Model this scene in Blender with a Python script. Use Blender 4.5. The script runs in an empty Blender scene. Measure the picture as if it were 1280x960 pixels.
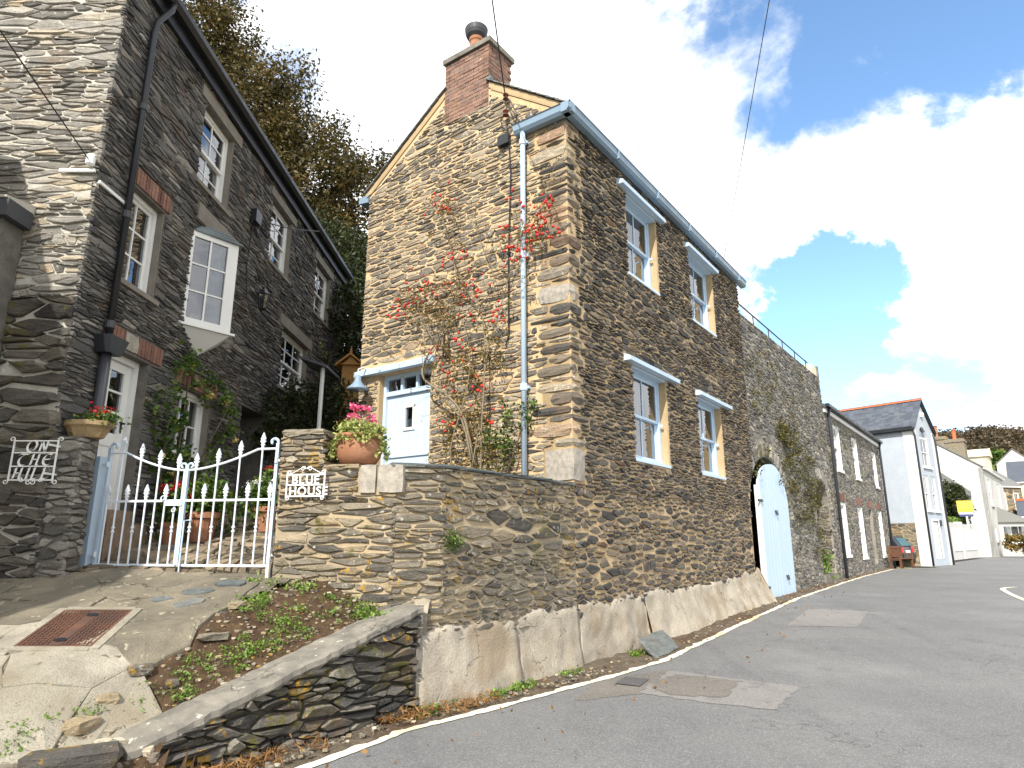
import bpy, math, random
import numpy as np
from mathutils import Vector, Matrix

random.seed(11)
RNG = np.random.default_rng(11)
sc = bpy.context.scene
COL = sc.collection
rad = math.radians
U = random.uniform

# ------------------------------------------------------------------ camera
CAMZ, FPX, PITCH = 1.6, 818.0, math.atan(198 / 818.0)
cam_d = bpy.data.cameras.new("camera")
cam = bpy.data.objects.new("camera", cam_d)
COL.objects.link(cam)
cam.location = (0, 0, CAMZ)
cam.rotation_euler = (math.pi / 2 + PITCH, 0, 0)
cam_d.sensor_width = 36.0
cam_d.lens = FPX / 1280.0 * 36.0
cam_d.clip_start, cam_d.clip_end = 0.05, 6000
sc.camera = cam

# ------------------------------------------------------------------ light
SUN_EL = rad(40)
SUN_H = Vector((-0.335, -0.942, 0)).normalized()
SUN_DIR = Vector((SUN_H.x * math.cos(SUN_EL), SUN_H.y * math.cos(SUN_EL), math.sin(SUN_EL)))
sun_d = bpy.data.lights.new("sun", 'SUN')
sun_d.energy, sun_d.angle, sun_d.color = 4.0, rad(0.7), (1.0, 0.95, 0.87)
sun = bpy.data.objects.new("sun", sun_d)
COL.objects.link(sun)
sun.rotation_euler = SUN_DIR.to_track_quat('Z', 'Y').to_euler()
sun.location = (0, -10, 40)

sc.view_settings.view_transform = 'Standard'
sc.view_settings.look = 'None'
sc.view_settings.gamma = 1
sc.view_settings.exposure = 0.66
sc.cycles.max_bounces = 5
sc.cycles.diffuse_bounces = 3
sc.cycles.glossy_bounces = 3
sc.cycles.transparent_max_bounces = 12


# ------------------------------------------------------------------ node helpers
def N(nt, typ, ins=None, **props):
    n = nt.nodes.new(typ)
    for k, v in props.items():
        setattr(n, k, v)
    for k, v in (ins or {}).items():
        s = n.inputs[k]
        if isinstance(v, bpy.types.NodeSocket):
            nt.links.new(v, s)
        elif isinstance(v, bpy.types.Node):
            nt.links.new(v.outputs[0], s)
        else:
            s.default_value = v
    return n


def ramp(nt, fac, stops, interp='LINEAR'):
    n = N(nt, 'ShaderNodeValToRGB', {0: fac})
    n.color_ramp.interpolation = interp
    el = n.color_ramp.elements
    while len(el) < len(stops):
        el.new(0.5)
    for e, (p, c) in zip(el, stops):
        e.position = p
        e.color = (c[0], c[1], c[2], 1) if not isinstance(c, (int, float)) else (c, c, c, 1)
    return n


def mixc(nt, fac, a, b, mode='MIX'):
    n = nt.nodes.new('ShaderNodeMix')
    n.data_type = 'RGBA'
    n.blend_type = mode
    for i, v in ((0, fac), (6, a), (7, b)):
        s = n.inputs[i]
        if isinstance(v, bpy.types.NodeSocket):
            nt.links.new(v, s)
        elif i == 0:
            s.default_value = v
        else:
            s.default_value = (v[0], v[1], v[2], 1)
    return n.outputs[2]


def math_(nt, op, a, b=0.0, c=0.0, clamp=False):
    n = nt.nodes.new('ShaderNodeMath')
    n.operation = op
    n.use_clamp = clamp
    for i, v in enumerate((a, b, c)):
        if isinstance(v, bpy.types.NodeSocket):
            nt.links.new(v, n.inputs[i])
        else:
            n.inputs[i].default_value = v
    return n.outputs[0]


def smooth(nt, v, lo, hi, a=0.0, b=1.0):
    n = nt.nodes.new('ShaderNodeMapRange')
    n.interpolation_type = 'SMOOTHSTEP'
    nt.links.new(v, n.inputs[0])
    for i, x in enumerate((lo, hi, a, b)):
        n.inputs[i + 1].default_value = x
    return n.outputs[0]


def s2l(*c):
    return tuple(((x / 255) / 12.92 if x / 255 <= 0.04045 else ((x / 255 + 0.055) / 1.055) ** 2.4) for x in c)


# ------------------------------------------------------------------ sky
world = bpy.data.worlds.new("World")
sc.world = world
world.use_nodes = True
wt = world.node_tree
wt.nodes.clear()
sky = N(wt, 'ShaderNodeTexSky', sky_type='NISHITA', sun_disc=False)
sky.sun_elevation = SUN_EL
sky.sun_rotation = math.atan2(SUN_H.x, SUN_H.y)
sky.air_density, sky.dust_density, sky.ozone_density = 1.0, 0.6, 1.5
tc = N(wt, 'ShaderNodeTexCoord')
dirv = tc.outputs['Generated']
sep = N(wt, 'ShaderNodeSeparateXYZ', {0: dirv})
den = math_(wt, 'ADD', math_(wt, 'MAXIMUM', sep.outputs[2], 0.0), 0.32)
pv = N(wt, 'ShaderNodeVectorMath', {0: dirv, 1: N(wt, 'ShaderNodeCombineXYZ', {0: den, 1: den, 2: den}).outputs[0]}, operation='DIVIDE')
n1 = N(wt, 'ShaderNodeTexNoise', {'Vector': pv.outputs[0], 'Scale': 2.9, 'Detail': 12.0, 'Roughness': 0.60, 'Distortion': 0.25})
n2 = N(wt, 'ShaderNodeTexNoise', {'Vector': pv.outputs[0], 'Scale': 6.0, 'Detail': 7.0, 'Roughness': 0.6})
dens = math_(wt, 'ADD', math_(wt, 'MULTIPLY', n1.outputs[0], 1.7), -0.03)
# broad clear and cloudy areas of the sky: direction, cosines of inner and outer radius, amount
wn = N(wt, 'ShaderNodeTexNoise', {'Vector': dirv, 'Scale': 5.5, 'Detail': 8.0, 'Roughness': 0.62})
wn2 = N(wt, 'ShaderNodeVectorMath', {0: wn.outputs['Color'], 1: (0.5, 0.5, 0.5)}, operation='SUBTRACT')
wn3 = N(wt, 'ShaderNodeVectorMath', {0: wn2.outputs[0], 'Scale': 0.34}, operation='SCALE')
wdir = N(wt, 'ShaderNodeVectorMath', {0: N(wt, 'ShaderNodeVectorMath', {0: dirv, 1: wn3.outputs[0]}, operation='ADD').outputs[0]}, operation='NORMALIZE').outputs[0]
for (x, y, z, ci, co, am) in [
    (0.55, 0.60, 0.59, 0.992, 0.962, -0.56),      # clear blue, upper right
    (0.41, 0.66, 0.64, 0.994, 0.972, -0.46),
    (0.29, 0.71, 0.64, 0.997, 0.985, -0.16),
    (0.43, 0.84, 0.33, 0.9990, 0.9935, -0.56),    # gap between the two clouds
    (0.42, 0.87, 0.255, 0.9988, 0.9925, -0.54),
    (0.50, 0.84, 0.205, 0.9985, 0.9920, -0.34),
    (0.44, 0.80, 0.40, 0.9992, 0.9955, -0.40),
    (-0.40, 0.70, 0.57, 0.9985, 0.985, -0.22),
    (0.36, 0.77, 0.53, 0.997, 0.982, 0.40),
    (0.49, 0.73, 0.475, 0.9985, 0.988, 0.34),
    (0.57, 0.75, 0.345, 0.997, 0.984, 0.34),
]:
    v = Vector((x, y, z)).normalized()
    dp = N(wt, 'ShaderNodeVectorMath', {0: wdir, 1: tuple(v)}, operation='DOT_PRODUCT')
    dens = math_(wt, 'ADD', dens, smooth(wt, dp.outputs['Value'], co, ci, 0.0, am))
mask = smooth(wt, dens, 0.38, 0.74)
shade = smooth(wt, math_(wt, 'ADD', math_(wt, 'MULTIPLY', dens, 0.5), math_(wt, 'MULTIPLY', n2.outputs[0], 0.9)), 0.55, 0.98)
ccol = ramp(wt, shade, [(0.0, (6.2, 6.7, 7.6)), (1.0, (11.5, 11.6, 11.8))])
skyc = N(wt, 'ShaderNodeMix', {6: sky.outputs[0], 7: (1.72, 1.98, 2.08, 1)}, data_type='RGBA', blend_type='MULTIPLY')
skyc.inputs[0].default_value = 1.0
skym = N(wt, 'ShaderNodeMix', {0: mask, 6: skyc.outputs[2], 7: ccol.outputs[0]}, data_type='RGBA')
bg = N(wt, 'ShaderNodeBackground', {0: skym.outputs[2], 1: 0.10})
wo = N(wt, 'ShaderNodeOutputWorld', {0: bg.outputs[0]})


# ------------------------------------------------------------------ materials
def base_mat(name):
    m = bpy.data.materials.new(name)
    m.use_nodes = True
    nt = m.node_tree
    nt.nodes.clear()
    b = N(nt, 'ShaderNodeBsdfPrincipled')
    o = N(nt, 'ShaderNodeOutputMaterial', {0: b.outputs[0]})
    return m, nt, b


def setin(nt, b, name, v):
    if isinstance(v, bpy.types.NodeSocket):
        nt.links.new(v, b.inputs[name])
    elif isinstance(v, (tuple, list)) and len(v) == 3:
        b.inputs[name].default_value = (*v, 1)
    else:
        b.inputs[name].default_value = v


def pos_map(nt, scale):
    g = N(nt, 'ShaderNodeNewGeometry')
    mp = N(nt, 'ShaderNodeMapping', {0: g.outputs['Position'], 'Scale': scale})
    return mp.outputs[0]


def noise(nt, scale, detail=4.0, rough=0.55, dist=0.0):
    if isinstance(scale, (int, float)):
        scale = (scale,) * 3
    return N(nt, 'ShaderNodeTexNoise', {'Vector': pos_map(nt, scale), 'Scale': 1.0, 'Detail': detail, 'Roughness': rough, 'Distortion': dist}).outputs[0]


def bump(nt, b, h, strength, dist):
    bn = N(nt, 'ShaderNodeBump', {'Height': h, 'Strength': strength, 'Distance': dist})
    nt.links.new(bn.outputs[0], b.inputs['Normal'])


def attr(nt, name='tone'):
    return N(nt, 'ShaderNodeAttribute', attribute_name=name).outputs['Fac']


def mat_stone(name, stops, lichen=None, yellow=0.0, moss=0.0, bstr=0.8, lam=24, rough=0.9, contrast=1.0):
    m, nt, b = base_mat(name)
    c = ramp(nt, attr(nt), [(p, s2l(*k)) for p, k in stops]).outputs[0]
    n1 = noise(nt, (5, 5, lam), 6, 0.65)
    n2 = noise(nt, 2.2, 4)
    n3 = noise(nt, 45, 3, 0.7)
    k = math_(nt, 'ADD', math_(nt, 'ADD', math_(nt, 'MULTIPLY', n1, 1.5 * contrast), math_(nt, 'MULTIPLY', n3, 1.1 * contrast)), 1.0 - 1.3 * contrast)
    k = math_(nt, 'MAXIMUM', k, 0.25)
    kk = N(nt, 'ShaderNodeCombineXYZ', {0: k, 1: k, 2: k}).outputs[0]
    c = mixc(nt, 1.0, c, kk, 'MULTIPLY')
    c = mixc(nt, smooth(nt, n2, 0.52, 0.74, 0, 0.22), c, s2l(150, 116, 84))
    fl = noise(nt, 70, 4, 0.75)
    c = mixc(nt, smooth(nt, fl, 0.62, 0.72, 0, 0.6), c, s2l(196, 190, 178))
    if lichen:
        ln = noise(nt, 11, 6, 0.7)
        c = mixc(nt, smooth(nt, ln, lichen[0], lichen[0] + 0.10, 0, 0.75), c, s2l(*lichen[1]))
    if yellow:
        yn = math_(nt, 'MULTIPLY', noise(nt, 2.6, 3), noise(nt, 16, 5, 0.7))
        c = mixc(nt, smooth(nt, yn, 0.36 - yellow, 0.42 - yellow, 0, 0.85), c, s2l(166, 128, 36))
    if moss:
        mn = math_(nt, 'MULTIPLY', noise(nt, 1.1, 3), noise(nt, 9, 5, 0.7))
        c = mixc(nt, smooth(nt, mn, 0.34 - moss, 0.42 - moss, 0, 0.85), c, s2l(88, 86, 38))
    setin(nt, b, 'Base Color', c)
    setin(nt, b, 'Roughness', rough)
    b.inputs['Specular IOR Level'].default_value = 0.25
    h = math_(nt, 'ADD', math_(nt, 'MULTIPLY', n1, 1.0), math_(nt, 'MULTIPLY', n3, 0.35))
    bump(nt, b, h, bstr, 0.035)
    return m


def mat_rough(name, c1, c2, scale=6, fine=60, bstr=0.5, bdist=0.012, rough=0.92, spots=None, c3=None, big=0.8, cracks=None):
    m, nt, b = base_mat(name)
    a = noise(nt, scale, 5, 0.6)
    f = noise(nt, fine, 4, 0.7)
    g = noise(nt, big, 4, 0.6)
    c = mixc(nt, smooth(nt, a, 0.3, 0.7), s2l(*c1), s2l(*c2))
    c = mixc(nt, smooth(nt, f, 0.25, 0.75, 0, 0.35), c, s2l(*[x * 0.55 for x in c1]))
    if c3:
        c = mixc(nt, smooth(nt, g, 0.47, 0.66, 0, 0.8), c, s2l(*c3))
    if spots:
        sp = noise(nt, spots[0], 3, 0.6)
        c = mixc(nt, smooth(nt, sp, spots[1], spots[1] + 0.05, 0, spots[3]), c, s2l(*spots[2]))
    h = math_(nt, 'ADD', a, math_(nt, 'MULTIPLY', f, 0.5))
    if cracks:
        wv = N(nt, 'ShaderNodeTexNoise', {'Vector': pos_map(nt, (cracks * 2.5,) * 3), 'Scale': 1.0, 'Detail': 5.0})
        vd = N(nt, 'ShaderNodeTexVoronoi', {'Vector': N(nt, 'ShaderNodeVectorMath', {0: pos_map(nt, (cracks,) * 3), 1: wv.outputs['Color']}, operation='ADD').outputs[0], 'Scale': 1.0}, feature='DISTANCE_TO_EDGE')
        crk = math_(nt, 'MULTIPLY', smooth(nt, vd.outputs['Distance'], 0.002, 0.013, 1.0, 0.0), smooth(nt, noise(nt, 1.7, 3), 0.49, 0.6))
        c = mixc(nt, math_(nt, 'MULTIPLY', crk, 0.5), c, s2l(*[x * 0.5 for x in c1]))
        h = math_(nt, 'SUBTRACT', h, math_(nt, 'MULTIPLY', crk, 0.8))
    setin(nt, b, 'Base Color', c)
    setin(nt, b, 'Roughness', rough)
    b.inputs['Specular IOR Level'].default_value = 0.25
    bump(nt, b, h, bstr, bdist)
    return m


def mat_paint(name, c, rough=0.45, wear=0.12, bstr=0.08, dirt=(120, 115, 100)):
    m, nt, b = base_mat(name)
    a = noise(nt, (3, 3, 1.2), 5, 0.65)
    f = noise(nt, 35, 4, 0.7)
    k = mixc(nt, smooth(nt, a, 0.42, 0.75, 0, wear), s2l(*c), s2l(*[x * 0.82 for x in c]))
    k = mixc(nt, smooth(nt, f, 0.62, 0.78, 0, wear * 1.4), k, s2l(*dirt))
    setin(nt, b, 'Base Color', k)
    setin(nt, b, 'Roughness', smooth(nt, a, 0.3, 0.7, rough - 0.08, rough + 0.12))
    bump(nt, b, math_(nt, 'ADD', a, math_(nt, 'MULTIPLY', f, 0.4)), bstr, 0.004)
    return m


def mat_leaf(name, stops, rough=0.5, trans=0.25):
    m, nt, b = base_mat(name)
    c = ramp(nt, attr(nt), [(p, s2l(*k)) for p, k in stops]).outputs[0]
    setin(nt, b, 'Base Color', c)
    setin(nt, b, 'Roughness', rough)
    b.inputs['Specular IOR Level'].default_value = 0.3
    tr = N(nt, 'ShaderNodeBsdfTranslucent', {0: c})
    mx = N(nt, 'ShaderNodeMixShader', {0: trans, 1: b.outputs[0], 2: tr.outputs[0]})
    nt.links.new(mx.outputs[0], nt.nodes['Material Output'].inputs[0])
    return m


def mat_glass(name, tint=(0.6, 0.66, 0.7), ior=2.1):
    m = bpy.data.materials.new(name)
    m.use_nodes = True
    nt = m.node_tree
    nt.nodes.clear()
    wav = noise(nt, 3.0, 2)
    bn = N(nt, 'ShaderNodeBump', {'Height': wav, 'Strength': 0.12, 'Distance': 0.02})
    fr = N(nt, 'ShaderNodeFresnel', {0: ior, 'Normal': bn.outputs[0]})
    tr = N(nt, 'ShaderNodeBsdfTransparent', {0: (*tint, 1)})
    gl = N(nt, 'ShaderNodeBsdfGlossy', {0: (0.95, 0.97, 1, 1), 'Roughness': 0.015, 'Normal': bn.outputs[0]})
    mx = N(nt, 'ShaderNodeMixShader', {0: math_(nt, 'MINIMUM', math_(nt, 'MULTIPLY', fr.outputs[0], 1.25), 0.9), 1: tr.outputs[0], 2: gl.outputs[0]})
    N(nt, 'ShaderNodeOutputMaterial', {0: mx.outputs[0]})
    return m


def mat_slate_roof(name, c1, c2, row=0.22, w=0.3):
    m, nt, b = base_mat(name)
    a = noise(nt, 2.5, 4)
    f = noise(nt, 30, 4, 0.7)
    c = ramp(nt, attr(nt), [(0, s2l(*c1)), (1, s2l(*c2))]).outputs[0]
    c = mixc(nt, smooth(nt, a, 0.5, 0.75, 0, 0.4), c, s2l(105, 104, 92))
    setin(nt, b, 'Base Color', c)
    setin(nt, b, 'Roughness', 0.6)
    bump(nt, b, f, 0.3, 0.006)
    return m


M = {}
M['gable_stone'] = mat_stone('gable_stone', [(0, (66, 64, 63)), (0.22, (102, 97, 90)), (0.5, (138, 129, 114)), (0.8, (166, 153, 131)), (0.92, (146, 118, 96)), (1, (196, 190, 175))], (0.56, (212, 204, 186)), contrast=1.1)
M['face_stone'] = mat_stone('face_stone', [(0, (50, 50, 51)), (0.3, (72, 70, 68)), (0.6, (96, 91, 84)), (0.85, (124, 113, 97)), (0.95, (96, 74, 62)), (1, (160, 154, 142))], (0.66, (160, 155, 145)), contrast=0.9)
M['garden_stone'] = mat_stone('garden_stone', [(0, (72, 70, 66)), (0.3, (108, 102, 92)), (0.6, (138, 128, 110)), (0.85, (156, 138, 108)), (1, (186, 178, 160))], (0.58, (196, 190, 172)), yellow=0.035, moss=0.02)
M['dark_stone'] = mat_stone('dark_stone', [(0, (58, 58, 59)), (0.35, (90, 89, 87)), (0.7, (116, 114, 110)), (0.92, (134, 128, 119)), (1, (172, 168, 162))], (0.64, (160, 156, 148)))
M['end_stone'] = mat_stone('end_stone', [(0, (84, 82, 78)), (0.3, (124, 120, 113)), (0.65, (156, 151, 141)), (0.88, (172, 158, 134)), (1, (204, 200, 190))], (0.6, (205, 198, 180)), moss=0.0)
M['rock'] = mat_stone('rock', [(0, (58, 55, 52)), (0.5, (84, 80, 74)), (1, (112, 105, 94))], (0.62, (140, 135, 125)), moss=0.03)
M['dwarf_stone'] = mat_stone('dwarf_stone', [(0, (54, 52, 50)), (0.5, (86, 83, 78)), (1, (130, 124, 112))], (0.60, (158, 152, 140)), yellow=0.05, moss=0.05)
M['tall_stone'] = mat_stone('tall_stone', [(0, (78, 77, 76)), (0.4, (112, 110, 106)), (0.75, (140, 135, 126)), (1, (170, 163, 150))], (0.62, (168, 163, 152)), yellow=0.01, moss=0.05)
M['cobble'] = mat_stone('cobble', [(0, (88, 80, 68)), (0.5, (122, 110, 92)), (1, (150, 136, 114))], None, moss=0.02, lam=8)
M['granite'] = mat_rough('granite', (150, 144, 134), (182, 174, 160), 14, 90, 0.5, 0.008, spots=(110, 0.62, (88, 84, 80), 0.8))
M['buff_mortar'] = mat_rough('buff_mortar', (198, 170, 128), (220, 194, 152), 5, 70, 0.7, 0.02, c3=(196, 178, 146))
M['face_mortar'] = mat_rough('face_mortar', (190, 166, 128), (212, 186, 146), 5, 70, 0.8, 0.022, c3=(166, 148, 120))
M['reveal_render'] = mat_rough('reveal_render', (184, 160, 122), (198, 174, 136), 4, 70, 0.4, 0.01)
M['garden_mortar'] = mat_rough('garden_mortar', (170, 152, 122), (192, 174, 142), 5, 60, 0.8, 0.022, c3=(146, 136, 118))
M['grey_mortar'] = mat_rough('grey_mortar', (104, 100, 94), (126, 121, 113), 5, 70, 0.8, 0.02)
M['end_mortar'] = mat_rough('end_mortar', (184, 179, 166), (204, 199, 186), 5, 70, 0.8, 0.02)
M['tall_mortar'] = mat_rough('tall_mortar', (150, 145, 136), (172, 166, 154), 5, 60, 0.8, 0.02, c3=(128, 122, 108))
M['dark_mortar'] = mat_rough('dark_mortar', (78, 74, 66), (100, 94, 82), 6, 60, 0.9, 0.025)
M['plinth_render'] = mat_rough('plinth_render', (160, 151, 136), (188, 178, 160), 2.2, 40, 0.8, 0.03, c3=(146, 130, 108), spots=(24, 0.66, (112, 98, 78), 0.7), big=1.3, cracks=1.6)
M['grey_render'] = mat_rough('grey_render', (128, 122, 112), (142, 136, 126), 4, 60, 0.3, 0.006)
M['oriel_render'] = mat_rough('oriel_render', (182, 180, 176), (192, 190, 186), 3, 60, 0.3, 0.006)
M['concrete'] = mat_rough('concrete', (116, 112, 104), (146, 140, 128), 5, 80, 0.7, 0.012, c3=(98, 95, 88), spots=(13, 0.64, (190, 186, 174), 0.8), cracks=1.1)
M['pale_concrete'] = mat_rough('pale_concrete', (150, 143, 128), (184, 177, 160), 3.2, 70, 1.0, 0.03, c3=(128, 118, 98), spots=(13, 0.64, (104, 96, 80), 0.7), big=1.6)
M['path_stone'] = mat_rough('path_stone', (118, 111, 96), (142, 133, 115), 3.0, 60, 1.0, 0.03, c3=(100, 95, 84), spots=(9, 0.62, (178, 168, 146), 0.7), big=1.4, cracks=1.5)
M['soil'] = mat_rough('soil', (68, 52, 38), (98, 78, 56), 12, 80, 1.0, 0.03, spots=(40, 0.64, (150, 136, 112), 0.8))
M['verge'] = mat_rough('verge', (84, 74, 62), (112, 100, 84), 7, 90, 1.0, 0.02, spots=(60, 0.62, (158, 148, 130), 0.9), c3=(78, 56, 38))
M['ground'] = mat_rough('ground', (92, 92, 66), (108, 104, 76), 0.4, 6, 0.5, 0.1)
M['grass_bank'] = mat_rough('grass_bank', (48, 56, 30), (72, 74, 40), 1.4, 14, 0.9, 0.1)
M['brick'] = mat_stone('brick', [(0, (96, 80, 72)), (0.5, (122, 98, 87)), (0.85, (142, 110, 95)), (1, (120, 108, 100))], (0.60, (186, 172, 156)), lam=8, bstr=0.4)
M['red_brick'] = mat_stone('red_brick', [(0, (92, 68, 60)), (0.5, (120, 88, 76)), (1, (146, 112, 96))], (0.7, (190, 170, 150)), lam=8, bstr=0.4)
M['brick_mortar'] = mat_rough('brick_mortar', (140, 120, 100), (166, 146, 124), 8, 80, 0.5, 0.008)
M['blue'] = mat_paint('blue_paint', (190, 212, 232), 0.42)
M['blue_metal'] = mat_paint('blue_metal', (128, 150, 168), 0.35, 0.2)
M['gate_blue'] = mat_paint('gate_blue', (192, 212, 230), 0.38, 0.18)
M['white'] = mat_paint('white_paint', (228, 228, 224), 0.45)
M['gate_white'] = mat_paint('gate_white', (216, 224, 232), 0.42, 0.2)
M['whitewash'] = mat_rough('whitewash', (208, 207, 202), (220, 218, 212), 1.5, 40, 0.35, 0.008)
M['cream'] = mat_rough('cream_render', (226, 216, 186), (236, 226, 198), 1.5, 40, 0.35, 0.008)
M['paleblue_render'] = mat_rough('paleblue_render', (182, 190, 199), (190, 198, 206), 2, 40, 0.25, 0.005)
M['black'] = mat_paint('black_plastic', (34, 36, 40), 0.4, 0.3)
M['dark_grey'] = mat_paint('dark_grey', (60, 62, 66), 0.5, 0.3)
M['lead'] = mat_rough('lead', (98, 108, 110), (120, 130, 130), 4, 40, 0.3, 0.006, rough=0.55)
M['iron'] = mat_rough('rusty_iron', (92, 66, 54), (116, 82, 64), 6, 70, 0.6, 0.006, rough=0.7, c3=(76, 60, 54))
M['terracotta'] = mat_rough('terracotta', (158, 110, 82), (178, 130, 102), 3, 60, 0.3, 0.006, spots=(14, 0.66, (206, 186, 160), 0.6))
M['trough'] = mat_rough('trough_stone', (146, 124, 92), (170, 148, 112), 5, 60, 0.5, 0.008)
M['wood'] = mat_rough('oak_wood', (168, 122, 66), (190, 144, 84), 8, 60, 0.4, 0.006, rough=0.6)
M['bench_wood'] = mat_rough('bench_wood', (104, 70, 48), (126, 88, 62), 8, 60, 0.4, 0.006, rough=0.65)
M['bark'] = mat_rough('bark', (84, 72, 58), (112, 98, 80), 10, 60, 0.9, 0.02)
M['stem'] = mat_rough('rose_stem', (122, 110, 92), (148, 136, 114), 14, 80, 0.6, 0.006)
M['wire'] = mat_paint('wire', (40, 40, 42), 0.6, 0.1)
M['ceramic'] = mat_paint('ceramic', (92, 46, 34), 0.2, 0.1)
M['glass'] = mat_glass('window_glass')
M['curtain'] = mat_paint('curtain_cloth', (206, 206, 204), 0.9, 0.2)
M['blind'] = mat_paint('window_blind', (214, 214, 210), 0.8, 0.1)
M['interior'] = mat_paint('interior', (70, 66, 62), 0.9, 0.2)
M['slate'] = mat_slate_roof('roof_slate', (60, 66, 76), (84, 90, 100))
M['old_slate'] = mat_slate_roof('old_slate', (96, 98, 96), (124, 124, 118))
M['slate_slab'] = mat_stone('slate_slab', [(0, (86, 92, 92)), (1, (116, 118, 114))], (0.64, (150, 150, 140)))
M['tile_ridge'] = mat_paint('ridge_tile', (196, 106, 66), 0.8, 0.3)
M['white_line'] = mat_rough('road_line', (224, 216, 196), (236, 230, 212), 6, 60, 0.5, 0.006, c3=(206, 184, 130), spots=(22, 0.66, (140, 130, 112), 0.8))
M['yellow'] = mat_paint('yellow_board', (236, 200, 78), 0.4, 0.05)
M['orange'] = mat_paint('orange_print', (214, 140, 40), 0.5, 0.05)
M['navy'] = mat_paint('navy_print', (60, 70, 110), 0.5, 0.05)
M['car_paint'] = mat_paint('car_paint', (48, 54, 66), 0.2, 0.05)
M['car_glass'] = mat_paint('car_glass', (70, 110, 122), 0.08, 0.0)  # teal reflection of the rear window put into its colour
M['red_cloth'] = mat_paint('red_cloth', (214, 60, 70), 0.8, 0.1)
M['teal_cloth'] = mat_paint('teal_cloth', (96, 140, 150), 0.8, 0.1)
M['tree_leaf'] = mat_leaf('tree_leaf', [(0, (44, 46, 26)), (0.4, (74, 70, 36)), (0.75, (106, 90, 48)), (1, (140, 114, 64))])
M['dark_leaf'] = mat_leaf('dark_leaf', [(0, (30, 38, 20)), (0.5, (48, 58, 28)), (1, (74, 80, 38))])
M['green_leaf'] = mat_leaf('green_leaf', [(0, (44, 66, 26)), (0.5, (72, 100, 38)), (1, (120, 140, 58))])
M['weed_leaf'] = mat_leaf('weed_leaf', [(0, (66, 88, 36)), (0.5, (104, 136, 54)), (1, (146, 168, 80))])
M['rose_leaf'] = mat_leaf('rose_leaf', [(0, (78, 78, 34)), (0.5, (112, 104, 48)), (0.8, (150, 126, 62)), (1, (156, 92, 54))])
M['variegated'] = mat_leaf('variegated_leaf', [(0, (86, 110, 44)), (0.5, (150, 160, 84)), (1, (206, 204, 140))])
M['straw'] = mat_leaf('straw', [(0, (110, 76, 44)), (1, (160, 122, 74))])
M['hip'] = mat_paint('rose_hip', (206, 48, 34), 0.3, 0.05)
M['pink'] = mat_leaf('pink_petal', [(0, (214, 60, 116)), (0.5, (238, 106, 150)), (1, (250, 160, 186))])
M['white_petal'] = mat_leaf('white_petal', [(0, (206, 204, 200)), (1, (240, 238, 232))])
M['red_petal'] = mat_leaf('red_petal', [(0, (150, 24, 30)), (1, (200, 50, 50))])
M['yellow_petal'] = mat_leaf('yellow_petal', [(0, (210, 190, 90)), (1, (240, 226, 160))])
M['hill_leaf'] = mat_leaf('hill_leaf', [(0, (56, 52, 38)), (0.45, (82, 70, 50)), (0.8, (102, 82, 58)), (1, (88, 98, 50))], trans=0.1)


def mat_asphalt(name, base, alt, bright):
    m, nt, b = base_mat(name)
    f = N(nt, 'ShaderNodeTexVoronoi', {'Vector': pos_map(nt, (110, 110, 110)), 'Scale': 1.0})
    fine = noise(nt, 90, 3, 0.8)
    mid = noise(nt, 0.55, 5, 0.6)
    tr = noise(nt, (2.2, 0.5, 1), 4, 0.6)
    c = mixc(nt, smooth(nt, mid, 0.3, 0.7), s2l(*base), s2l(*alt))
    c = mixc(nt, smooth(nt, tr, 0.5, 0.75, 0, 0.35), c, s2l(*[x * 0.86 for x in base]))
    stn = math_(nt, 'MULTIPLY', noise(nt, 0.9, 6, 0.7), noise(nt, 3.7, 5, 0.65))
    c = mixc(nt, smooth(nt, stn, 0.29, 0.40, 0, 0.45), c, s2l(*[x * 0.72 for x in base]))
    c = mixc(nt, smooth(nt, noise(nt, 0.35, 4, 0.6), 0.52, 0.7, 0, 0.4), c, s2l(*[x * 1.18 for x in alt]))
    vd = N(nt, 'ShaderNodeTexVoronoi', {'Vector': N(nt, 'ShaderNodeVectorMath', {0: pos_map(nt, (0.55, 0.55, 0.55)), 1: N(nt, 'ShaderNodeTexNoise', {'Vector': pos_map(nt, (1.6, 1.6, 1.6)), 'Scale': 1.0, 'Detail': 4.0}).outputs['Color']}, operation='ADD').outputs[0], 'Scale': 1.0}, feature='DISTANCE_TO_EDGE')
    crk = math_(nt, 'MULTIPLY', smooth(nt, vd.outputs['Distance'], 0.002, 0.010, 1.0, 0.0), smooth(nt, noise(nt, 0.5, 3), 0.47, 0.6))
    c = mixc(nt, math_(nt, 'MULTIPLY', crk, 0.35), c, s2l(*[x * 0.5 for x in base]))
    cc = N(nt, 'ShaderNodeSeparateColor', {0: f.outputs['Color']}).outputs[0]
    c = mixc(nt, smooth(nt, cc, 0.55, 1.0, 0, 0.45), c, s2l(*bright))
    c = mixc(nt, smooth(nt, fine, 0.5, 0.8, 0, 0.45), c, s2l(*[x * 0.6 for x in base]))
    setin(nt, b, 'Base Color', c)
    setin(nt, b, 'Roughness', 0.86)
    b.inputs['Specular IOR Level'].default_value = 0.3
    bump(nt, b, math_(nt, 'SUBTRACT', math_(nt, 'ADD', math_(nt, 'MULTIPLY', f.outputs[0], 0.6), fine), math_(nt, 'MULTIPLY', crk, 1.5)), 0.6, 0.007)
    return m


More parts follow.
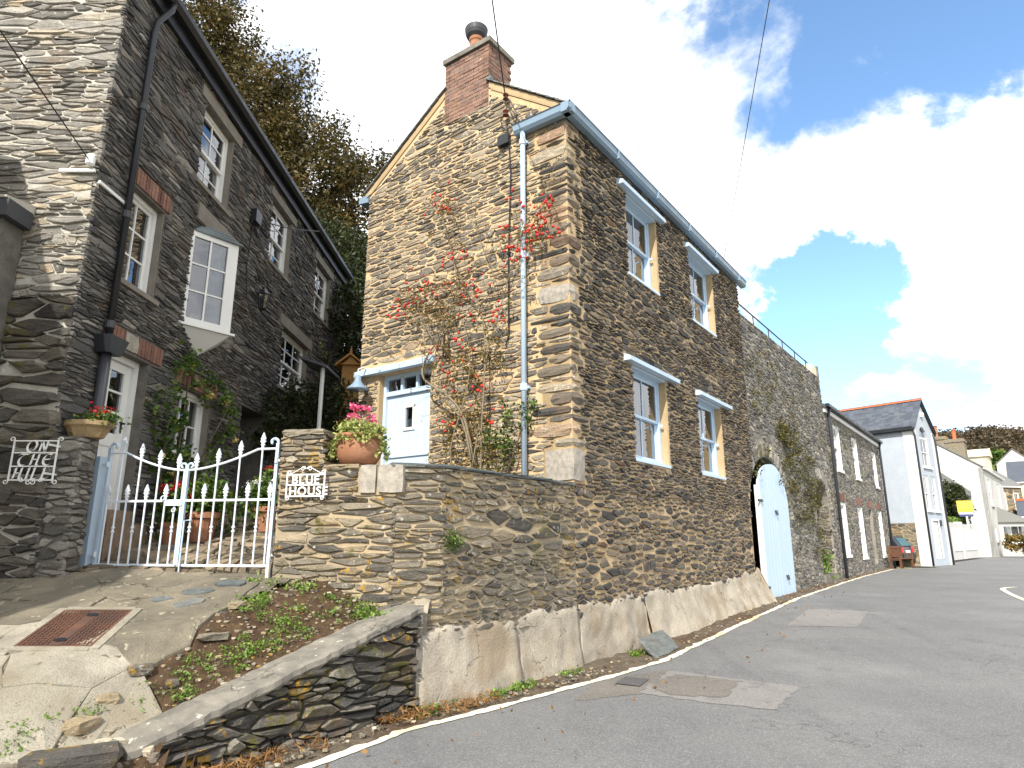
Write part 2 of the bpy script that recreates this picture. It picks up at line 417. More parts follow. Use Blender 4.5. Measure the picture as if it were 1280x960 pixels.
M['asphalt'] = mat_asphalt('asphalt', (101, 101, 102), (111, 111, 110), (162, 160, 156))
M['patch_pink'] = mat_asphalt('asphalt_pink', (118, 116, 113), (128, 125, 121), (172, 168, 162))
M['patch_brown'] = mat_asphalt('asphalt_brown', (100, 96, 91), (112, 107, 100), (166, 158, 148))
M['patch_dark'] = mat_asphalt('asphalt_dark', (78, 77, 78), (88, 87, 86), (120, 118, 116))

# ------------------------------------------------------------------ geometry helpers
Z = Vector((0, 0, 1))


class Fr:
    """a wall frame: s along the wall, z up, d outwards"""
    def __init__(f, O, u, n):
        f.O, f.u, f.n = Vector(O), Vector(u).normalized(), Vector(n).normalized()
        f.flip = f.u.cross(Z).dot(f.n) < 0

    def P(f, s, z, d=0.0):
        return f.O + f.u * s + Z * z + f.n * d


class MB:
    def __init__(s):
        s.v, s.f, s.t = [], [], []

    def add(s, verts, faces, tone=0.5):
        o = len(s.v)
        s.v.extend([tuple(p) for p in verts])
        s.f.extend([tuple(i + o for i in f) for f in faces])
        s.t.extend([tone] * len(verts))
        return s

    def hexa(s, p, tone=0.5):
        """8 points: bottom ring 0-3, top ring 4-7"""
        a, b, c = Vector(p[1]) - Vector(p[0]), Vector(p[3]) - Vector(p[0]), Vector(p[4]) - Vector(p[0])
        fs = [(3, 2, 1, 0), (4, 5, 6, 7), (0, 1, 5, 4), (1, 2, 6, 5), (2, 3, 7, 6), (3, 0, 4, 7)]
        if a.cross(b).dot(c) < 0:
            fs = [f[::-1] for f in fs]
        return s.add(p, fs, tone)

    def fbox(s, F, s0, s1, z0, z1, d0, d1, tone=0.5):
        P = F.P
        return s.hexa([P(s0, z0, d0), P(s1, z0, d0), P(s1, z0, d1), P(s0, z0, d1), P(s0, z1, d0), P(s1, z1, d0), P(s1, z1, d1), P(s0, z1, d1)], tone)

    def box(s, x0, x1, y0, y1, z0, z1, tone=0.5):
        return s.hexa([(x0, y0, z0), (x1, y0, z0), (x1, y1, z0), (x0, y1, z0), (x0, y0, z1), (x1, y0, z1), (x1, y1, z1), (x0, y1, z1)], tone)

    def prism(s, pts, z0, z1, tone=0.5):
        n = len(pts)
        zz0 = z0 if isinstance(z0, (list, tuple)) else [z0] * n
        zz1 = z1 if isinstance(z1, (list, tuple)) else [z1] * n
        ar = sum(pts[i][0] * pts[(i + 1) % n][1] - pts[(i + 1) % n][0] * pts[i][1] for i in range(n))
        if ar < 0:
            pts, zz0, zz1 = pts[::-1], zz0[::-1], zz1[::-1]
        v = [(p[0], p[1], z) for p, z in zip(pts, zz0)] + [(p[0], p[1], z) for p, z in zip(pts, zz1)]
        f = [tuple(range(n))[::-1], tuple(range(n, 2 * n))] + [(i, (i + 1) % n, n + (i + 1) % n, n + i) for i in range(n)]
        return s.add(v, f, tone)

    def fprism(s, F, pts, d0, d1, tone=0.5):
        n = len(pts)
        ar = sum(pts[i][0] * pts[(i + 1) % n][1] - pts[(i + 1) % n][0] * pts[i][1] for i in range(n))
        if (ar < 0) != F.flip:
            pts = pts[::-1]
        v = [F.P(a, b, d0) for a, b in pts] + [F.P(a, b, d1) for a, b in pts]
        f = [tuple(range(n))[::-1], tuple(range(n, 2 * n))] + [(i, (i + 1) % n, n + (i + 1) % n, n + i) for i in range(n)]
        return s.add(v, f, tone)

    def tube(s, pts, r, n=6, tone=0.5, cap=True):
        pts = [Vector(p) for p in pts]
        rs = r if isinstance(r, (list, tuple)) else [r] * len(pts)
        vs, fs = [], []
        ref = None
        for i, p in enumerate(pts):
            t = (pts[min(i + 1, len(pts) - 1)] - pts[max(i - 1, 0)]).normalized()
            if ref is None:
                ref = Vector((1, 0, 0)) if abs(t.x) < 0.8 else Vector((0, 1, 0))
            ref = (ref - t * ref.dot(t)).normalized()
            bb = t.cross(ref)
            for k in range(n):
                a = 2 * math.pi * k / n
                vs.append(p + (ref * math.cos(a) + bb * math.sin(a)) * rs[i])
        for i in range(len(pts) - 1):
            for k in range(n):
                fs.append((i * n + k, i * n + (k + 1) % n, (i + 1) * n + (k + 1) % n, (i + 1) * n + k))
        if cap:
            fs.append(tuple(range(n))[::-1])
            fs.append(tuple(range((len(pts) - 1) * n, len(pts) * n)))
        return s.add(vs, fs, tone)

    def lathe(s, c, prof, n=20, tone=0.5):
        c = Vector(c)
        vs, fs = [], []
        for r, z in prof:
            for k in range(n):
                a = 2 * math.pi * k / n
                vs.append(c + Vector((r * math.cos(a), r * math.sin(a), z)))
        for i in range(len(prof) - 1):
            for k in range(n):
                fs.append((i * n + k, i * n + (k + 1) % n, (i + 1) * n + (k + 1) % n, (i + 1) * n + k))
        fs.append(tuple(range(n))[::-1])
        fs.append(tuple(range((len(prof) - 1) * n, len(prof) * n)))
        return s.add(vs, fs, tone)

    def ball(s, c, r, tone=0.5):
        c = Vector(c)
        q = (1 + 5 ** .5) / 2
        vs = [Vector(p).normalized() * r + c for p in [(-1, q, 0), (1, q, 0), (-1, -q, 0), (1, -q, 0), (0, -1, q), (0, 1, q), (0, -1, -q), (0, 1, -q), (q, 0, -1), (q, 0, 1), (-q, 0, -1), (-q, 0, 1)]]
        fs = [(0, 11, 5), (0, 5, 1), (0, 1, 7), (0, 7, 10), (0, 10, 11), (1, 5, 9), (5, 11, 4), (11, 10, 2), (10, 7, 6), (7, 1, 8), (3, 9, 4), (3, 4, 2), (3, 2, 6), (3, 6, 8), (3, 8, 9), (4, 9, 5), (2, 4, 11), (6, 2, 10), (8, 6, 7), (9, 8, 1)]
        return s.add(vs, fs, tone)

    def rock(s, c, ax, ay, az, jit=0.12, tone=0.5, rnd=0.25):
        """an irregular block: half axes ax, ay, az as vectors"""
        c, ax, ay, az = Vector(c), Vector(ax), Vector(ay), Vector(az)
        idx, vs, fs = {}, [], []
        for i in (-1, 0, 1):
            for j in (-1, 0, 1):
                for k in (-1, 0, 1):
                    if (i, j, k) == (0, 0, 0):
                        continue
                    e = abs(i) + abs(j) + abs(k)
                    sc_ = 1 - rnd * (0, 0, 0.28, 0.62)[e]
                    idx[(i, j, k)] = len(vs)
                    vs.append(c + (ax * i + ay * j + az * k) * sc_ + (ax * U(-jit, jit) + ay * U(-jit, jit) + az * U(-jit, jit)))
        flip = ax.cross(ay).dot(az) < 0
        for axis in range(3):
            for sg in (-1, 1):
                for a in (-1, 0):
                    for b in (-1, 0):
                        q = []
                        for da, db in ((0, 0), (1, 0), (1, 1), (0, 1)):
                            t = [a + da, b + db]
                            t.insert(axis, sg)
                            q.append(idx[tuple(t)])
                        if (sg > 0) == (axis == 1):
                            q = q[::-1]
                        fs.append(tuple(q[::-1] if flip else q))
        return s.add(vs, fs, tone)

    def build(s, name, mat, parent=None, kind=None, smooth_=False, label=None):
        return mk(name, s.v, s.f, mat, parent, tones=s.t, kind=kind, smooth_=smooth_, label=label)


def world_loc(o):
    p = Vector((0, 0, 0))
    while o is not None:
        p += o.location
        o = o.parent
    return p


def mk(name, verts, faces, mat, parent=None, tones=None, kind=None, smooth_=False, label=None, cat=None, group=None):
    me = bpy.data.meshes.new(name)
    if parent is not None:
        w = world_loc(parent)
        if isinstance(verts, np.ndarray):
            verts = verts - np.array(w)
        else:
            verts = [(p[0] - w.x, p[1] - w.y, p[2] - w.z) for p in verts]
    if isinstance(verts, np.ndarray) and isinstance(faces, np.ndarray):
        nv, nf, k = len(verts), len(faces), faces.shape[1]
        me.vertices.add(nv)
        me.vertices.foreach_set('co', verts.astype(np.float32).ravel())
        me.loops.add(nf * k)
        me.loops.foreach_set('vertex_index', faces.astype(np.int32).ravel())
        me.polygons.add(nf)
        me.polygons.foreach_set('loop_start', np.arange(0, nf * k, k, dtype=np.int32))
        me.update(calc_edges=True)
    else:
        me.from_pydata([tuple(p) for p in verts], [], faces)
    if tones is not None:
        a = me.attributes.new('tone', 'FLOAT', 'POINT')
        a.data.foreach_set('value', np.asarray(tones, dtype=np.float32))
    if smooth_:
        me.polygons.foreach_set('use_smooth', np.ones(len(me.polygons), dtype=bool))
    if mat is not None:
        me.materials.append(M[mat] if isinstance(mat, str) else mat)
    o = bpy.data.objects.new(name, me)
    COL.objects.link(o)
    if parent is not None:
        o.parent = parent
    if kind:
        o['kind'] = kind
    tag(o, label, cat, group)
    return o


def tag(o, label=None, cat=None, group=None):
    if label:
        o['label'] = label
    if cat:
        o['category'] = cat
    if group:
        o['group'] = group
    return o


def thing(name, label, cat, loc, group=None):
    o = bpy.data.objects.new(name, None)
    COL.objects.link(o)
    o.location = loc
    o.empty_display_size = 0.3
    return tag(o, label, cat, group)


def wall_slab(name, parent, F, poly, holes, th, mat, kind=None):
    cu = bpy.data.curves.new(name, 'CURVE')
    cu.dimensions = '2D'
    cu.fill_mode = 'BOTH'
    cu.extrude = th / 2
    for pts in [poly] + list(holes):
        sp = cu.splines.new('POLY')
        sp.points.add(len(pts) - 1)
        for q, (a, b) in zip(sp.points, pts):
            q.co = (a, b, 0, 1)
        sp.use_cyclic_u = True
    tmp = bpy.data.objects.new('tmp', cu)
    me0 = bpy.data.meshes.new_from_object(tmp)
    vs = [F.P(v.co.x, v.co.y, v.co.z - th / 2) for v in me0.vertices]
    fs = [tuple(p.vertices)[::-1] if F.flip else tuple(p.vertices) for p in me0.polygons]
    bpy.data.objects.remove(tmp)
    bpy.data.meshes.remove(me0)
    bpy.data.curves.remove(cu)
    return mk(name, vs, fs, mat, parent, kind=kind)


def rect(s0, s1, z0, z1):
    return [(s0, z0), (s1, z0), (s1, z1), (s0, z1)]


def arch_pts(s0, s1, z0, zs, zt, n=12):
    c, r, h = (s0 + s1) / 2, (s1 - s0) / 2, zt - zs
    return [(s0, z0), (s1, z0)] + [(c + r * math.cos(a), zs + h * math.sin(a)) for a in [math.pi * k / n for k in range(n + 1)]]


def project(p):
    dy, dz = p[1], p[2] - CAMZ
    fw = dy * math.cos(PITCH) + dz * math.sin(PITCH)
    up = -dy * math.sin(PITCH) + dz * math.cos(PITCH)
    if fw < 0.1:
        return None
    return (640 + FPX * p[0] / fw, 480 - FPX * up / fw)


# ---- rubble: anisotropic Voronoi cells in courses, each one a solid stone
def clip_half(poly, px, py, nx, ny):
    out = []
    n = len(poly)
    d = [(x - px) * nx + (y - py) * ny for x, y in poly]
    for i in range(n):
        j = (i + 1) % n
        if d[i] <= 0:
            out.append(poly[i])
        if (d[i] < 0 < d[j]) or (d[j] < 0 < d[i]):
            t = d[i] / (d[i] - d[j])
            out.append((poly[i][0] + (poly[j][0] - poly[i][0]) * t, poly[i][1] + (poly[j][1] - poly[i][1]) * t))
    return out


def cells(outer, rects, w, h, inside=None, wave=0.05, seed=1, spread=0.45, drop=0.10):
    rs = random.Random(seed)
    xs, zs = [p[0] for p in outer], [p[1] for p in outer]
    x0, x1, z0, z1 = min(xs), max(xs), min(zs), max(zs)
    ar = sum(outer[i][0] * outer[(i + 1) % len(outer)][1] - outer[(i + 1) % len(outer)][0] * outer[i][1] for i in range(len(outer)))
    if ar < 0:
        outer = outer[::-1]
    ph = [rs.uniform(0, 6.28) for _ in range(4)]
    wv = lambda x, z: wave * (math.sin(x * 1.3 + z * .7 + ph[0]) + 0.6 * math.sin(x * 3.1 - z * 1.9 + ph[1]))
    asp = w / h * 0.85
    pts = []
    z = z0 - h
    while z < z1 + h:
        rh = h * math.exp(rs.gauss(0, 0.5))
        x = x0 - w * rs.random() * 2
        while x < x1 + w:
            ln = w * math.exp(rs.gauss(0, spread)) * (rh / h) ** 0.45
            if rs.random() > drop:
                pts.append(((x + ln / 2) / asp, z + rh / 2 + rs.uniform(-.3, .3) * rh + wv(x, z)))
            x += ln
        z += rh
    cs = h * 2.2
    grid = {}
    for i, (a, b) in enumerate(pts):
        grid.setdefault((int(a // cs), int(b // cs)), []).append(i)
    R = 2.6 * h
    out = []
    for i, (a, b) in enumerate(pts):
        A = a * asp
        if A < x0 - w * .5 or A > x1 + w * .5 or b < z0 - h * .6 or b > z1 + h * .6:
            continue
        if inside and inside(A, b):
            continue
        if any(r[0] + w * .4 < A < r[2] - w * .4 and r[1] + h * .45 < b < r[3] - h * .45 for r in rects):
            continue
        poly = [(a - R, b - R), (a + R, b - R), (a + R, b + R), (a - R, b + R)]
        gx, gz = int(a // cs), int(b // cs)
        nb = []
        for ii in range(gx - 2, gx + 3):
            for jj in range(gz - 2, gz + 3):
                for k in grid.get((ii, jj), ()):
                    if k != i:
                        dx, dz = pts[k][0] - a, pts[k][1] - b
                        nb.append((dx * dx + dz * dz, dx, dz))
        nb.sort()
        for dd, dx, dz in nb[:22]:
            poly = clip_half(poly, a + dx / 2, b + dz / 2, dx, dz)
            if len(poly) < 3:
                break
            if dd > 4 * max((x - a) ** 2 + (y - b) ** 2 for x, y in poly):
                break
        poly = [(x * asp, y) for x, y in poly]
        n = len(outer)
        for k in range(n):
            p, q = outer[k], outer[(k + 1) % n]
            if len(poly) >= 3:
                poly = clip_half(poly, p[0], p[1], q[1] - p[1], -(q[0] - p[0]))
        for r in rects:
            m = [(r[0] - A, (r[0], b, 1, 0)), (A - r[2], (r[2], b, -1, 0)), (r[1] - b, (A, r[1], 0, 1)), (b - r[3], (A, r[3], 0, -1))]
            best = max(m, key=lambda t: t[0])
            if len(poly) >= 3:
                poly = clip_half(poly, *best[1])
        if len(poly) >= 3:
            pa = abs(sum(poly[k][0] * poly[(k + 1) % len(poly)][1] - poly[(k + 1) % len(poly)][0] * poly[k][1] for k in range(len(poly)))) / 2
            if pa > 0.06 * w * h:
                out.append(poly)
    return out


def stone_geo(F, poly, gap, proud, rs, rough=1.0):
    cx, cz = sum(p[0] for p in poly) / len(poly), sum(p[1] for p in poly) / len(poly)
    hw = max(0.01, (max(p[0] for p in poly) - min(p[0] for p in poly)) / 2)
    hh = max(0.01, (max(p[1] for p in poly) - min(p[1] for p in poly)) / 2)
    fx, fz = max(.42, 1 - gap / hw), max(.36, 1 - gap / hh)
    pts = [(cx + (x - cx) * fx, cz + (z - cz) * fz) for x, z in poly]
    q = []
    for i in range(len(pts)):
        a, b = pts[i], pts[(i + 1) % len(pts)]
        c0, c1 = rs.uniform(.06, .2), rs.uniform(.06, .2)
        q.append((a[0] * (1 - c0) + b[0] * c0, a[1] * (1 - c0) + b[1] * c0))
        q.append((a[0] * c1 + b[0] * (1 - c1), a[1] * c1 + b[1] * (1 - c1)))
    while len(q) < 9:
        ls = [math.dist(q[i], q[(i + 1) % len(q)]) for i in range(len(q))]
        i = max(range(len(q)), key=lambda k: ls[k])
        a, b = q[i], q[(i + 1) % len(q)]
        q.insert(i + 1, ((a[0] + b[0]) / 2, (a[1] + b[1]) / 2))
    while len(q) > 10:
        q.pop(rs.randrange(len(q)))
    tp = rs.uniform(.0, .5) if hw > 1.3 * hh else 0
    q = [(x + rs.uniform(-.06, .06) * hw, cz + (z - cz) * (1 - tp * min(1, abs(x - cx) / hw) ** 2.2) + rs.uniform(-.13, .13) * hh) for x, z in q]
    n = len(q)
    d = proud * rs.uniform(.45, 1.35)
    tx, tz = rs.uniform(-.5, .5) * d / hw * rough, rs.uniform(-.55, .55) * d / hh * rough
    ins = rs.uniform(.7, .86)
    v = [F.P(x, z, -0.03) for x, z in q]
    v += [F.P(cx + (x - cx) * .96, cz + (z - cz) * .95, max(.003, d * rs.uniform(.45, .75))) for x, z in q]
    v += [F.P(cx + (x - cx) * ins, cz + (z - cz) * ins, max(.005, d + (x - cx) * ins * tx + (z - cz) * ins * tz + rs.uniform(-.12, .12) * d)) for x, z in q]
    v.append(F.P(cx + rs.uniform(-.2, .2) * hw, cz + rs.uniform(-.2, .2) * hh, d * rs.uniform(.95, 1.2)))
    f = []
    for r in (0, 1):
        for k in range(n):
            f.append((r * n + k, r * n + (k + 1) % n, (r + 1) * n + (k + 1) % n, (r + 1) * n + k))
    for k in range(n):
        f.append((2 * n + k, 2 * n + (k + 1) % n, 3 * n))
    ar = sum(q[i][0] * q[(i + 1) % n][1] - q[(i + 1) % n][0] * q[i][1] for i in range(n))
    if (ar < 0) != F.flip:
        f = [t[::-1] for t in f]
    return v, f


def score_of(F, poly):
    pp = [project(F.P(x, z)) for x, z in poly]
    if any(p is None for p in pp):
        return 0
    mx, my = sum(p[0] for p in pp) / len(pp), sum(p[1] for p in pp) / len(pp)
    if not (0 <= mx <= 1280 and 0 <= my <= 960):
        return 0
    return abs(sum(pp[k][0] * pp[(k + 1) % len(pp)][1] - pp[(k + 1) % len(pp)][0] * pp[k][1] for k in range(len(pp)))) / 2


def rubble(F, outer, rects, w, h, gap=.012, proud=.025, mat='gable_stone', inside=None, seed=1, tone=(0, 1), wave=.05, rough=1.0, drop=.1, spread=.45, void=0.0):
    rs = random.Random(seed * 7 + 3)
    L = []
    for poly in cells(outer, rects, w, h, inside, wave, seed, spread, drop):
        g_ = gap * rs.choice((.6, 1, 1, 1.5)) if void else gap
        if void and rs.random() < void:
            g_ = gap * rs.uniform(2.2, 3.5)
        v, f = stone_geo(F, poly, g_, proud, rs, rough)
        t = tone[0] + (tone[1] - tone[0]) * min(1, max(0, rs.betavariate(1.6, 1.9)))
        L.append((score_of(F, poly), v, f, t, mat))
    return L


def emit(parent, L, limit=300, name='stone', rest='rubble'):
    L = sorted(L, key=lambda t: -t[0])
    keep, other = L[:limit], L[limit:]
    i = 0
    for sc_, v, f, t, m in keep:
        if sc_ < 22:
            break
        mk(name, v, f, m, parent, tones=[t] * len(v))
        i += 1
    other = L[i:]
    by = {}
    for x in other:
        by.setdefault(x[4], []).append(x)
    for m, xs in by.items():
        mb = MB()
        for sc_, v, f, t, _ in xs:
            mb.add(v, f, t)
        mb.build(rest, m, parent, kind='stuff')


def leaf_cloud(name, centers, size, mat, parent=None, tone=(0, 1), aspect=1.8, kind=None, up=0.0, clump=None, label=None, cat=None, group=None):
    """many small folded leaves, one mesh; centers Nx3"""
    c = np.asarray(centers, dtype=float)
    n = len(c)
    a = RNG.normal(size=(n, 3))
    a[:, 2] = a[:, 2] * 0.8 + up
    a /= np.linalg.norm(a, axis=1)[:, None]
    b = RNG.normal(size=(n, 3))
    b -= a * (a * b).sum(1)[:, None]
    b /= np.linalg.norm(b, axis=1)[:, None]
    nn = np.cross(a, b)
    s = size * RNG.uniform(.6, 1.35, size=(n, 1))
    w = s / aspect
    p0 = c - a * s * .5
    p2 = c + a * s * .5
    p1 = c + b * w * .5 + nn * s * .12
    p3 = c - b * w * .5 + nn * s * .12
    v = np.stack([p0, p1, p2, p3], 1).reshape(-1, 3)
    f = np.arange(4 * n).reshape(n, 4)
    t = RNG.uniform(tone[0], tone[1], size=n)
    if clump is not None:
        t = np.clip(t * 0.55 + 0.45 * (tone[0] + (tone[1] - tone[0]) * clump), 0, 1)
    return mk(name, v, f, mat, parent, tones=np.repeat(t, 4), kind=kind, label=label, cat=cat, group=group)


def cloud_pts(blobs, per, sig, n_cl, shell=0.5):
    """leaf clumps inside ellipsoid blobs"""
    P, T = [], []
    for (c, r) in blobs:
        c, r = np.array(c, float), np.array(r if hasattr(r, '__len__') else (r, r, r), float)
        k = max(1, int(n_cl * (r.prod() ** (1 / 3)) ** 2))
        d = RNG.normal(size=(k, 3))
        d /= np.linalg.norm(d, axis=1)[:, None]
        q = c + d * r * (shell + (1 - shell) * RNG.uniform(0, 1, (k, 1)) ** .6)
        for x in q:
            P.append(x + RNG.normal(size=(per, 3)) * sig)
            T.append(np.full(per, RNG.uniform()))
    return np.concatenate(P), np.concatenate(T)

# ------------------------------------------------------------------ frames of the place
H = Vector((0.86, 9.2, 0))                       # foot of the blue-windowed house's road corner
E1 = Vector((0.58614773, 0.8102042, 0))          # along the road
E2 = Vector((-0.8102042, 0.58614773, 0))         # along the gable, away from the road
F = Fr(H, E1, -E2)                               # road front
G = Fr(H, E2, -E1)                               # gable with the door
D1 = Vector((0.0095, 1, 0)).normalized()
D = Fr((-5.0, 0, 0), D1, (D1.y, -D1.x, 0))       # lane front of the dark house
EW = Fr((-4.934, 6.98, 0), (1, 0, 0), (0, -1, 0))    # its end wall
GW = Fr((-2.49, 7.07, 0), (0.983, -0.184, 0), (-0.184, -0.983, 0))  # wall beside the gate
G1 = Vector((0.60378469, 0.79714745, 0))
G2 = Vector((-G1.y, G1.x, 0))
TW = Fr(H + E1 * 8.65, G1, -G2)                  # tall wall and terrace


def st(x, y):
    dx, dy = x - H.x, y - H.y
    return dx * E1.x + dy * E1.y, dx * E2.x + dy * E2.y


def xy(s, t):
    return H.x + E1.x * s + E2.x * t, H.y + E1.y * s + E2.y * t


def sstep(a, b, x):
    k = min(1, max(0, (x - a) / (b - a)))
    return k * k * (3 - 2 * k)


def zroad(s):
    return float(np.interp(s, [-60, -8, 0, 1, 6.5, 9, 16, 28, 40, 200], [0, 0, 0, .01, .2, .25, .35, .47, .5, .5]))


def line_t(s):
    return float(np.interp(s, [-30, -8, -4.55, -3.5, -1.5, 1.1, 7, 10, 20, 26, 29, 40, 60], [-1.2, -.6, -.36, -.27, -.5, -.72, -.62, -.5, -.52, -.75, -2.3, -3.6, -5.4]))


def zcop(s):
    return float(np.interp(s, [-7.5, -5.6, -3], [.12, .33, 1.0]))


def gpath(x, y):
    base = 1.3 - .26 * (7.3 - y) if y < 7.3 else 1.3 + .22 * (y - 7.3)
    s, t = st(x, y)
    if y < 7.5 and s < -2.6:
        k = sstep(.28, .95, t)
        zc = zcop(s) - .03
        z = zc + (base - zc) * k if t < .95 else base
        if s < -5.5 and t < .15:
            z = zroad(s) - .1 + (z - zroad(s) + .1) * sstep(-.75, .1, t)
        base = z
    fl = 1 - math.exp(-((x + 3.58) ** 2 + (y - 5.71) ** 2) / .5)
    return base + fl * (.012 * math.sin(x * 5.1 + y * 2.3) + .010 * math.sin(x * 2.7 - y * 6.1))


# ------------------------------------------------------------------ ground, road, verge
mb = MB()
R_ = 3000
mb.add([(-R_, -R_, -.3), (R_, -R_, -.3), (R_, R_, -.3), (-R_, R_, -.3)], [(0, 1, 2, 3)])
mb.build('ground', 'ground', None, 'structure')

ss = list(np.concatenate([np.arange(-30, 40, .5), np.arange(40, 150, 4)]))
v, f = [], []
tn = 10
for s in ss:
    tl = line_t(s) + .12 if s < 30 else -1.0
    for k in range(tn + 1):
        t = tl + (-15 - tl) * k / tn
        x, y = xy(s, t)
        v.append((x, y, zroad(s)))
for i in range(len(ss) - 1):
    for k in range(tn):
        f.append((i * (tn + 1) + k, i * (tn + 1) + k + 1, (i + 1) * (tn + 1) + k + 1, (i + 1) * (tn + 1) + k))
road = mk('road', v, [q[::-1] for q in f], 'asphalt', None, kind='structure')


def on_road(pts, dz, name, mat, parent=None, kind='structure'):
    """a thin sheet lying on the road; pts in (s, t)"""
    c = (sum(p[0] for p in pts) / len(pts), sum(p[1] for p in pts) / len(pts))
    vs = [(*xy(*c), zroad(c[0]) + dz)] + [(*xy(*p), zroad(p[0]) + dz) for p in pts]
    n = len(pts)
    return mk(name, vs, [(0, 1 + i, 1 + (i + 1) % n) for i in range(n)], mat, parent, kind=kind)


def rough_edge(pts, step=.12, j=.02):
    out = []
    for i in range(len(pts)):
        a, b = pts[i], pts[(i + 1) % len(pts)]
        n = max(1, int(math.dist(a, b) / step))
        for k in range(n):
            q = k / n
            out.append((a[0] + (b[0] - a[0]) * q + U(-j, j), a[1] + (b[1] - a[1]) * q + U(-j, j)))
    return out


def pst(px, py, s_guess):
    """where the sight line through a photo pixel meets the road near station s_guess (used once, to measure)"""
    th = PITCH
    u, w = (px - 640) / FPX, (480 - py) / FPX
    d = Vector((u, math.cos(th) - w * math.sin(th), math.sin(th) + w * math.cos(th)))
    k = (zroad(s_guess) - CAMZ) / d.z
    return st(d.x * k, d.y * k)


# road markings: painted edge line, worn
v, f = [], []
for i, s in enumerate(np.arange(-7.5, 27.4, .06)):
    t = line_t(s)
    wd = .058 * (1 + .25 * math.sin(s * 7.1) * math.sin(s * 2.3)) + U(-.008, .008)
    o = .012 * math.sin(s * 3.3)
    for q in (-wd, wd):
        x, y = xy(s, t + q + o + U(-.004, .004))
        v.append((x, y, zroad(s) + .008))
    if i:
        f.append((2 * i - 2, 2 * i - 1, 2 * i + 1, 2 * i))
mk('road_marking', v, f, 'white_line', None, kind='structure')
v, f = [], []
for i in range(25):
    a = i / 24
    s = 16.3 - 6.0 * a
    t = -4.55 - 1.1 * math.exp(-((a - .0) * 3) ** 2) * 0 - .75 * (a ** 1.6) - (.35 * (1 - min(1, a * 6)) ** 2)
    for q in (-.06, .06):
        v.append((*xy(s, t + q), zroad(s) + .008))
    if i:
        f.append((2 * i - 2, 2 * i - 1, 2 * i + 1, 2 * i))
mk('road_marking', v, f, 'white_line', None, kind='structure')

# verge: soil and grit between the line and the walls
v, f = [], []
sv = np.arange(-6.4, 26.5, .12)
nt_ = 8
for i, s in enumerate(sv):
    t0, t1 = line_t(s) + .04, .25
    for k in range(nt_ + 1):
        q = k / nt_
        t = t0 + (t1 - t0) * q
        z = zroad(s) + .006 + .045 * q + .02 * math.sin(s * 9 + k) * q + U(0, .022) * min(1, q * 4)
        v.append((*xy(s, t + (U(-.05, .03) if k == 0 else 0)), z))
    if i:
        for k in range(nt_):
            f.append(((i - 1) * (nt_ + 1) + k, (i - 1) * (nt_ + 1) + k + 1, i * (nt_ + 1) + k + 1, i * (nt_ + 1) + k))
mk('verge', v, f, 'verge', None, kind='structure')
mb = MB()
for k in range(900):
    s = random.choice([U(-6, 0), U(-6, 26)])
    t = line_t(s) + .08 + abs(random.gauss(0, .22))
    r = U(.006, .022)
    mb.rock(Vector((*xy(s, t), zroad(s) + .02 + .04 * U(0, 1))), (r, 0, 0), (0, r * U(.6, 1), 0), (0, 0, r * .5), .2, U(0, 1))
mb.build('grit', 'garden_stone', None, 'stuff')

# road patches
P1 = [pst(*p) for p in [(836, 838, 1), (1000, 854, 2), (968, 884, 1.5), (888, 878, 1), (800, 866, .5)]]
on_road(rough_edge([(a, b) for a, b in P1], .08, .03), .004, 'road_patch', 'patch_pink')
P2 = [pst(*p) for p in [(842, 842, 1), (925, 849, 1.5), (905, 870, 1.2), (838, 868, .8), (812, 858, .6)]]
on_road(rough_edge(P2, .1, .04), .008, 'road_patch', 'patch_brown')
P3 = [pst(*p) for p in [(1012, 762, 7), (1086, 765, 7), (1072, 783, 5.8), (983, 781, 5.5)]]
on_road(rough_edge(P3, .1, .015), .004, 'road_patch', 'patch_pink')
P4 = [pst(*p) for p in [(740, 855, 0), (765, 848, 0), (840, 836, .8), (800, 868, 0), (720, 876, -.5)]]
on_road(rough_edge(P4, .1, .03), .0035, 'road_patch', 'patch_brown')

def bed_t(s):
    return float(np.interp(s, [-7.5, -6.2, -5.5, -5.05, -4.06, -3.3], [-.3, -.25, .28, .78, .98, 1.15]))


# the sloping lane: soil bed below, worn concrete slabs, cobbles beyond the gate
xs, ys = np.arange(-9, .6, .08), np.arange(1.2, 7.5, .08)
idx, v, f = {}, [], []
for i, x in enumerate(xs):
    for j, y in enumerate(ys):
        s, t = st(x, y)
        gl = 7.07 - .187 * (x + 2.49)
        if (t > .1 or (s < -5.45 and t > -.85)) and not (x > -2.6 and y > gl + .2):
            idx[(i, j)] = len(v)
            v.append((x, y, gpath(x, y) + U(-.012, .012) - (.045 if t > bed_t(s) + .12 else 0)))
for (i, j) in idx:
    q = [(i, j), (i + 1, j), (i + 1, j + 1), (i, j + 1)]
    if all(k in idx for k in q):
        f.append(tuple(idx[k] for k in q))
mk('garden_bed', v, f, 'soil', None, kind='structure')


pi_, pv_, pf_ = {}, [], []
for i, x in enumerate(xs):
    for j, y in enumerate(ys):
        s, t = st(x, y)
        if t > bed_t(s) + .10 and y < 7.25:
            pi_[(i, j)] = len(pv_)
            pv_.append((x, y, gpath(x, y) + .010 + U(-.004, .004)))
for (i, j) in pi_:
    q = [(i, j), (i + 1, j), (i + 1, j + 1), (i, j + 1)]
    if all(k in pi_ for k in q):
        pf_.append(tuple(pi_[k] for k in q))
path = mk('path', pv_, pf_, 'path_stone', None, kind='structure')
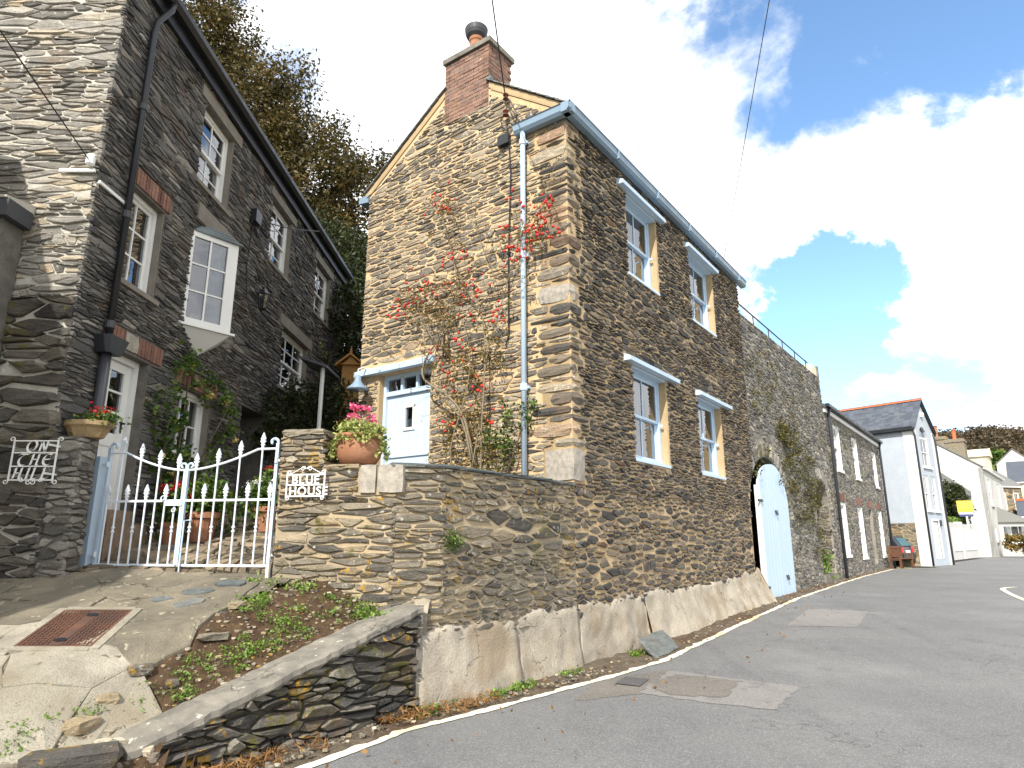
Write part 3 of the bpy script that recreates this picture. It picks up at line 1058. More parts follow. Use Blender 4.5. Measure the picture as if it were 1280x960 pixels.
# convex hull is not needed: slabs are kept by their centre and trimmed by the bed line
rs = random.Random(5)
slabs = cells([(-6.6, 2.2), (-1.6, 2.2), (-1.6, 7.22), (-6.6, 7.22)], [(-3.79, 5.46, -3.37, 5.97)], .62, .46,
              inside=lambda x, y: st(x, y)[1] < bed_t(st(x, y)[0]) + .1 or y > 7.2, wave=.1, seed=21, spread=.6, drop=.10)


def slab_piece(poly, name, mat, parent, gap, top, jz, grow=1.0):
    cx, cy = sum(p[0] for p in poly) / len(poly), sum(p[1] for p in poly) / len(poly)
    q = []
    for i in range(len(poly)):
        a, b = poly[i], poly[(i + 1) % len(poly)]
        L = math.dist(a, b)
        n = max(1, int(L / .17))
        for k in range(n):
            w = k / n
            jj = .028 if k else .0
            q.append((a[0] + (b[0] - a[0]) * w + rs.uniform(-jj, jj), a[1] + (b[1] - a[1]) * w + rs.uniform(-jj, jj)))
    if len(q) > 16:
        q = q[:: 2]
    hw = max(math.dist(p, (cx, cy)) for p in q)
    k = 1 - gap / hw
    q = [(cx + (x - cx) * k * grow, cy + (y - cy) * k * grow) for x, y in q]
    n = len(q)
    dz = rs.uniform(-jz, jz)
    v = [(x, y, gpath(x, y) - .05) for x, y in q]
    v += [(x, y, gpath(x, y) + top * .86 + dz + rs.uniform(-.003, .003)) for x, y in q]
    v += [(cx + (x - cx) * .95, cy + (y - cy) * .95, gpath(cx + (x - cx) * .95, cy + (y - cy) * .95) + top + dz + rs.uniform(-.002, .002)) for x, y in q]
    v += [(cx + (x - cx) * .45, cy + (y - cy) * .45, gpath(cx + (x - cx) * .45, cy + (y - cy) * .45) + top + dz + rs.uniform(-.008, .008)) for x, y in q]
    v.append((cx, cy, gpath(cx, cy) + top + dz))
    f = [(r * n + i, r * n + (i + 1) % n, (r + 1) * n + (i + 1) % n, (r + 1) * n + i) for r in (0, 1, 2) for i in range(n)]
    f += [(3 * n + i, 3 * n + (i + 1) % n, 4 * n) for i in range(n)]
    ar = sum(q[i][0] * q[(i + 1) % n][1] - q[(i + 1) % n][0] * q[i][1] for i in range(n))
    if ar < 0:
        f = [t[::-1] for t in f]
    return mk(name, v, f, mat, parent, tones=[rs.random()] * len(v))


for poly in slabs:
    cy_ = sum(p[1] for p in poly) / len(poly)
    slab_piece(poly, 'paving_slab', 'path_stone' if cy_ > 5.75 + .3 * math.sin(poly[0][0] * 3) else 'pale_concrete', path, .002, .03, .003)
# pieces of slate set in the concrete by the gate
for (cx, cy, a, b, r) in [(-3.02, 6.55, .17, .07, .1), (-2.95, 6.28, .13, .08, .5), (-2.78, 6.74, .17, .08, -.1), (-3.25, 6.36, .1, .06, .3)]:
    q = []
    for k in range(9):
        th = 2 * math.pi * k / 9
        m_ = U(.8, 1.1)
        X, Y = a * math.cos(th) * m_, b * math.sin(th) * m_
        q.append((cx + X * math.cos(r) - Y * math.sin(r), cy + X * math.sin(r) + Y * math.cos(r)))
    slab_piece(q, 'inset_slate', 'slate_slab', path, .0, .047, .003)

# lane beyond the gate
lane = MB()
ln = 26
vv, ff = [], []
for j in range(ln + 1):
    y = 7.15 + j * .55
    for i in range(7):
        x = -5.6 + i * .56
        vv.append((x, y, gpath(x, y) - .02))
for j in range(ln):
    for i in range(6):
        ff.append((j * 7 + i, j * 7 + i + 1, (j + 1) * 7 + i + 1, (j + 1) * 7 + i))
lane_o = mk('lane', vv, ff, 'dark_mortar', None, kind='structure')
L = []
for poly in cells([(-5.0, 7.3), (-2.4, 7.3), (-2.4, 15), (-5.0, 15)], [], .3, .17, wave=.03, seed=31):
    cx, cy = sum(p[0] for p in poly) / len(poly), sum(p[1] for p in poly) / len(poly)
    n = len(poly)
    q = [(cx + (x - cx) * .88, cy + (y - cy) * .86) for x, y in poly]
    dz = U(-.008, .012)
    v = [(x, y, gpath(x, y) - .03) for x, y in q] + [(cx + (x - cx) * .9, cy + (y - cy) * .9, gpath(x, y) + .012 + dz) for x, y in q] + [(cx, cy, gpath(cx, cy) + .024 + dz)]
    f = [(i, (i + 1) % n, n + (i + 1) % n, n + i) for i in range(n)] + [(n + i, n + (i + 1) % n, 2 * n) for i in range(n)]
    pc = project((cx, cy, gpath(cx, cy)))
    L.append((40 / (1 + cy) * 60 if pc and 0 < pc[0] < 1280 and pc[1] < 960 else 0, v, f, random.random(), 'cobble'))
emit(lane_o, L, 220, 'cobble', 'cobbles')

# rising ground behind the houses
v, f, idx = [], [], {}
nx, ny = 34, 24
for j in range(ny + 1):
    for i in range(nx + 1):
        x, y = -46 + i * 1.4, 12.4 + j * 1.4
        s, t = st(x, y)
        if t < 4.75 and s > -1.0 or (s > 7.5 and t < 6):
            continue
        z = gpath(-4, y) - .3 + max(0, y - 18) * -.02 + max(0, -x - 11) * .1 + .25 * math.sin(x * .5) * math.sin(y * .4)
        idx[(i, j)] = len(v)
        v.append((x, y, z))
for (i, j) in idx:
    q = [(i, j), (i + 1, j), (i + 1, j + 1), (i, j + 1)]
    if all(k in idx for k in q):
        f.append(tuple(idx[k] for k in q))
mk('terrain', v, f, 'grass_bank', None, kind='structure')

# yard in front of the blue door
mb = MB()
mb.prism([xy(.05, -.0), xy(.05, 4.6), (-2.55, 11.6), (-2.45, 7.3), (-1.2, 7.0), xy(-2.6, .2), xy(-.05, .1)], 2.2, 2.37)
mb.build('yard', 'verge', None, 'structure')


# ------------------------------------------------------------------ windows
def window_part(parent, Fx, s0, s1, z0, z1, setb, mat, cols, rows, sash=True, fw=.055, lean=0, backing=None, name='window', bar=.022, stile=.045):
    """box frame, sashes with glazing bars, a pane of glass in each light"""
    mb = MB()
    d1, d0 = -setb + .03, -setb - .09
    mb.fbox(Fx, s0, s0 + fw, z0, z1, d0, d1)
    mb.fbox(Fx, s1 - fw, s1, z0, z1, d0, d1)
    mb.fbox(Fx, s0 + fw, s1 - fw, z1 - fw, z1, d0, d1 - .002)
    mb.fbox(Fx, s0 + fw, s1 - fw, z0, z0 + fw * .8, d0, d1 - .002)
    w = mb.build(name, mat, parent)
    a0, a1, b0, b1 = s0 + fw, s1 - fw, z0 + fw * .8, z1 - fw
    if sash:
        mid = (b0 + b1) / 2
        lights = [(b0, mid + .02, d0 + .02, d0 + .055), (mid - .02, b1, d0 + .06, d0 + .095)]
    else:
        lights = [(b0, b1, d0 + .035, d0 + .08)]
    for (y0, y1, e0, e1) in lights:
        mb = MB()
        mb.fbox(Fx, a0, a0 + stile, y0, y1, e0, e1)
        mb.fbox(Fx, a1 - stile, a1, y0, y1, e0, e1)
        mb.fbox(Fx, a0 + stile, a1 - stile, y0, y0 + stile, e0, e1 - .001)
        mb.fbox(Fx, a0 + stile, a1 - stile, y1 - stile, y1, e0, e1 - .001)
        r_ = rows if not sash else max(1, rows // 2)
        g0, g1, h0, h1 = a0 + stile, a1 - stile, y0 + stile, y1 - stile
        for c in range(1, cols):
            x = g0 + (g1 - g0) * c / cols
            mb.fbox(Fx, x - bar / 2, x + bar / 2, h0, h1, e0 + .008, e1 - .004)
        for r in range(1, r_):
            y = h0 + (h1 - h0) * r / r_
            mb.fbox(Fx, g0, g1, y - bar / 2, y + bar / 2, e0 + .009, e1 - .005)
        mb.build('sash', mat, w)
        em = (e0 + e1) / 2
        for c in range(cols):
            for r in range(r_):
                x0, x1 = g0 + (g1 - g0) * c / cols, g0 + (g1 - g0) * (c + 1) / cols
                y0_, y1_ = h0 + (h1 - h0) * r / r_, h0 + (h1 - h0) * (r + 1) / r_
                tl, tz = U(-.004, .004), U(-.003, .003)
                P = Fx.P
                vs = [P(x0, y0_, em - tl - tz), P(x1, y0_, em + tl - tz), P(x1, y1_, em + tl + tz), P(x0, y1_, em - tl + tz)]
                mk('pane', vs, [(3, 2, 1, 0) if Fx.flip else (0, 1, 2, 3)], 'glass', w)
    if backing:
        for (q0, q1, m_) in backing:
            x0, x1 = s0 + (s1 - s0) * q0, s0 + (s1 - s0) * q1
            n = 14
            vs, fs = [], []
            for k in range(n + 1):
                x = x0 + (x1 - x0) * k / n
                dd = d0 - .12 + .025 * math.sin(k * 2.2)
                vs += [Fx.P(x, z0 + .03, dd), Fx.P(x, z1 - .02, dd)]
                if k:
                    fs.append((2 * k - 2, 2 * k, 2 * k + 1, 2 * k - 1))
            mk('curtain', vs, fs, m_, w)
    return w


def brick_set(u, n, Ls, Hs, Ds, mat, k=6):
    out = []
    u, n = Vector(u), Vector(n)
    for i in range(k):
        mb = MB()
        mb.hexa([u * (a * Ls / 2) + Z * (b * Hs / 2) + n * (c * Ds / 2) + u * U(-.004, .004) + Z * U(-.003, .003) + n * U(-.003, .003)
                 for (a, c, b) in [(-1, -1, -1), (1, -1, -1), (1, 1, -1), (-1, 1, -1), (-1, -1, 1), (1, -1, 1), (1, 1, 1), (-1, 1, 1)]], U(0, 1))
        me = bpy.data.meshes.new('brick')
        me.from_pydata(mb.v, [], mb.f)
        a = me.attributes.new('tone', 'FLOAT', 'POINT')
        a.data.foreach_set('value', np.asarray(mb.t, dtype=np.float32))
        me.materials.append(M[mat])
        out.append(me)
    return out


def put(name, mesh, p, parent):
    o = bpy.data.objects.new(name, mesh)
    COL.objects.link(o)
    o.parent = parent
    o.location = Vector(p) - world_loc(parent)
    return o


# ------------------------------------------------------------------ the house with blue windows
house = thing('stone_house', 'two-storey rubble stone house with pale blue sash windows, door and gutter', 'house', H)
FW = [(2.05, 3.50, 2.93, 4.57), (5.10, 6.58, 2.95, 4.57), (2.08, 3.43, 6.27, 7.86), (5.15, 6.68, 6.27, 7.86)]
DOOR = (2.76, 4.06, 2.40, 4.56)
wall_slab('wall', house, F, [(-.0, .0), (8.22, .0), (8.22, 2.2), (8.25, 2.5), (8.33, 2.8), (8.46, 3.06), (8.65, 3.28), (8.65, 8.30), (0, 8.30)], [rect(a, b, c, d) for a, b, c, d in FW], .5, 'face_mortar')
wall_slab('wall', house, G, [(.02, 1.8), (4.57, 1.8), (4.57, 8.33), (2.264, 9.98), (.02, 8.34)], [rect(*DOOR)], .48, 'buff_mortar')
mb = MB()
mb.fprism(Fr(H + E2 * 4.57, E1, E2), [(.48, 1.8), (8.65, 1.8), (8.65, 8.3), (.48, 8.3)], -.4, 0)
mb.fprism(Fr(H + E1 * 8.65, E2, E1), [(.5, 1.8), (4.17, 1.8), (4.17, 8.4), (2.264, 9.9), (.5, 8.4)], -.4, -.01)
mb.build('wall', 'face_mortar', house)
# inside: floors and partition that keep the rooms dark
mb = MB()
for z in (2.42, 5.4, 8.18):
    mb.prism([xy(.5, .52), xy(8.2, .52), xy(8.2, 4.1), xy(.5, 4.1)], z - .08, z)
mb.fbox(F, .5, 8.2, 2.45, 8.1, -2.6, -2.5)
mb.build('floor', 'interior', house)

# roof: two slate slopes, verge mortar, ridge
for sg in (0, 1):
    ze, zr, te = 8.40, 10.12, (-.10 if sg == 0 else 4.70)
    mb = MB()
    rows = 13
    for r in range(rows):
        q0, q1 = r / rows, (r + 1) / rows + .03
        t0, t1 = te + (2.264 - te) * q0, te + (2.264 - te) * q1
        z0, z1 = ze + (zr - ze) * q0 + .045, ze + (zr - ze) * q1 + .025
        s = -.07 if not (1.5 < (t0 + t1) / 2 < 2.68) else .67
        while s < 8.72:
            w = U(.26, .36)
            e = min(8.72, s + w)
            P = lambda a, b, c: Vector((*xy(a, b), c))
            dz = U(0, .008)
            mb.hexa([P(s + .003, t0, z0 - .012), P(e - .003, t0, z0 - .012), P(e - .003, t1, z1 - .012), P(s + .003, t1, z1 - .012),
                     P(s + .003, t0, z0 + dz), P(e - .003, t0, z0 + dz), P(e - .003, t1, z1 + dz), P(s + .003, t1, z1 + dz)], U(0, 1))
            s = e
    mb.build('roof_slates', 'old_slate', house, 'stuff')
    mb = MB()
    kz = lambda t: ze + (zr - ze) * (t - te) / (2.264 - te)
    tc1 = 1.56 if sg == 0 else 2.61
    for (ta, tb, dd1) in ((te, tc1, .02), (tc1, 2.264, -.665)):
        mb.fprism(G, [(ta, kz(ta)), (tb, kz(tb)), (tb, kz(tb) - .12), (ta, kz(ta) - .11)], -8.68, dd1)
    mb.build('roof', 'reveal_render', house)
    mb = MB()
    for (a0, a1) in ([(.10, 1.52)] if sg == 0 else [(2.64, 4.56)]):
        k = lambda t: ze + (zr - ze) * (t - te) / (2.264 - te)
        mb.fprism(G, [(a0, k(a0) - .02), (a1, k(a1) - .02), (a1, k(a1) - .145), (a0, k(a0) - .135)], -.02, .018)
    mb.build('verge_render', 'reveal_render', house)

# quoins: long flat slabs wrapping the road corner
qrects_f, qrects_g = [], []
z = 2.44
i = 0
while z < 8.12:
    big = i == 0
    h = .46 if big else random.choice([U(.06, .1), U(.09, .15), U(.13, .22)])
    if 5.0 < z < 5.25:
        h = .30
    lg, lf = (U(.48, .74), U(.16, .26)) if i % 2 == 0 else (U(.26, .42), U(.3, .5))
    if big:
        lg, lf = .46, .3
    mid = 5.0 < z < 5.25
    pr = .035
    mb = MB()
    mb.rock(Vector((*xy((lf - pr) / 2, (lg - pr) / 2), z + h / 2)), E1 * ((lf + pr) / 2), E2 * ((lg + pr) / 2), Z * (h / 2), .035 if big else .085, U(.3, .95), .3 if not big else .12)
    mb.build('quoin', 'granite' if (big or mid) else random.choice(['gable_stone', 'face_stone', 'face_stone']), house)
    qrects_f.append((-.1, z - .012, lf + .012, z + h + .012))
    qrects_g.append((-.1, z - .012, lg + .012, z + h + .012))
    z += h + U(.012, .03)
    i += 1

ARC = (-.43, 2.93, .1, 2.2, 3.78)


def notch(x, z, m=.03):
    c, r, h = 8.65 + (ARC[0] + ARC[1]) / 2, (ARC[1] - ARC[0]) / 2 + m, ARC[4] - ARC[3] + m
    return (x > c - r and z < ARC[3]) or (z >= ARC[3] and ((x - c) / r) ** 2 + ((z - ARC[3]) / h) ** 2 < 1)


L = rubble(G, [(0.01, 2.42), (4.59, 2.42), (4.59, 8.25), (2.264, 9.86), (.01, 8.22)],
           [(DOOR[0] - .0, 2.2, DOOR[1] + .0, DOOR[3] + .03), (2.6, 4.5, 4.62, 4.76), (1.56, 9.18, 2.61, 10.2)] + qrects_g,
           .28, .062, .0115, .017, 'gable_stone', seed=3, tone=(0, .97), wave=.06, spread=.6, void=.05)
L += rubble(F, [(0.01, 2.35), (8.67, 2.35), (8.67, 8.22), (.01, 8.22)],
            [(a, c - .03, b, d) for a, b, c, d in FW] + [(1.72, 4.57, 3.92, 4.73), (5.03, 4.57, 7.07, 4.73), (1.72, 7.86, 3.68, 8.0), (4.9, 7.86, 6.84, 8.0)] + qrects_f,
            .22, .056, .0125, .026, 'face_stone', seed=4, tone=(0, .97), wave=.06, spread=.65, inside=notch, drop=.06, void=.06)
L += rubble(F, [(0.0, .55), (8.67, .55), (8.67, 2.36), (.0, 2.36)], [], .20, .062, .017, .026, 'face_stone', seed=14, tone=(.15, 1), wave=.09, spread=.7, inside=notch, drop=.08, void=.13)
# jamb stones round the corners of each opening
for Fx, (a, b, c, d), m_ in [(F, w_, 'face_stone') for w_ in FW] + [(G, DOOR, 'gable_stone')]:
    pass
emit(house, L, 300)

# reveals rendered smooth
for Fx, (a, b, c, d), m_ in [(F, w_, 1) for w_ in FW] + [(G, DOOR, 1)]:
    for q0, q1 in ((b - .022, b + .01), (a - .01, a + .022)):
        mb = MB()
        mb.fbox(Fx, q0, q1, c, d, -.14, -.012)
        mb.build('reveal', 'reveal_render', house)

LINT = [(1.74, 3.90, 4.58), (5.05, 7.05, 4.58), (1.74, 3.66, 7.87), (4.92, 6.82, 7.87)]
for (a, b, c, d), (l0, l1, lz), bk in zip(FW, LINT, [None, None, None, None]):
    w = window_part(house, F, a + .03, b - .025, c + .04, d, .17, 'blue', 2, 2, True, .07, backing=bk, stile=.05)
    mb = MB()
    mb.fbox(F, a + .0, b, c - .015, c + .035, -.3, .015)
    mb.build('sill', 'blue', w)
    mb = MB()
    mb.fbox(F, b - .12, b - .09, (c + d) / 2 - .07, (c + d) / 2 - .03, -.12, -.06)
    mb.fbox(F, a + .10, a + .13, (c + d) / 2 - .07, (c + d) / 2 - .03, -.12, -.06)
    mb.build('sash_horn', 'blue', w)
    mb = MB()
    # drip board: slightly sloping top
    P = F.P
    mb.hexa([P(l0, lz, -.16), P(l1, lz, -.16), P(l1, lz, .13), P(l0, lz, .13), P(l0, lz + .13, -.02), P(l1, lz + .13, -.02), P(l1, lz + .07, .135), P(l0, lz + .07, .135)])
    mb.fbox(F, a + .024, b - .024, d - .035, d - .002, -.2, -.002)
    mb.build('lintel', 'blue', house)

# blue door with three top lights and a peep window
dr = MB()
a, b, c, d = DOOR
fd = -.15
dr.fbox(G, a, a + .085, c, d - .0, fd - .09, fd + .03)
dr.fbox(G, b - .085, b, c, d - .0, fd - .09, fd + .03)
dr.fbox(G, a + .085, b - .085, d - .08, d, fd - .09, fd + .028)
dr.fbox(G, a + .085, b - .085, 4.17, 4.25, fd - .09, fd + .034)
for q in (1 / 3, 2 / 3):
    x = a + .085 + (b - a - .17) * q
    dr.fbox(G, x - .022, x + .022, 4.25, d - .08, fd - .08, fd + .02)
dfr = dr.build('door_frame', 'blue', house)
for k in range(3):
    x0 = a + .085 + (b - a - .17) * k / 3
    x1 = a + .085 + (b - a - .17) * (k + 1) / 3
    mk('pane', [G.P(x0, 4.25, fd - .03), G.P(x1, 4.25, fd - .028), G.P(x1, d - .08, fd - .032), G.P(x0, d - .08, fd - .03)], [(3, 2, 1, 0)], 'glass', dfr)
dl = MB()
x0, x1 = a + .087, b - .087
n_pl = 6
pw0, pw1, pz0, pz1 = 3.32, 3.50, 3.56, 3.92
for k in range(n_pl):
    s0_, s1_ = x0 + (x1 - x0) * k / n_pl + .0015, x0 + (x1 - x0) * (k + 1) / n_pl - .0015
    if s0_ < pw1 and s1_ > pw0:
        dl.fbox(G, s0_, s1_, c + .02, pz0, fd - .06, fd - .02)
        dl.fbox(G, s0_, s1_, pz1, 4.165, fd - .06, fd - .02)
        if s0_ < pw0:
            dl.fbox(G, s0_, pw0, pz0, pz1, fd - .06, fd - .02)
        if s1_ > pw1:
            dl.fbox(G, pw1, s1_, pz0, pz1, fd - .06, fd - .02)
    else:
        dl.fbox(G, s0_, s1_, c + .02, 4.165, fd - .06, fd - .02)
dl.fbox(G, x0 + .01, x1 - .01, 3.05, 3.10, fd - .02, fd + .012)
door = dl.build('door', 'blue', house)
mb = MB()
for q in [(pw0 - .05, pw1 + .05, pz0 - .05, pz0), (pw0 - .05, pw1 + .05, pz1, pz1 + .05), (pw0 - .05, pw0, pz0, pz1), (pw1, pw1 + .05, pz0, pz1)]:
    mb.fbox(G, *q, fd - .02, fd + .004)
mb.build('peep_window_frame', 'white', door)
mk('pane', [G.P(pw0, pz0, fd - .035), G.P(pw1, pz0, fd - .035), G.P(pw1, pz1, fd - .037), G.P(pw0, pz1, fd - .037)], [(3, 2, 1, 0)], 'glass', door)
mb = MB()
mb.fbox(G, pw0, pw1, pz0, pz0 + .16, fd - .06, fd - .05)
mb.build('peep_curtain', 'curtain', door)
mb = MB()
P = G.P
mb.hexa([P(2.62, 4.575, -.2), P(4.60, 4.575, -.2), P(4.60, 4.575, .13), P(2.62, 4.575, .13), P(2.62, 4.74, -.02), P(4.60, 4.74, -.02), P(4.60, 4.67, .135), P(2.62, 4.67, .135)])
mb.build('lintel', 'blue', house)

# gutter with its return on the gable, fascia and downpipe
mb = MB()
prof = [(.03, 8.20), (.13, 8.20), (.17, 8.25), (.18, 8.345), (.20, 8.36), (.03, 8.36)]
n = len(prof)
vs = [F.P(-.20, z, dd) for dd, z in prof] + [F.P(8.95, z, dd) for dd, z in prof]
mb.add(vs, [(k, (k + 1) % n, n + (k + 1) % n, n + k) for k in range(n)] + [tuple(range(n)), tuple(range(n, 2 * n))[::-1]])
vs = [G.P(-.20, z, dd) for dd, z in prof] + [G.P(.92, z, dd) for dd, z in prof]
mb.add(vs, [(k, (k + 1) % n, n + (k + 1) % n, n + k)[::-1] for k in range(n)] + [tuple(range(n))[::-1], tuple(range(n, 2 * n))])
gut = mb.build('gutter', 'blue_metal', house)
mb = MB()
for s_ in (1.5, 3.2, 4.9, 6.6, 8.3):
    mb.fbox(F, s_ - .018, s_ + .018, 8.193, 8.364, .02, .204)
mb.build('gutter_bracket', 'blue_metal', gut)
mb = MB()
mb.tube([G.P(.77, 2.40, .10), G.P(.77, 8.05, .10), G.P(.77, 8.22, .10)], .043, 10)
dp = mb.build('downpipe', 'blue', house, smooth_=True)
for z_ in (8.02, 6.0, 3.86):
    mb = MB()
    mb.lathe(G.P(.77, z_ - .05, .10), [(.046, 0), (.058, .01), (.058, .10), (.047, .115)], 12)
    mb.fbox(G, .70, .84, z_ - .01, z_ + .03, -.01, .075)
    mb.build('pipe_collar', 'blue', dp, smooth_=False)
# back-eaves gutter end seen at the left of the gable
mb = MB()
mb.fprism(G, [(4.58, 8.2), (4.85, 8.24), (4.83, 8.36), (4.58, 8.36)], -1.2, .05)
mb.build('gutter', 'blue_metal', house)

# brick chimney
chim = MB()
chim.hexa([G.P(1.585, 9.1, -.66), G.P(2.585, 9.1, -.66), G.P(2.585, 9.1, -.004), G.P(1.585, 9.1, -.004), G.P(1.585, 10.46, -.66), G.P(2.585, 10.46, -.66), G.P(2.585, 10.46, -.004), G.P(1.585, 10.46, -.004)])
ch = chim.build('chimney', 'brick_mortar', house)
bf = brick_set(E2, -E1, .222, .066, .11, 'brick')
bs_ = brick_set(E1, -E2, .222, .066, .11, 'brick')
bfh = brick_set(E2, -E1, .105, .066, .11, 'brick')
bsh = brick_set(E1, -E2, .105, .066, .11, 'brick')
z = 9.18
r = 0
while z < 10.44:
    x = 1.575 + (0 if r % 2 else .0)
    if r % 2:
        put('brick', random.choice(bfh), G.P(x + .055, z, -.045 + U(-.004, .004)), ch)
        x += .117
    while x + .2 < 2.62:
        put('brick', random.choice(bf), G.P(x + .111, z, -.045 + U(-.004, .004)), ch)
        x += .2335
    if x + .09 < 2.61:
        put('brick', random.choice(bfh), G.P(x + .052, z, -.045), ch)
    y = .105
    if r % 2 == 0:
        put('brick', random.choice(bsh), H + E1 * (y + .055) + E2 * (1.575 + .045) + Z * z, ch)
        y += .117
    while y + .2 < .68:
        put('brick', random.choice(bs_), H + E1 * (y + .111) + E2 * (1.575 + .045 + U(-.004, .004)) + Z * z, ch)
        y += .2335
    z += .0765
    r += 1
mb = MB()
mb.fbox(G, 1.52, 2.65, 10.45, 10.55, -.72, .055)
mb.build('chimney_cap', 'concrete', ch)
pc_ = G.P(2.16, 10.55, -.34)
mb = MB()
mb.lathe(pc_, [(.15, 0), (.15, .06), (.125, .1), (.12, .42), (.14, .45), (.14, .52)], 18)
mb.build('chimney_pot', 'terracotta', ch, smooth_=False)
mb = MB()
mb.lathe(pc_ + Z * .5, [(.11, 0), (.15, .015), (.19, .06), (.215, .13), (.225, .22), (.215, .235), (.03, .25)], 24)
mb.build('cowl', 'dark_grey', ch)
mb = MB()
mb.fbox(G, 1.50, 1.60, 9.63, 9.70, -.02, .05)
mb.build('flashing', 'lead', ch)


# plinths of battered render at the foot of the road walls
def plinth(name, s0, s1, tops, outs, parent, seed):
    from mathutils import noise as mn
    n = max(3, int((s1 - s0) / .055))
    m = 13
    v, f = [], []
    for i in range(n + 1):
        s = s0 + (s1 - s0) * i / n
        zt = float(np.interp(s, *zip(*tops))) + .10 * mn.noise((s * 1.7, seed, 0)) + .05 * mn.noise((s * 7, seed, 3)) + .02 * mn.noise((s * 21, seed, 5))
        ob = float(np.interp(s, *zip(*outs))) + .07 * mn.noise((s * 1.1, seed, 9))
        zb = zroad(s) - .06
        for k in range(m + 1):
            q = k / m
            z = zb + (zt - zb) * min(1, q * 1.04)
            dd = .025 + (ob - .025) * (1 - q) ** 1.5 + .035 * mn.noise((s * 2.6, z * 2.6, seed)) + .016 * mn.noise((s * 8, z * 8, seed)) + .008 * mn.noise((s * 22, z * 22, seed))
            cr = abs(mn.noise((s * 1.6 + 3 * mn.noise((s, z * 2, 4)), z * .9, seed + 7)))
            dd -= .022 * max(0, 1 - cr / .025)
            v.append(F.P(s, z, max(.004, dd) if k < m else -.03))
    for i in range(n):
        for k in range(m):
            f.append((i * (m + 1) + k, (i + 1) * (m + 1) + k, (i + 1) * (m + 1) + k + 1, i * (m + 1) + k + 1))
    f.append(tuple(range(m + 1)))
    f.append(tuple(range(n * (m + 1), (n + 1) * (m + 1)))[::-1])
    return mk(name, v, f, 'plinth_render', parent, smooth_=True)


plinth('plinth', .02, 2.1, [(.0, .80), (2.1, .82)], [(0, .10), (2.1, .13)], house, 1)
plinth('plinth', 2.12, 8.45, [(2.1, .86), (4, .82), (6.4, .88), (8.6, 1.0)], [(2.1, .16), (3.2, .34), (5, .30), (7.6, .36), (8.45, .42)], house, 2)

# ------------------------------------------------------------------ retaining wall beside the gate
gwall = thing('garden_wall', 'lichened rubble retaining wall with two granite blocks below the blue door', 'wall', (-1.6, 7.2, 0))
A0, A1 = GW.P(0, 0), GW.P(1.30, 0)
B1 = F.P(-2.70, 0)
CH = Fr(A1, (B1 - A1), Z.cross(B1 - A1) * -1)
CHL = (B1 - A1).length
foot = [A0, A1, B1, F.P(.0, 0), F.P(.0, 0, -.4), F.P(-2.55, 0, -.42), GW.P(1.2, 0, -.42), GW.P(.45, 0, -.42), GW.P(.45, 0, -.5), GW.P(0, 0, -.5)]
foot = [p for i, p in enumerate(foot) if i != 8]
mb = MB()
mb.prism([(p.x, p.y) for p in foot], -.2, 2.37)
mb.build('wall', 'garden_mortar', gwall)
# pier at the gate end
mb = MB()
mb.fprism(GW, rect(-.005, .47, .6, 2.74), -.46, -.004)
mb.build('pier', 'garden_mortar', gwall)
# flank towards the lane
lf = [Vector((-2.46, 7.55, 0)), Vector((-2.80, 11.75, 0))]
mb = MB()
mb.prism([(lf[0].x, lf[0].y), (lf[0].x + .35, lf[0].y), (lf[1].x + .4, lf[1].y), (lf[1].x, lf[1].y)], .9, 2.55)
mb.build('wall', 'garden_mortar', gwall)
LFF = Fr(lf[0], lf[1] - lf[0], (-1, -.08, 0))
PSIDE = Fr(GW.P(0, 0, -.46), GW.n, -GW.u)

L = rubble(GW, [(.0, .62), (1.33, .62), (1.33, 2.36), (.0, 2.36)], [(.90, 2.09, 1.29, 2.42)], .27, .050, .007, .026, 'garden_stone', seed=41, wave=.03, spread=.6, void=.04)
L += rubble(GW, [(-.02, 2.35), (.49, 2.35), (.49, 2.75), (-.02, 2.75)], [], .26, .05, .005, .032, 'garden_stone', seed=42, wave=.01, drop=.02)
L += rubble(Fr(GW.P(.47, 0, 0), -GW.n, GW.u), [(-.02, 2.38), (.46, 2.38), (.46, 2.75), (-.02, 2.75)], [], .24, .05, .005, .03, 'garden_stone', seed=47, wave=.01)
L += rubble(CH, [(-.03, .5), (CHL + .03, .5), (CHL + .03, 2.36), (-.03, 2.36)], [], .26, .052, .008, .028, 'garden_stone', seed=43, wave=.02)
L += rubble(F, [(-2.73, .62), (.02, .62), (.02, 2.37), (-2.73, 2.37)], [], .21, .058, .013, .026, 'garden_stone', seed=44, wave=.06, tone=(0, .7), spread=.6, void=.09)
L += rubble(PSIDE, [(0, .9), (.46, .9), (.46, 2.74), (0, 2.74)], [], .26, .075, .008, .03, 'garden_stone', seed=45, wave=.02)
L += rubble(LFF, [(0, 1.2), (4.2, 1.2), (4.2, 2.52), (0, 2.52)], [], .3, .09, .01, .03, 'dark_stone', seed=46)
emit(gwall, L, 300)
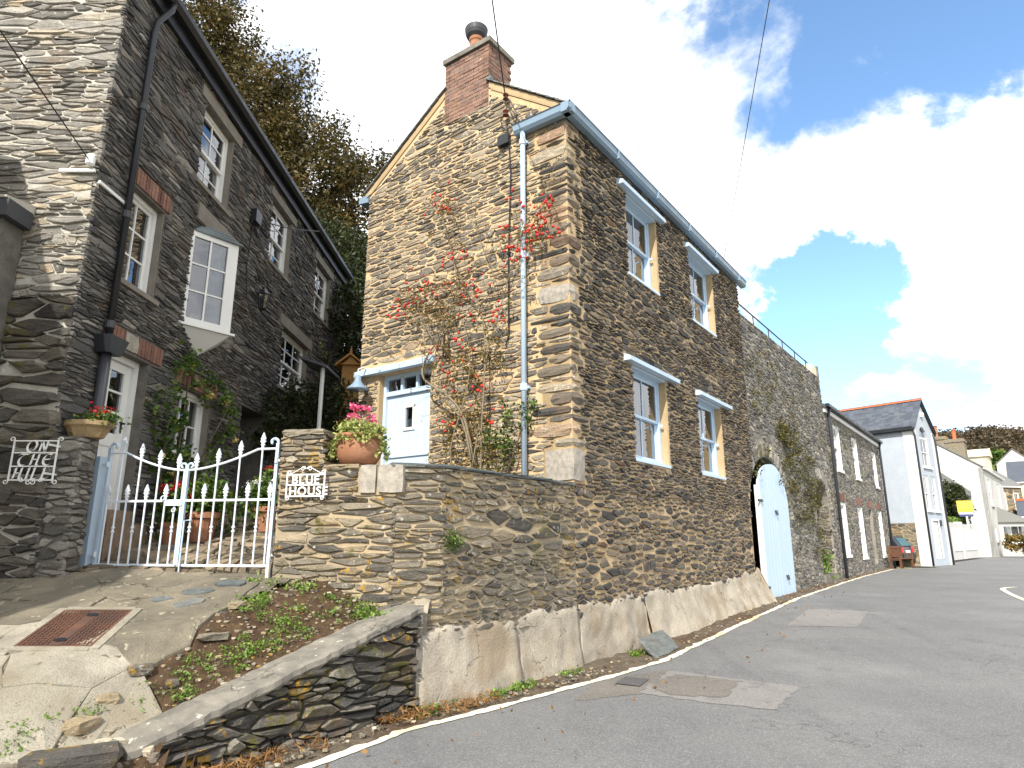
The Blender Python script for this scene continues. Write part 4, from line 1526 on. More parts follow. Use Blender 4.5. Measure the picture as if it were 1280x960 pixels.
# granite blocks, pier cap slates, thin slate coping
for (a, b) in ((.92, 1.10), (1.12, 1.40)):
    mb = MB()
    mb.rock(GW.P((a + b) / 2, 2.245, -.13), GW.u * ((b - a) / 2), GW.n * .17, Z * .15, .025, .5, .1)
    mb.build('granite_block', 'granite', gwall)
for k in range(3):
    mb = MB()
    mb.rock(GW.P(.08 + .155 * k + .0, 2.765 + U(-.005, .01), -.23), GW.u * .085, GW.n * .26, Z * .03, .06, U(.2, .8), .1)
    mb.build('cap_stone', 'garden_stone', gwall)
s = 1.40
for k in range(2):
    mb = MB()
    mb.rock(GW.P(.58 + .2 * k, 2.385, -.2), GW.u * .12, GW.n * .22, Z * .022, .06, U(.2, .8), .1)
    mb.build('coping_slate', 'garden_stone', gwall)
pts = [CH.P(0, 2.385, -.18), CH.P(CHL, 2.385, -.18)]
for k in range(2):
    mb = MB()
    mb.rock(CH.P(CHL * (k + .5) / 2, 2.39, -.17), CH.u * (CHL / 4 + .05), CH.n * .21, Z * .02, .05, U(.0, .4), .1)
    mb.build('coping_slate', 'slate_slab', gwall)
s = -2.72
while s < .0:
    w = U(.32, .55)
    e = min(.02, s + w)
    mb = MB()
    mb.rock(F.P((s + e) / 2, 2.392 + U(-.006, .006), -.17), F.u * ((e - s) / 2), F.n * .205, Z * .02, .04, U(0, .4), .08)
    mb.build('coping_slate', 'slate_slab', gwall)
    s = e + .006
plinth('plinth', -3.02, -1.42, [(-3.1, .66), (-2.6, .78), (-1.4, .74)], [(-3.1, .05), (-2.3, .20), (-1.4, .16)], gwall, 4)
plinth('plinth', -1.39, -.02, [(-1.4, .78), (0, .82)], [(-1.4, .15), (0, .12)], gwall, 5)
# tan render at the foot of the gate side
v, f = [], []
for i in range(15):
    q = i / 14
    base = A0.lerp(CH.P(CHL * .8, 0), q)
    nrm = GW.n
    for k in range(4):
        z_ = (.6, .92, 1.06 + .05 * math.sin(i * 2.1), 1.10 + .05 * math.sin(i * 2.1))[k]
        v.append(base + nrm * ((.14, .10, .06, -.03)[k] + U(-.01, .01)) + Z * z_)
    if i:
        f += [((i - 1) * 4 + k, i * 4 + k, i * 4 + k + 1, (i - 1) * 4 + k + 1) for k in range(3)]
mk('plinth', v, f, 'plinth_render', gwall)
leaf_cloud('moss_cushion', np.array(F.P(-2.62, 1.62, .06)) + RNG.normal(size=(500, 3)) * (.06, .05, .05), .028, 'green_leaf', gwall, kind='stuff')

# ------------------------------------------------------------------ low wall with sloping coping
dwarf = thing('low_wall', 'low dark stone wall with sloping grey concrete coping beside the road', 'wall', (*xy(-4.3, .1), 0))
mb = MB()
mb.fprism(F, [(-5.62, -.1), (-3.0, -.1), (-3.0, zcop(-3) - .03), (-5.62, zcop(-5.62) - .04)], -.30, -.02)
mb.build('wall', 'dark_mortar', dwarf)
L = rubble(F, [(-5.6, -.02), (-3.01, .05), (-3.01, zcop(-3) - .07), (-5.6, zcop(-5.6) - .05)], [], .20, .050, .008, .045, 'dwarf_stone', seed=51, wave=.09, rough=1.8, spread=.7)
emit(dwarf, L, 300)
rs = random.Random(9)
v, f = [], []
n = 44
for i in range(n + 1):
    s = -5.68 + 2.66 * i / n
    zt = zcop(s) + rs.uniform(-.006, .006)
    w0 = .055 + rs.uniform(-.014, .012)
    prof = [(w0 - .02, zt - .085 + rs.uniform(-.012, .012)), (w0 + .004, zt - .055), (w0, zt - .012), (w0 - .03, zt + .004), (-.16, zt + .014 + rs.uniform(-.004, .004)), (-.33, zt + .004), (-.40, zt - .07)]
    v += [F.P(s, z_, d_) for d_, z_ in prof]
m = 7
for i in range(n):
    for k in range(m - 1):
        f.append((i * m + k, (i + 1) * m + k, (i + 1) * m + k + 1, i * m + k + 1))
    f.append((i * m + m - 1, (i + 1) * m + m - 1, (i + 1) * m, i * m))
f.append(tuple(range(m)))
f.append(tuple(range(n * m, (n + 1) * m))[::-1])
mk('coping', v, f, 'concrete', dwarf)
mb = MB()
mb.fbox(F, -3.06, -2.99, -.1, 1.0, -.02, .03)
mb.build('end_render', 'concrete', dwarf)

# ------------------------------------------------------------------ loose stones
rocks = [  # s, t, half sizes, label
    (-5.95, .06, (.27, .14, .075), 'long lichened block at the foot of the sloping coping'),
    (-6.02, -.42, (.13, .10, .06), 'brown boulder in the rubble under the low wall end'),
    (-5.80, -.30, (.16, .10, .06), 'grey stone in the dark hollow below the coping'),
    (-5.55, .60, (.07, .05, .04), 'smooth pale cobble among weeds by the slabs'),
    (-5.30, .70, (.09, .06, .04), 'broken grey stone wedged between bed and slab'),
    (-4.72, .72, (.13, .06, .03), 'flat sliver of stone lying in the weeds'),
    (-6.25, .28, (.10, .07, .05), 'angular grey stone nearest the camera in the bed'),
    (-5.12, .55, (.05, .04, .03), 'small rounded pebble in the soil bed'),
    (-4.35, .98, (.10, .06, .03), 'flat stone at the edge of the bed near the gate'),
    (-5.75, .48, (.11, .08, .05), 'chunky stone at the corner of the pale slab'),
]
for (s, t, (a, b, c), lb) in rocks:
    x, y = xy(s, t)
    r_ = thing('loose_stone', lb, 'stone', (x, y, max(gpath(x, y), zroad(s) - .02)), 'loose stones round the planted bed')
    th = U(-.5, .5)
    mb = MB()
    ax = (E1 * math.cos(th) + E2 * math.sin(th))
    ay = (E2 * math.cos(th) - E1 * math.sin(th))
    mb.rock(r_.location + Z * c * .55, ax * a, ay * b, Z * c, .13, U(.2, .9), .35)
    mb.build('stone', 'dwarf_stone' if s < -5.6 and t < .1 else 'garden_stone', r_)
lean = thing('slate_slab', 'loose weathered slate slab leaning on the plinth by the white line', 'slab', (*xy(1.55, -.45), zroad(1.5)))
mb = MB()
mb.rock(lean.location + Z * .13 - E2 * .02, E1 * .42 + Z * .02, -E2 * .13 - Z * .13, (E2 * -.02 + Z * .02), .06, .5, .15)
mb.build('slab', 'slate_slab', lean)
dcv = on_road([(-.62, -.86), (-.18, -.78), (-.16, -1.08), (-.60, -1.16)], .014, 'drain_cover', 'patch_dark', kind=None)
tag(dcv, 'dark square drain cover set in the road by the white line', 'drain cover')

# manhole cover on the slabs
mc = Vector((-3.58, 5.71, gpath(-3.58, 5.71) + .034))
man = thing('manhole_cover', 'rusty rectangular chequered manhole cover in the concrete slabs', 'manhole cover', mc)
mu = Vector((.995, .0, 0)).normalized()
mv = Vector((-.17, .98, .255)).normalized()
mw = mu.cross(mv).normalized()
mb = MB()


def ob(c, a, b, h0, h1, ha, hb):
    return mb.hexa([mc + mu * (a - ha) + mv * (b - hb) + mw * h0, mc + mu * (a + ha) + mv * (b - hb) + mw * h0, mc + mu * (a + ha) + mv * (b + hb) + mw * h0, mc + mu * (a - ha) + mv * (b + hb) + mw * h0,
                    mc + mu * (a - ha) + mv * (b - hb) + mw * h1, mc + mu * (a + ha) + mv * (b - hb) + mw * h1, mc + mu * (a + ha) + mv * (b + hb) + mw * h1, mc + mu * (a - ha) + mv * (b + hb) + mw * h1])


ob(0, 0, 0, -.03, 0, .275, .375)
for q in ((0, .382, .30, .012), (0, -.382, .30, .012)):
    ob(0, q[0], q[1], -.03, .006, q[2], q[3])
for (a_, b_, ha_, hb_) in ((.335, 0, .035, .43), (-.335, 0, .035, .43), (0, .43, .30, .036), (0, -.43, .30, .036)):
    cm = MB()
    cm, mb = mb, cm
    ob(0, a_, b_, -.06, .006, ha_, hb_)
    mb.build('concrete_collar', 'pale_concrete', man)
    mb = cm
ob(0, .288, 0, -.03, .006, .012, .37)
ob(0, -.288, 0, -.03, .006, .012, .37)
ob(0, 0, 0, 0, .004, .045, .36)
mb.build('plate', 'iron', man)
mb = MB()
for i in range(15):
    for j in range(20):
        a, b = -.25 + i * .0357, -.345 + j * .0363
        if abs(a) < .055:
            continue
        if (i + j) % 2:
            ob(0, a, b, 0, .008, .015, .007)
        else:
            ob(0, a, b, 0, .008, .007, .015)
mb.build('studs', 'iron', man, kind='stuff')
for sg in (-1, 1):
    mb = MB()
    cc_ = mc + mv * (.27 * sg)
    mb.add([cc_ + mw * .0085 + (mu * math.cos(k * .628) * .05 + mv * math.sin(k * .628) * .04) for k in range(10)], [tuple(range(10))])
    mb.build('keyhole', 'black', man)

# ------------------------------------------------------------------ gate pillar with trough and sign
pil = thing('gate_pillar', 'rubble stone pillar carrying a stone trough left of the gate', 'pillar', (-4.75, 7.2, 1.1))
mb = MB()
mb.box(-5.03, -4.66, 7.03, 7.30, .9, 2.72)
mb.build('pier', 'grey_mortar', pil)
PF = Fr((-5.03, 7.03, 0), (1, 0, 0), (0, -1, 0))
PR = Fr((-4.66, 7.03, 0), (0, 1, 0), (1, 0, 0))
L = rubble(PF, [(-.02, 1.0), (.39, 1.0), (.39, 2.71), (-.02, 2.71)], [], .24, .06, .008, .03, 'end_stone', seed=61, tone=(0, .7), wave=.02)
L += rubble(PR, [(-.02, 1.0), (.27, 1.0), (.27, 2.71), (-.02, 2.71)], [], .2, .06, .008, .03, 'end_stone', seed=62, tone=(0, .6), wave=.02)
emit(pil, L, 300)

tr = thing('stone_trough', 'shallow tan stone trough of plants on the left gate pillar', 'planter', (-4.70, 7.17, 2.72))
mb = MB()
n = 8
vs, fs = [], []
for (hx, hy, z_) in [(.17, .12, 0), (.22, .16, .1), (.26, .19, .13), (.26, .19, .18), (.22, .15, .18), (.2, .13, .12)]:
    for k in range(n):
        a = 2 * math.pi * (k + .5) / n
        m_ = 1 / max(abs(math.cos(a)), abs(math.sin(a)))
        vs.append(tr.location + Vector((hx * math.cos(a) * m_ * .95, hy * math.sin(a) * m_ * .95, z_)))
for i in range(5):
    for k in range(n):
        fs.append((i * n + k, i * n + (k + 1) % n, (i + 1) * n + (k + 1) % n, (i + 1) * n + k))
fs += [tuple(range(n))[::-1], tuple(range(5 * n, 6 * n))]
mk('trough', vs, fs, 'trough', tr)
leaf_cloud('foliage', np.array(tr.location + Vector((.1, 0, .2))) + RNG.normal(size=(420, 3)) * (.11, .07, .05), .05, 'green_leaf', tr)
leaf_cloud('flowers', np.array(tr.location + Vector((.12, 0, .30))) + RNG.normal(size=(60, 3)) * (.05, .04, .03), .04, 'red_petal', tr, kind='stuff')


# wrought iron signs
def nib(strokes, sc_, ox, oz, Fx, d0, d1, slant=.25, ang=0.7, pen=.15, mbx=None):
    nx, nz = math.cos(ang) * pen / 2 * sc_, math.sin(ang) * pen / 2 * sc_
    for stn in strokes:
        P = [(ox + (x + slant * z) * sc_, oz + z * sc_) for x, z in stn]
        for (x0, z0), (x1, z1) in zip(P[:-1], P[1:]):
            q = [(x0 - nx, z0 - nz), (x1 - nx, z1 - nz), (x1 + nx, z1 + nz), (x0 + nx, z0 + nz)]
            ar = sum(q[i][0] * q[(i + 1) % 4][1] - q[(i + 1) % 4][0] * q[i][1] for i in range(4))
            if abs(ar) < 1e-7:
                continue
            mbx.fprism(Fx, q, d0, d1)


def arc(cx, cz, rx, rz, a0, a1, n=12):
    return [(cx + rx * math.cos(rad(a0 + (a1 - a0) * k / n)), cz + rz * math.sin(rad(a0 + (a1 - a0) * k / n))) for k in range(n + 1)]


GLY = {
    'O': [arc(.42, .5, .40, .5, 0, 360, 18)],
    'N': [[(-.05, .85), (.08, .95), (.12, .9), (.12, .0), (.02, -.02)], [(.1, .95), (.62, .02)], [(.62, 0), (.62, .95), (.74, 1.0)]],
    'T': [[(.0, .88), (.15, .98), (.75, .95), (.88, 1.02)], arc(.48, .42, .38, .44, 100, 300, 12)],
    'H': [[(-.08, .82), (.08, .95), (.12, .9), (.12, .02), (.02, -.02)], [(.12, .5), (.62, .52)], [(.62, .98), (.62, .05), (.78, .0)]],
    'E': [arc(.45, .5, .42, .5, 60, 300, 14), [(.05, .5), (.62, .54)]],
    'I': [[(.0, .9), (.14, .98), (.14, .02), (.28, .06)]],
    'L': [[(.0, .9), (.14, .98), (.14, .08), (.1, .0), (.5, .02), (.66, .14)]],
}
ADV = {'O': .98, 'N': .95, 'T': 1.0, 'H': .98, 'E': .85, 'I': .42, 'L': .76}


def scroll(Fx, s, z, r, turns, start, dirn, d, n=22):
    """a flat spiral that starts at (s, z) and curls inwards"""
    pts = []
    cx, cz = s - r * math.cos(start), z - r * math.sin(start)
    for k in range(n + 1):
        q = k / n
        a = start + dirn * turns * 2 * math.pi * q
        rr = r * (1 - .72 * q)
        pts.append(Fx.P(cx + rr * math.cos(a), cz + rr * math.sin(a), d))
    return pts


sg1 = thing('house_sign', 'white wrought iron sign reading ON THE HILL left of the gate pillar', 'sign', (-5.1, 6.96, 2.2), 'wrought iron house name signs')
S1 = Fr((-5.235, 6.84, 0), (1, 0, 0), (0, -1, 0))
fr_ = MB()
W_, z0_, z1_ = .46, 2.23, 2.64
rows = [z0_, z0_ + .142, z0_ + .284, z1_]
for z_ in rows:
    fr_.fbox(S1, .0, W_, z_ - .006, z_ + .006, -.006, .006)
for x_ in (.0, W_):
    fr_.fbox(S1, x_ - .006, x_ + .006, z0_ - .01, z1_ + .01, -.007, .007)
fr_.build('frame', 'white', sg1)
sc1 = MB()
for (x_, z_, a_, d_) in [(0, z1_ + .01, -.2, 1), (W_, z1_ + .01, math.pi + .2, -1), (0, z0_ - .01, .2, -1), (W_, z0_ - .01, math.pi - .2, 1), (.16, z0_, -.3, -1), (.31, z0_, math.pi + .3, 1), (.235, z0_ - .02, 0, -1), (.235, z0_ - .02, math.pi, 1)]:
    sc1.tube(scroll(S1, x_, z_, .028, 1.0, a_, d_, 0), .005, 5)
sc1.build('scrolls', 'white', sg1, kind=None)
for row, (word, off) in enumerate([('ON', .13), ('THE', .055), ('HILL', .03)]):
    sc_ = .118
    x_ = off
    zb = [z0_ + .296, z0_ + .154, z0_ + .012][row]
    for chx in word:
        mb = MB()
        nib(GLY[chx], sc_, x_, zb, S1, -.004, .004, .22, .55, .19, mb)
        mb.build('letter', 'white', sg1)
        x_ += ADV[chx] * sc_ * (1.12 if word != 'HILL' else 1.15)
mb = MB()
for z_ in (2.3, 2.6):
    mb.fbox(S1, .36, .38, z_ - .01, z_ + .01, -.2, -.004)
mb.build('bracket', 'white', sg1)

sg2 = thing('house_sign', 'white iron sign reading BLUE HOUSE fixed to the lichened wall under the flower pot', 'sign', GW.P(.34, 2.0, .08), 'wrought iron house name signs')
fr_ = MB()
q0, q1, zz0, zz1 = .13, .555, 2.07, 2.295
mz = (zz0 + zz1) / 2 + .005
for z_ in (zz0, mz, zz1):
    fr_.fbox(GW, q0, q1, z_ - .007, z_ + .007, .075, .087)
for x_ in (q0, q1):
    fr_.fbox(GW, x_ - .007, x_ + .007, zz0 - .02, zz1 + .03, .074, .088)
fr_.build('frame', 'white', sg2)
sc1 = MB()
for (x_, z_, r_, a_, d_) in [(q0, zz1 + .03, .022, math.pi * .9, -1), (q1, zz1 + .03, .022, .3, 1), (q0, zz0 - .02, .02, math.pi, 1), (q1, zz0 - .02, .02, 0, -1), (.335, zz1 + .06, .03, 0, 1), (.35, zz1 + .06, .03, math.pi, -1)]:
    sc1.tube(scroll(GW, x_, z_, r_, 1.0, a_, d_, .081), .005, 5)
sc1.tube([GW.P(q0 + .03, zz1 + .005, .081), GW.P(.27, zz1 + .06, .081), GW.P(.30, zz1 + .075, .081), GW.P(.335, zz1 + .06, .081)], .005, 5)
sc1.tube([GW.P(q1 - .03, zz1 + .005, .081), GW.P(.415, zz1 + .06, .081), GW.P(.385, zz1 + .075, .081), GW.P(.35, zz1 + .06, .081)], .005, 5)
sc1.build('scrolls', 'white', sg2)
for word, x_, zb, sz in [('BLUE', .19, mz + .012, .125), ('HOUSE', .165, zz0 + .012, .125)]:
    for chx in word:
        cu = bpy.data.curves.new('t', 'FONT')
        cu.body = chx
        cu.size = sz
        cu.extrude = .004
        cu.offset = .0028
        to = bpy.data.objects.new('t', cu)
        me = bpy.data.meshes.new_from_object(to)
        xs_ = [v.co.x for v in me.vertices]
        w_ = max(xs_) - min(xs_)
        vs = [GW.P(x_ + (v.co.x - min(xs_)) * 1.0, zb + v.co.y, .081 + v.co.z) for v in me.vertices]
        mk('letter', vs, [tuple(p.vertices) for p in me.polygons], 'white', sg2)
        x_ += w_ + .017
        bpy.data.objects.remove(to)
        bpy.data.meshes.remove(me)
mb = MB()
for x_ in (q0 + .02, q1 - .02):
    mb.fbox(GW, x_ - .008, x_ + .008, mz - .008, mz + .008, .0, .076)
mb.build('bracket', 'white', sg2)

# ------------------------------------------------------------------ double gate
GT = Fr(Vector((-.9, 6.77, 0)), (-.983, .184, 0), (-.184, -.983, 0))    # distance along the gate line from the wall corner
GT = Fr(GT.P(3.94, 0), (.983, -.184, 0), (-.184, -.983, 0))             # now from the left post, to the right
GD = -.06


def gbox(mbx, a, b, z0, z1, w=.008, dd=0):
    mbx.fbox(GT, a, b, z0, z1, GD - w + dd, GD + w + dd)


fin_prof = [(0, .0), (.013, .0), (.013, .03), (.024, .035), (.012, .05), (.034, .078), (.013, .088), (.030, .10), (.0, .175)]
fin_pts = [(x, z) for x, z in fin_prof] + [(-x, z) for x, z in fin_prof[::-1][1:-1]]
knuckle = [(.009, 0), (.018, .008), (.018, .022), (.011, .03), (.011, .045), (.019, .052), (.019, .068), (.009, .076)]
fm = MB()
O0 = Fr((0, 0, 0), GT.u, GT.n)
fm.fprism(O0, fin_pts, -.009, .009)
fin_me = bpy.data.meshes.new('finial')
fin_me.from_pydata(fm.v, [], fm.f)
fin_me.materials.append(M['gate_white'])
km = MB()
km.lathe((0, 0, 0), knuckle, 10)
kn_me = bpy.data.meshes.new('knuckle')
kn_me.from_pydata(km.v, [], km.f)
kn_me.materials.append(M['gate_white'])
zb, zm = 1.36, 2.05
for leafn, (a, b, hinge, lb) in enumerate([(.13, 1.135, 0, 'left leaf of the white and blue iron gate, hung on the blue timber post'), (1.155, 2.235, 1, 'right leaf of the white and blue iron gate, hinged at the lichened wall')]):
    g = thing('metal_gate', lb, 'gate', GT.P((a + b) / 2, zb, GD), 'double iron gate leaves')
    fr_ = MB()
    gbox(fr_, a, b, zb - .012, zb + .012)
    fr_.build('rail', 'gate_white', g)
    fr_ = MB()
    gbox(fr_, a, b, zm - .012, zm + .012)
    fr_.build('rail', 'gate_white', g)
    hs, ms = (a, b) if hinge == 0 else (b, a)
    sgn = 1 if hinge == 0 else -1
    # swept top rail: flat by the hinge, then falling in a curve to the meeting stile
    top = []
    for k in range(15):
        q = k / 14
        x = hs + (ms - hs) * q
        z = 2.60 if q < .22 else 2.385 + .215 * (1 - (q - .22) / .78) ** 1.7
        top.append(GT.P(x, z, GD))
    fr_ = MB()
    fr_.tube(top, .013, 6)
    fr_.build('rail', 'gate_white', g)
    st_ = MB()
    st_.fbox(GT, hs - .018, hs + .018, zb, 2.66, GD - .016, GD + .016)
    st_.tube([GT.P(hs, 2.66, GD)] + scroll(GT, hs, 2.67, .055, .62, 0 if hinge else math.pi, 1 if hinge else -1, GD), .016, 6)
    st_.build('stile', 'gate_blue', g)
    st_ = MB()
    st_.fbox(GT, ms - .018, ms + .018, zb, 2.40, GD - .016, GD + .016)
    st_.tube([GT.P(ms, 2.39, GD)] + scroll(GT, ms, 2.43, .04, .75, 0 if not hinge else math.pi, 1 if not hinge else -1, GD), .012, 6)
    st_.build('stile', 'gate_blue', g)
    ztop = lambda x: float(np.interp(abs(x - hs), [abs(ms - hs) * k / 14 for k in range(15)], [p.z for p in top]))
    W_ = abs(ms - hs)
    for k in range(4):
        x = hs + (ms - hs) * (.17 + .245 * k)
        mb = MB()
        mb.tube([GT.P(x, zb, GD), GT.P(x, ztop(x) + .04, GD)], .0105, 8)
        bar = mb.build('bar', 'gate_white', g)
        put('finial', fin_me, GT.P(x, ztop(x) + .01, GD), bar)
        put('knuckle', kn_me, GT.P(x, 1.70, GD), bar)
        x2 = hs + (ms - hs) * (.17 + .245 * (k + .5))
        if k == 3:
            x2 = hs + (ms - hs) * .048
        x2 = hs + (ms - hs) * (.29 + .19 * k) if False else x2
        mb = MB()
        mb.tube([GT.P(x2, zb, GD), GT.P(x2, zm + .04, GD)], .0105, 8)
        bar = mb.build('bar', 'gate_white', g)
        put('finial', fin_me, GT.P(x2, zm + .012, GD), bar)
    mb = MB()
    for z_ in (1.47, 2.47):
        x0_, x1_ = (a - .13, a) if hinge == 0 else (b, b + .09)
        mb.fbox(GT, x0_, x1_, z_ - .012, z_ + .012, GD - .01, GD + .01)
        mb.tube([GT.P(hs, z_ - .03, GD + .02), GT.P(hs, z_ + .03, GD + .02)], .016, 8)
    mb.build('hinge', 'gate_white', g, kind='stuff')
    if hinge == 0:
        mb = MB()
        mb.fbox(GT, b - .20, b + .01, zm - .055, zm - .005, GD + .012, GD + .03)
        mb.tube(scroll(GT, b - .20, zm, .04, 1.1, -.6, 1, GD + .02), .007, 5)
        mb.tube(scroll(GT, b - .07, zm - .08, .03, 1.0, .8, -1, GD + .02), .006, 5)
        mb.build('latch', 'gate_white', g)
    else:
        mb = MB()
        mb.tube([GT.P(a + .05, zb - .08, GD + .03), GT.P(a + .05, 1.83, GD + .03), GT.P(a + .14, 1.84, GD + .03)], .009, 6)
        mb.build('drop_bolt', 'gate_blue', g)
gp = thing('gate_post', 'square pale blue timber post at the left end of the gate', 'post', GT.P(.0, 1.25, GD))
mb = MB()
c_ = GT.P(0, 0, GD)
zg = gpath(c_.x, c_.y)
mb.fbox(GT, -.05, .05, zg - .05, 2.56, GD - .05, GD + .05)
mb.build('post', 'gate_blue', gp)
mb = MB()
for z_ in (1.52, 2.3):
    mb.tube([GT.P(-.085, z_, GD), GT.P(.0, z_, GD)], .018, 8)
mb.build('bolt', 'gate_blue', gp, kind='stuff')
hp = thing('hinge_post', 'slim white iron hinge strap at the foot of the lichened wall beside the gate', 'post', GT.P(2.30, 1.05, GD + .12))
mb = MB()
mb.fbox(GT, 2.285, 2.315, 1.0, 1.55, GD + .10, GD + .13)
mb.build('strap', 'white', hp)

# ------------------------------------------------------------------ flower pot on the wall
po = GW.P(.80, 2.41, -.19)
pot = thing('flower_pot', 'round terracotta bowl of pink geraniums and trailing variegated leaves on the wall', 'flower pot', po)
mb = MB()
mb.lathe(po, [(.15, .0), (.19, .02), (.235, .09), (.255, .17), (.25, .24), (.235, .275), (.262, .285), (.265, .325), (.235, .33), (.22, .28)], 28)
mb.build('bowl', 'terracotta', pot, smooth_=True)
mb = MB()
mb.lathe(po, [(.23, .27), (.1, .30), (.01, .305)], 16)
mb.build('compost', 'soil', pot)
c = []
for k in range(70):
    a, r = U(0, 6.28), math.sqrt(U(0, 1)) * .25
    x_ = po + Vector((r * math.cos(a), r * math.sin(a), .35 + U(0, .12) - r * .1))
    c.append(np.array(x_) + RNG.normal(size=(14, 3)) * .025)
for k in range(40):
    a = U(math.pi * .75, math.pi * 2.25)
    dr_ = U(.02, .26)
    x_ = po + Vector(((.275 + dr_ * .1) * math.cos(a), (.275 + dr_ * .1) * math.sin(a), .34 - dr_ * (1.0 if abs(math.cos(a)) > .75 else .4)))
    c.append(np.array(x_) + RNG.normal(size=(12, 3)) * .022)
leaf_cloud('foliage', np.concatenate(c), .045, 'variegated', pot, aspect=1.5)
flo = MB()
for k in range(8):
    a, r = U(0, 6.28), U(.05, .25)
    top = po + Vector((r * math.cos(a) * 1.1, r * math.sin(a) * .6, U(.50, .64)))
    mb = MB()
    mb.tube([po + Vector((r * .4 * math.cos(a), r * .4 * math.sin(a), .33)), top], .004, 5)
    stq = mb.build('stem', 'weed_leaf', pot)
    leaf_cloud('flower', np.array(top) + RNG.normal(size=(46, 3)) * (.026, .026, .018), .032, 'pink', stq, aspect=1.2)

# ------------------------------------------------------------------ the dark slate house up the lane
dark = thing('dark_house', 'tall dark slate-stone house with white windows and black gutter behind the gate', 'house', (-5, 12, 1.5))
DW = {'u1': (9.15, 10.24, 7.10, 8.48), 'u2': (12.12, 13.30, 7.10, 8.46), 'u3': (15.06, 16.35, 7.08, 8.42), 'm1': (7.62, 8.46, 4.82, 6.13),
      'l4': (13.22, 14.95, 4.77, 6.06), 'door': (7.58, 8.56, 1.75, 3.95), 'g1': (9.38, 10.42, 2.85, 3.86), 'dk': (11.60, 12.75, 1.9, 4.02)}
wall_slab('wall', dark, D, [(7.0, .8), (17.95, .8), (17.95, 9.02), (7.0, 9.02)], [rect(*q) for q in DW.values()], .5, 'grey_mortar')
wall_slab('wall', dark, EW, [(-5.2, .8), (-.0, .8), (-.0, 9.02), (-2.6, 10.9), (-5.2, 9.02)], [], .45, 'end_mortar')
mb = MB()
mb.fbox(Fr((-10.1, 6.98, 0), (0, 1, 0), (-1, 0, 0)), .46, 10.9, .8, 9.0, -.4, 0)
mb.fbox(Fr((-10.1, 17.95, 0), (1, 0, 0), (0, 1, 0)), .4, 4.7, .8, 9.0, -.4, -.02)
mb.build('wall', 'grey_mortar', dark)
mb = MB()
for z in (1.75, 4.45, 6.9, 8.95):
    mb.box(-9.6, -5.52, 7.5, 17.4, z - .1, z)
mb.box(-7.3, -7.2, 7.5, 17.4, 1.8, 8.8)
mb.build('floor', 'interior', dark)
for sg in (0, 1):
    mb = MB()
    pts = [(.22, 9.06), (-2.6, 11.02), (-2.6, 10.92), (.22, 8.95)] if sg == 0 else [(-5.42, 9.06), (-2.6, 11.02), (-2.6, 10.92), (-5.42, 8.95)]
    mb.fprism(EW, pts, -11.1, .05)
    mb.build('roof', 'slate', dark)
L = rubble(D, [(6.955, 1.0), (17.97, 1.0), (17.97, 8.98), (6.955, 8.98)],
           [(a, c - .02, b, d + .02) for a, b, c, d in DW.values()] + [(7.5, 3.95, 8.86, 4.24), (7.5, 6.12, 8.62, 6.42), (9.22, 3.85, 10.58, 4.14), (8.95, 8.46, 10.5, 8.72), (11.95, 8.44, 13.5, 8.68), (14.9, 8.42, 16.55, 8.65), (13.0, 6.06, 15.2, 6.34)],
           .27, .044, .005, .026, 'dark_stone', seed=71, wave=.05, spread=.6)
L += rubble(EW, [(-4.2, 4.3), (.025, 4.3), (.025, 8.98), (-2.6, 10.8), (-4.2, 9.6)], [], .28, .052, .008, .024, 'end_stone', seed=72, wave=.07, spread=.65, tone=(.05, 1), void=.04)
L += rubble(EW, [(-4.2, .9), (.025, .9), (.025, 4.3), (-4.2, 4.3)], [], .44, .105, .010, .06, 'rock', seed=73, wave=.09, rough=1.3)  # lower courses darker: partly dirt, partly shade put into the stone colour
emit(dark, L, 300)


def soldier(parent, Fx, s0, s1, z0, z1, mat, gaps=(), w=.072, rise=0.0):
    bl = brick_set(Fx.u, Fx.n, w - .012, z1 - z0, .10, mat, 5)
    s = s0
    while s + w <= s1 + .001:
        if not any(g0 < s + w / 2 < g1 for g0, g1 in gaps):
            q = (s + w / 2 - (s0 + s1) / 2) / ((s1 - s0) / 2)
            put('brick', random.choice(bl), Fx.P(s + w / 2, (z0 + z1) / 2 + rise * (1 - q * q), -.025 + U(-.006, .006)), parent)
        s += w


soldier(dark, D, 7.52, 8.86, 3.985, 4.215, 'red_brick', [(7.92, 8.24)])
soldier(dark, D, 7.54, 8.60, 6.165, 6.395, 'red_brick')
soldier(dark, D, 9.26, 10.56, 3.885, 4.10, 'red_brick')
mb = MB()
mb.rock(D.P(8.08, 4.10, -.04), D.u * .15, Z * .115, D.n * .07, .05, .5, .1)
mb.build('arch_stone', 'granite', dark)
for (a, b, z0, z1) in [(8.98, 10.48, 8.50, 8.70), (11.98, 13.48, 8.48, 8.66), (14.94, 16.52, 8.44, 8.63), (13.05, 15.15, 6.08, 6.32)]:
    mb = MB()
    mb.fbox(D, a, b, z0, z1, -.2, .028)
    mb.build('lintel', 'grey_render', dark)
for k, q in DW.items():
    if k in ('door', 'dk'):
        continue
    mb = MB()
    mb.fbox(D, q[0] - .06, q[1] + .06, q[2] - .06, q[2] + .005, -.3, .05)
    mb.build('sill', 'grey_render', dark)
    for (x0_, x1_) in ((q[1] - .02, q[1] + .0), (q[0], q[0] + .02)):
        mb = MB()
        mb.fbox(D, x0_, x1_, q[2] + .006, q[3], -.45, -.01)
        mb.build('reveal', 'grey_render', dark)
cur = [(0.05, .42, 'curtain'), (.7, .97, 'curtain')]
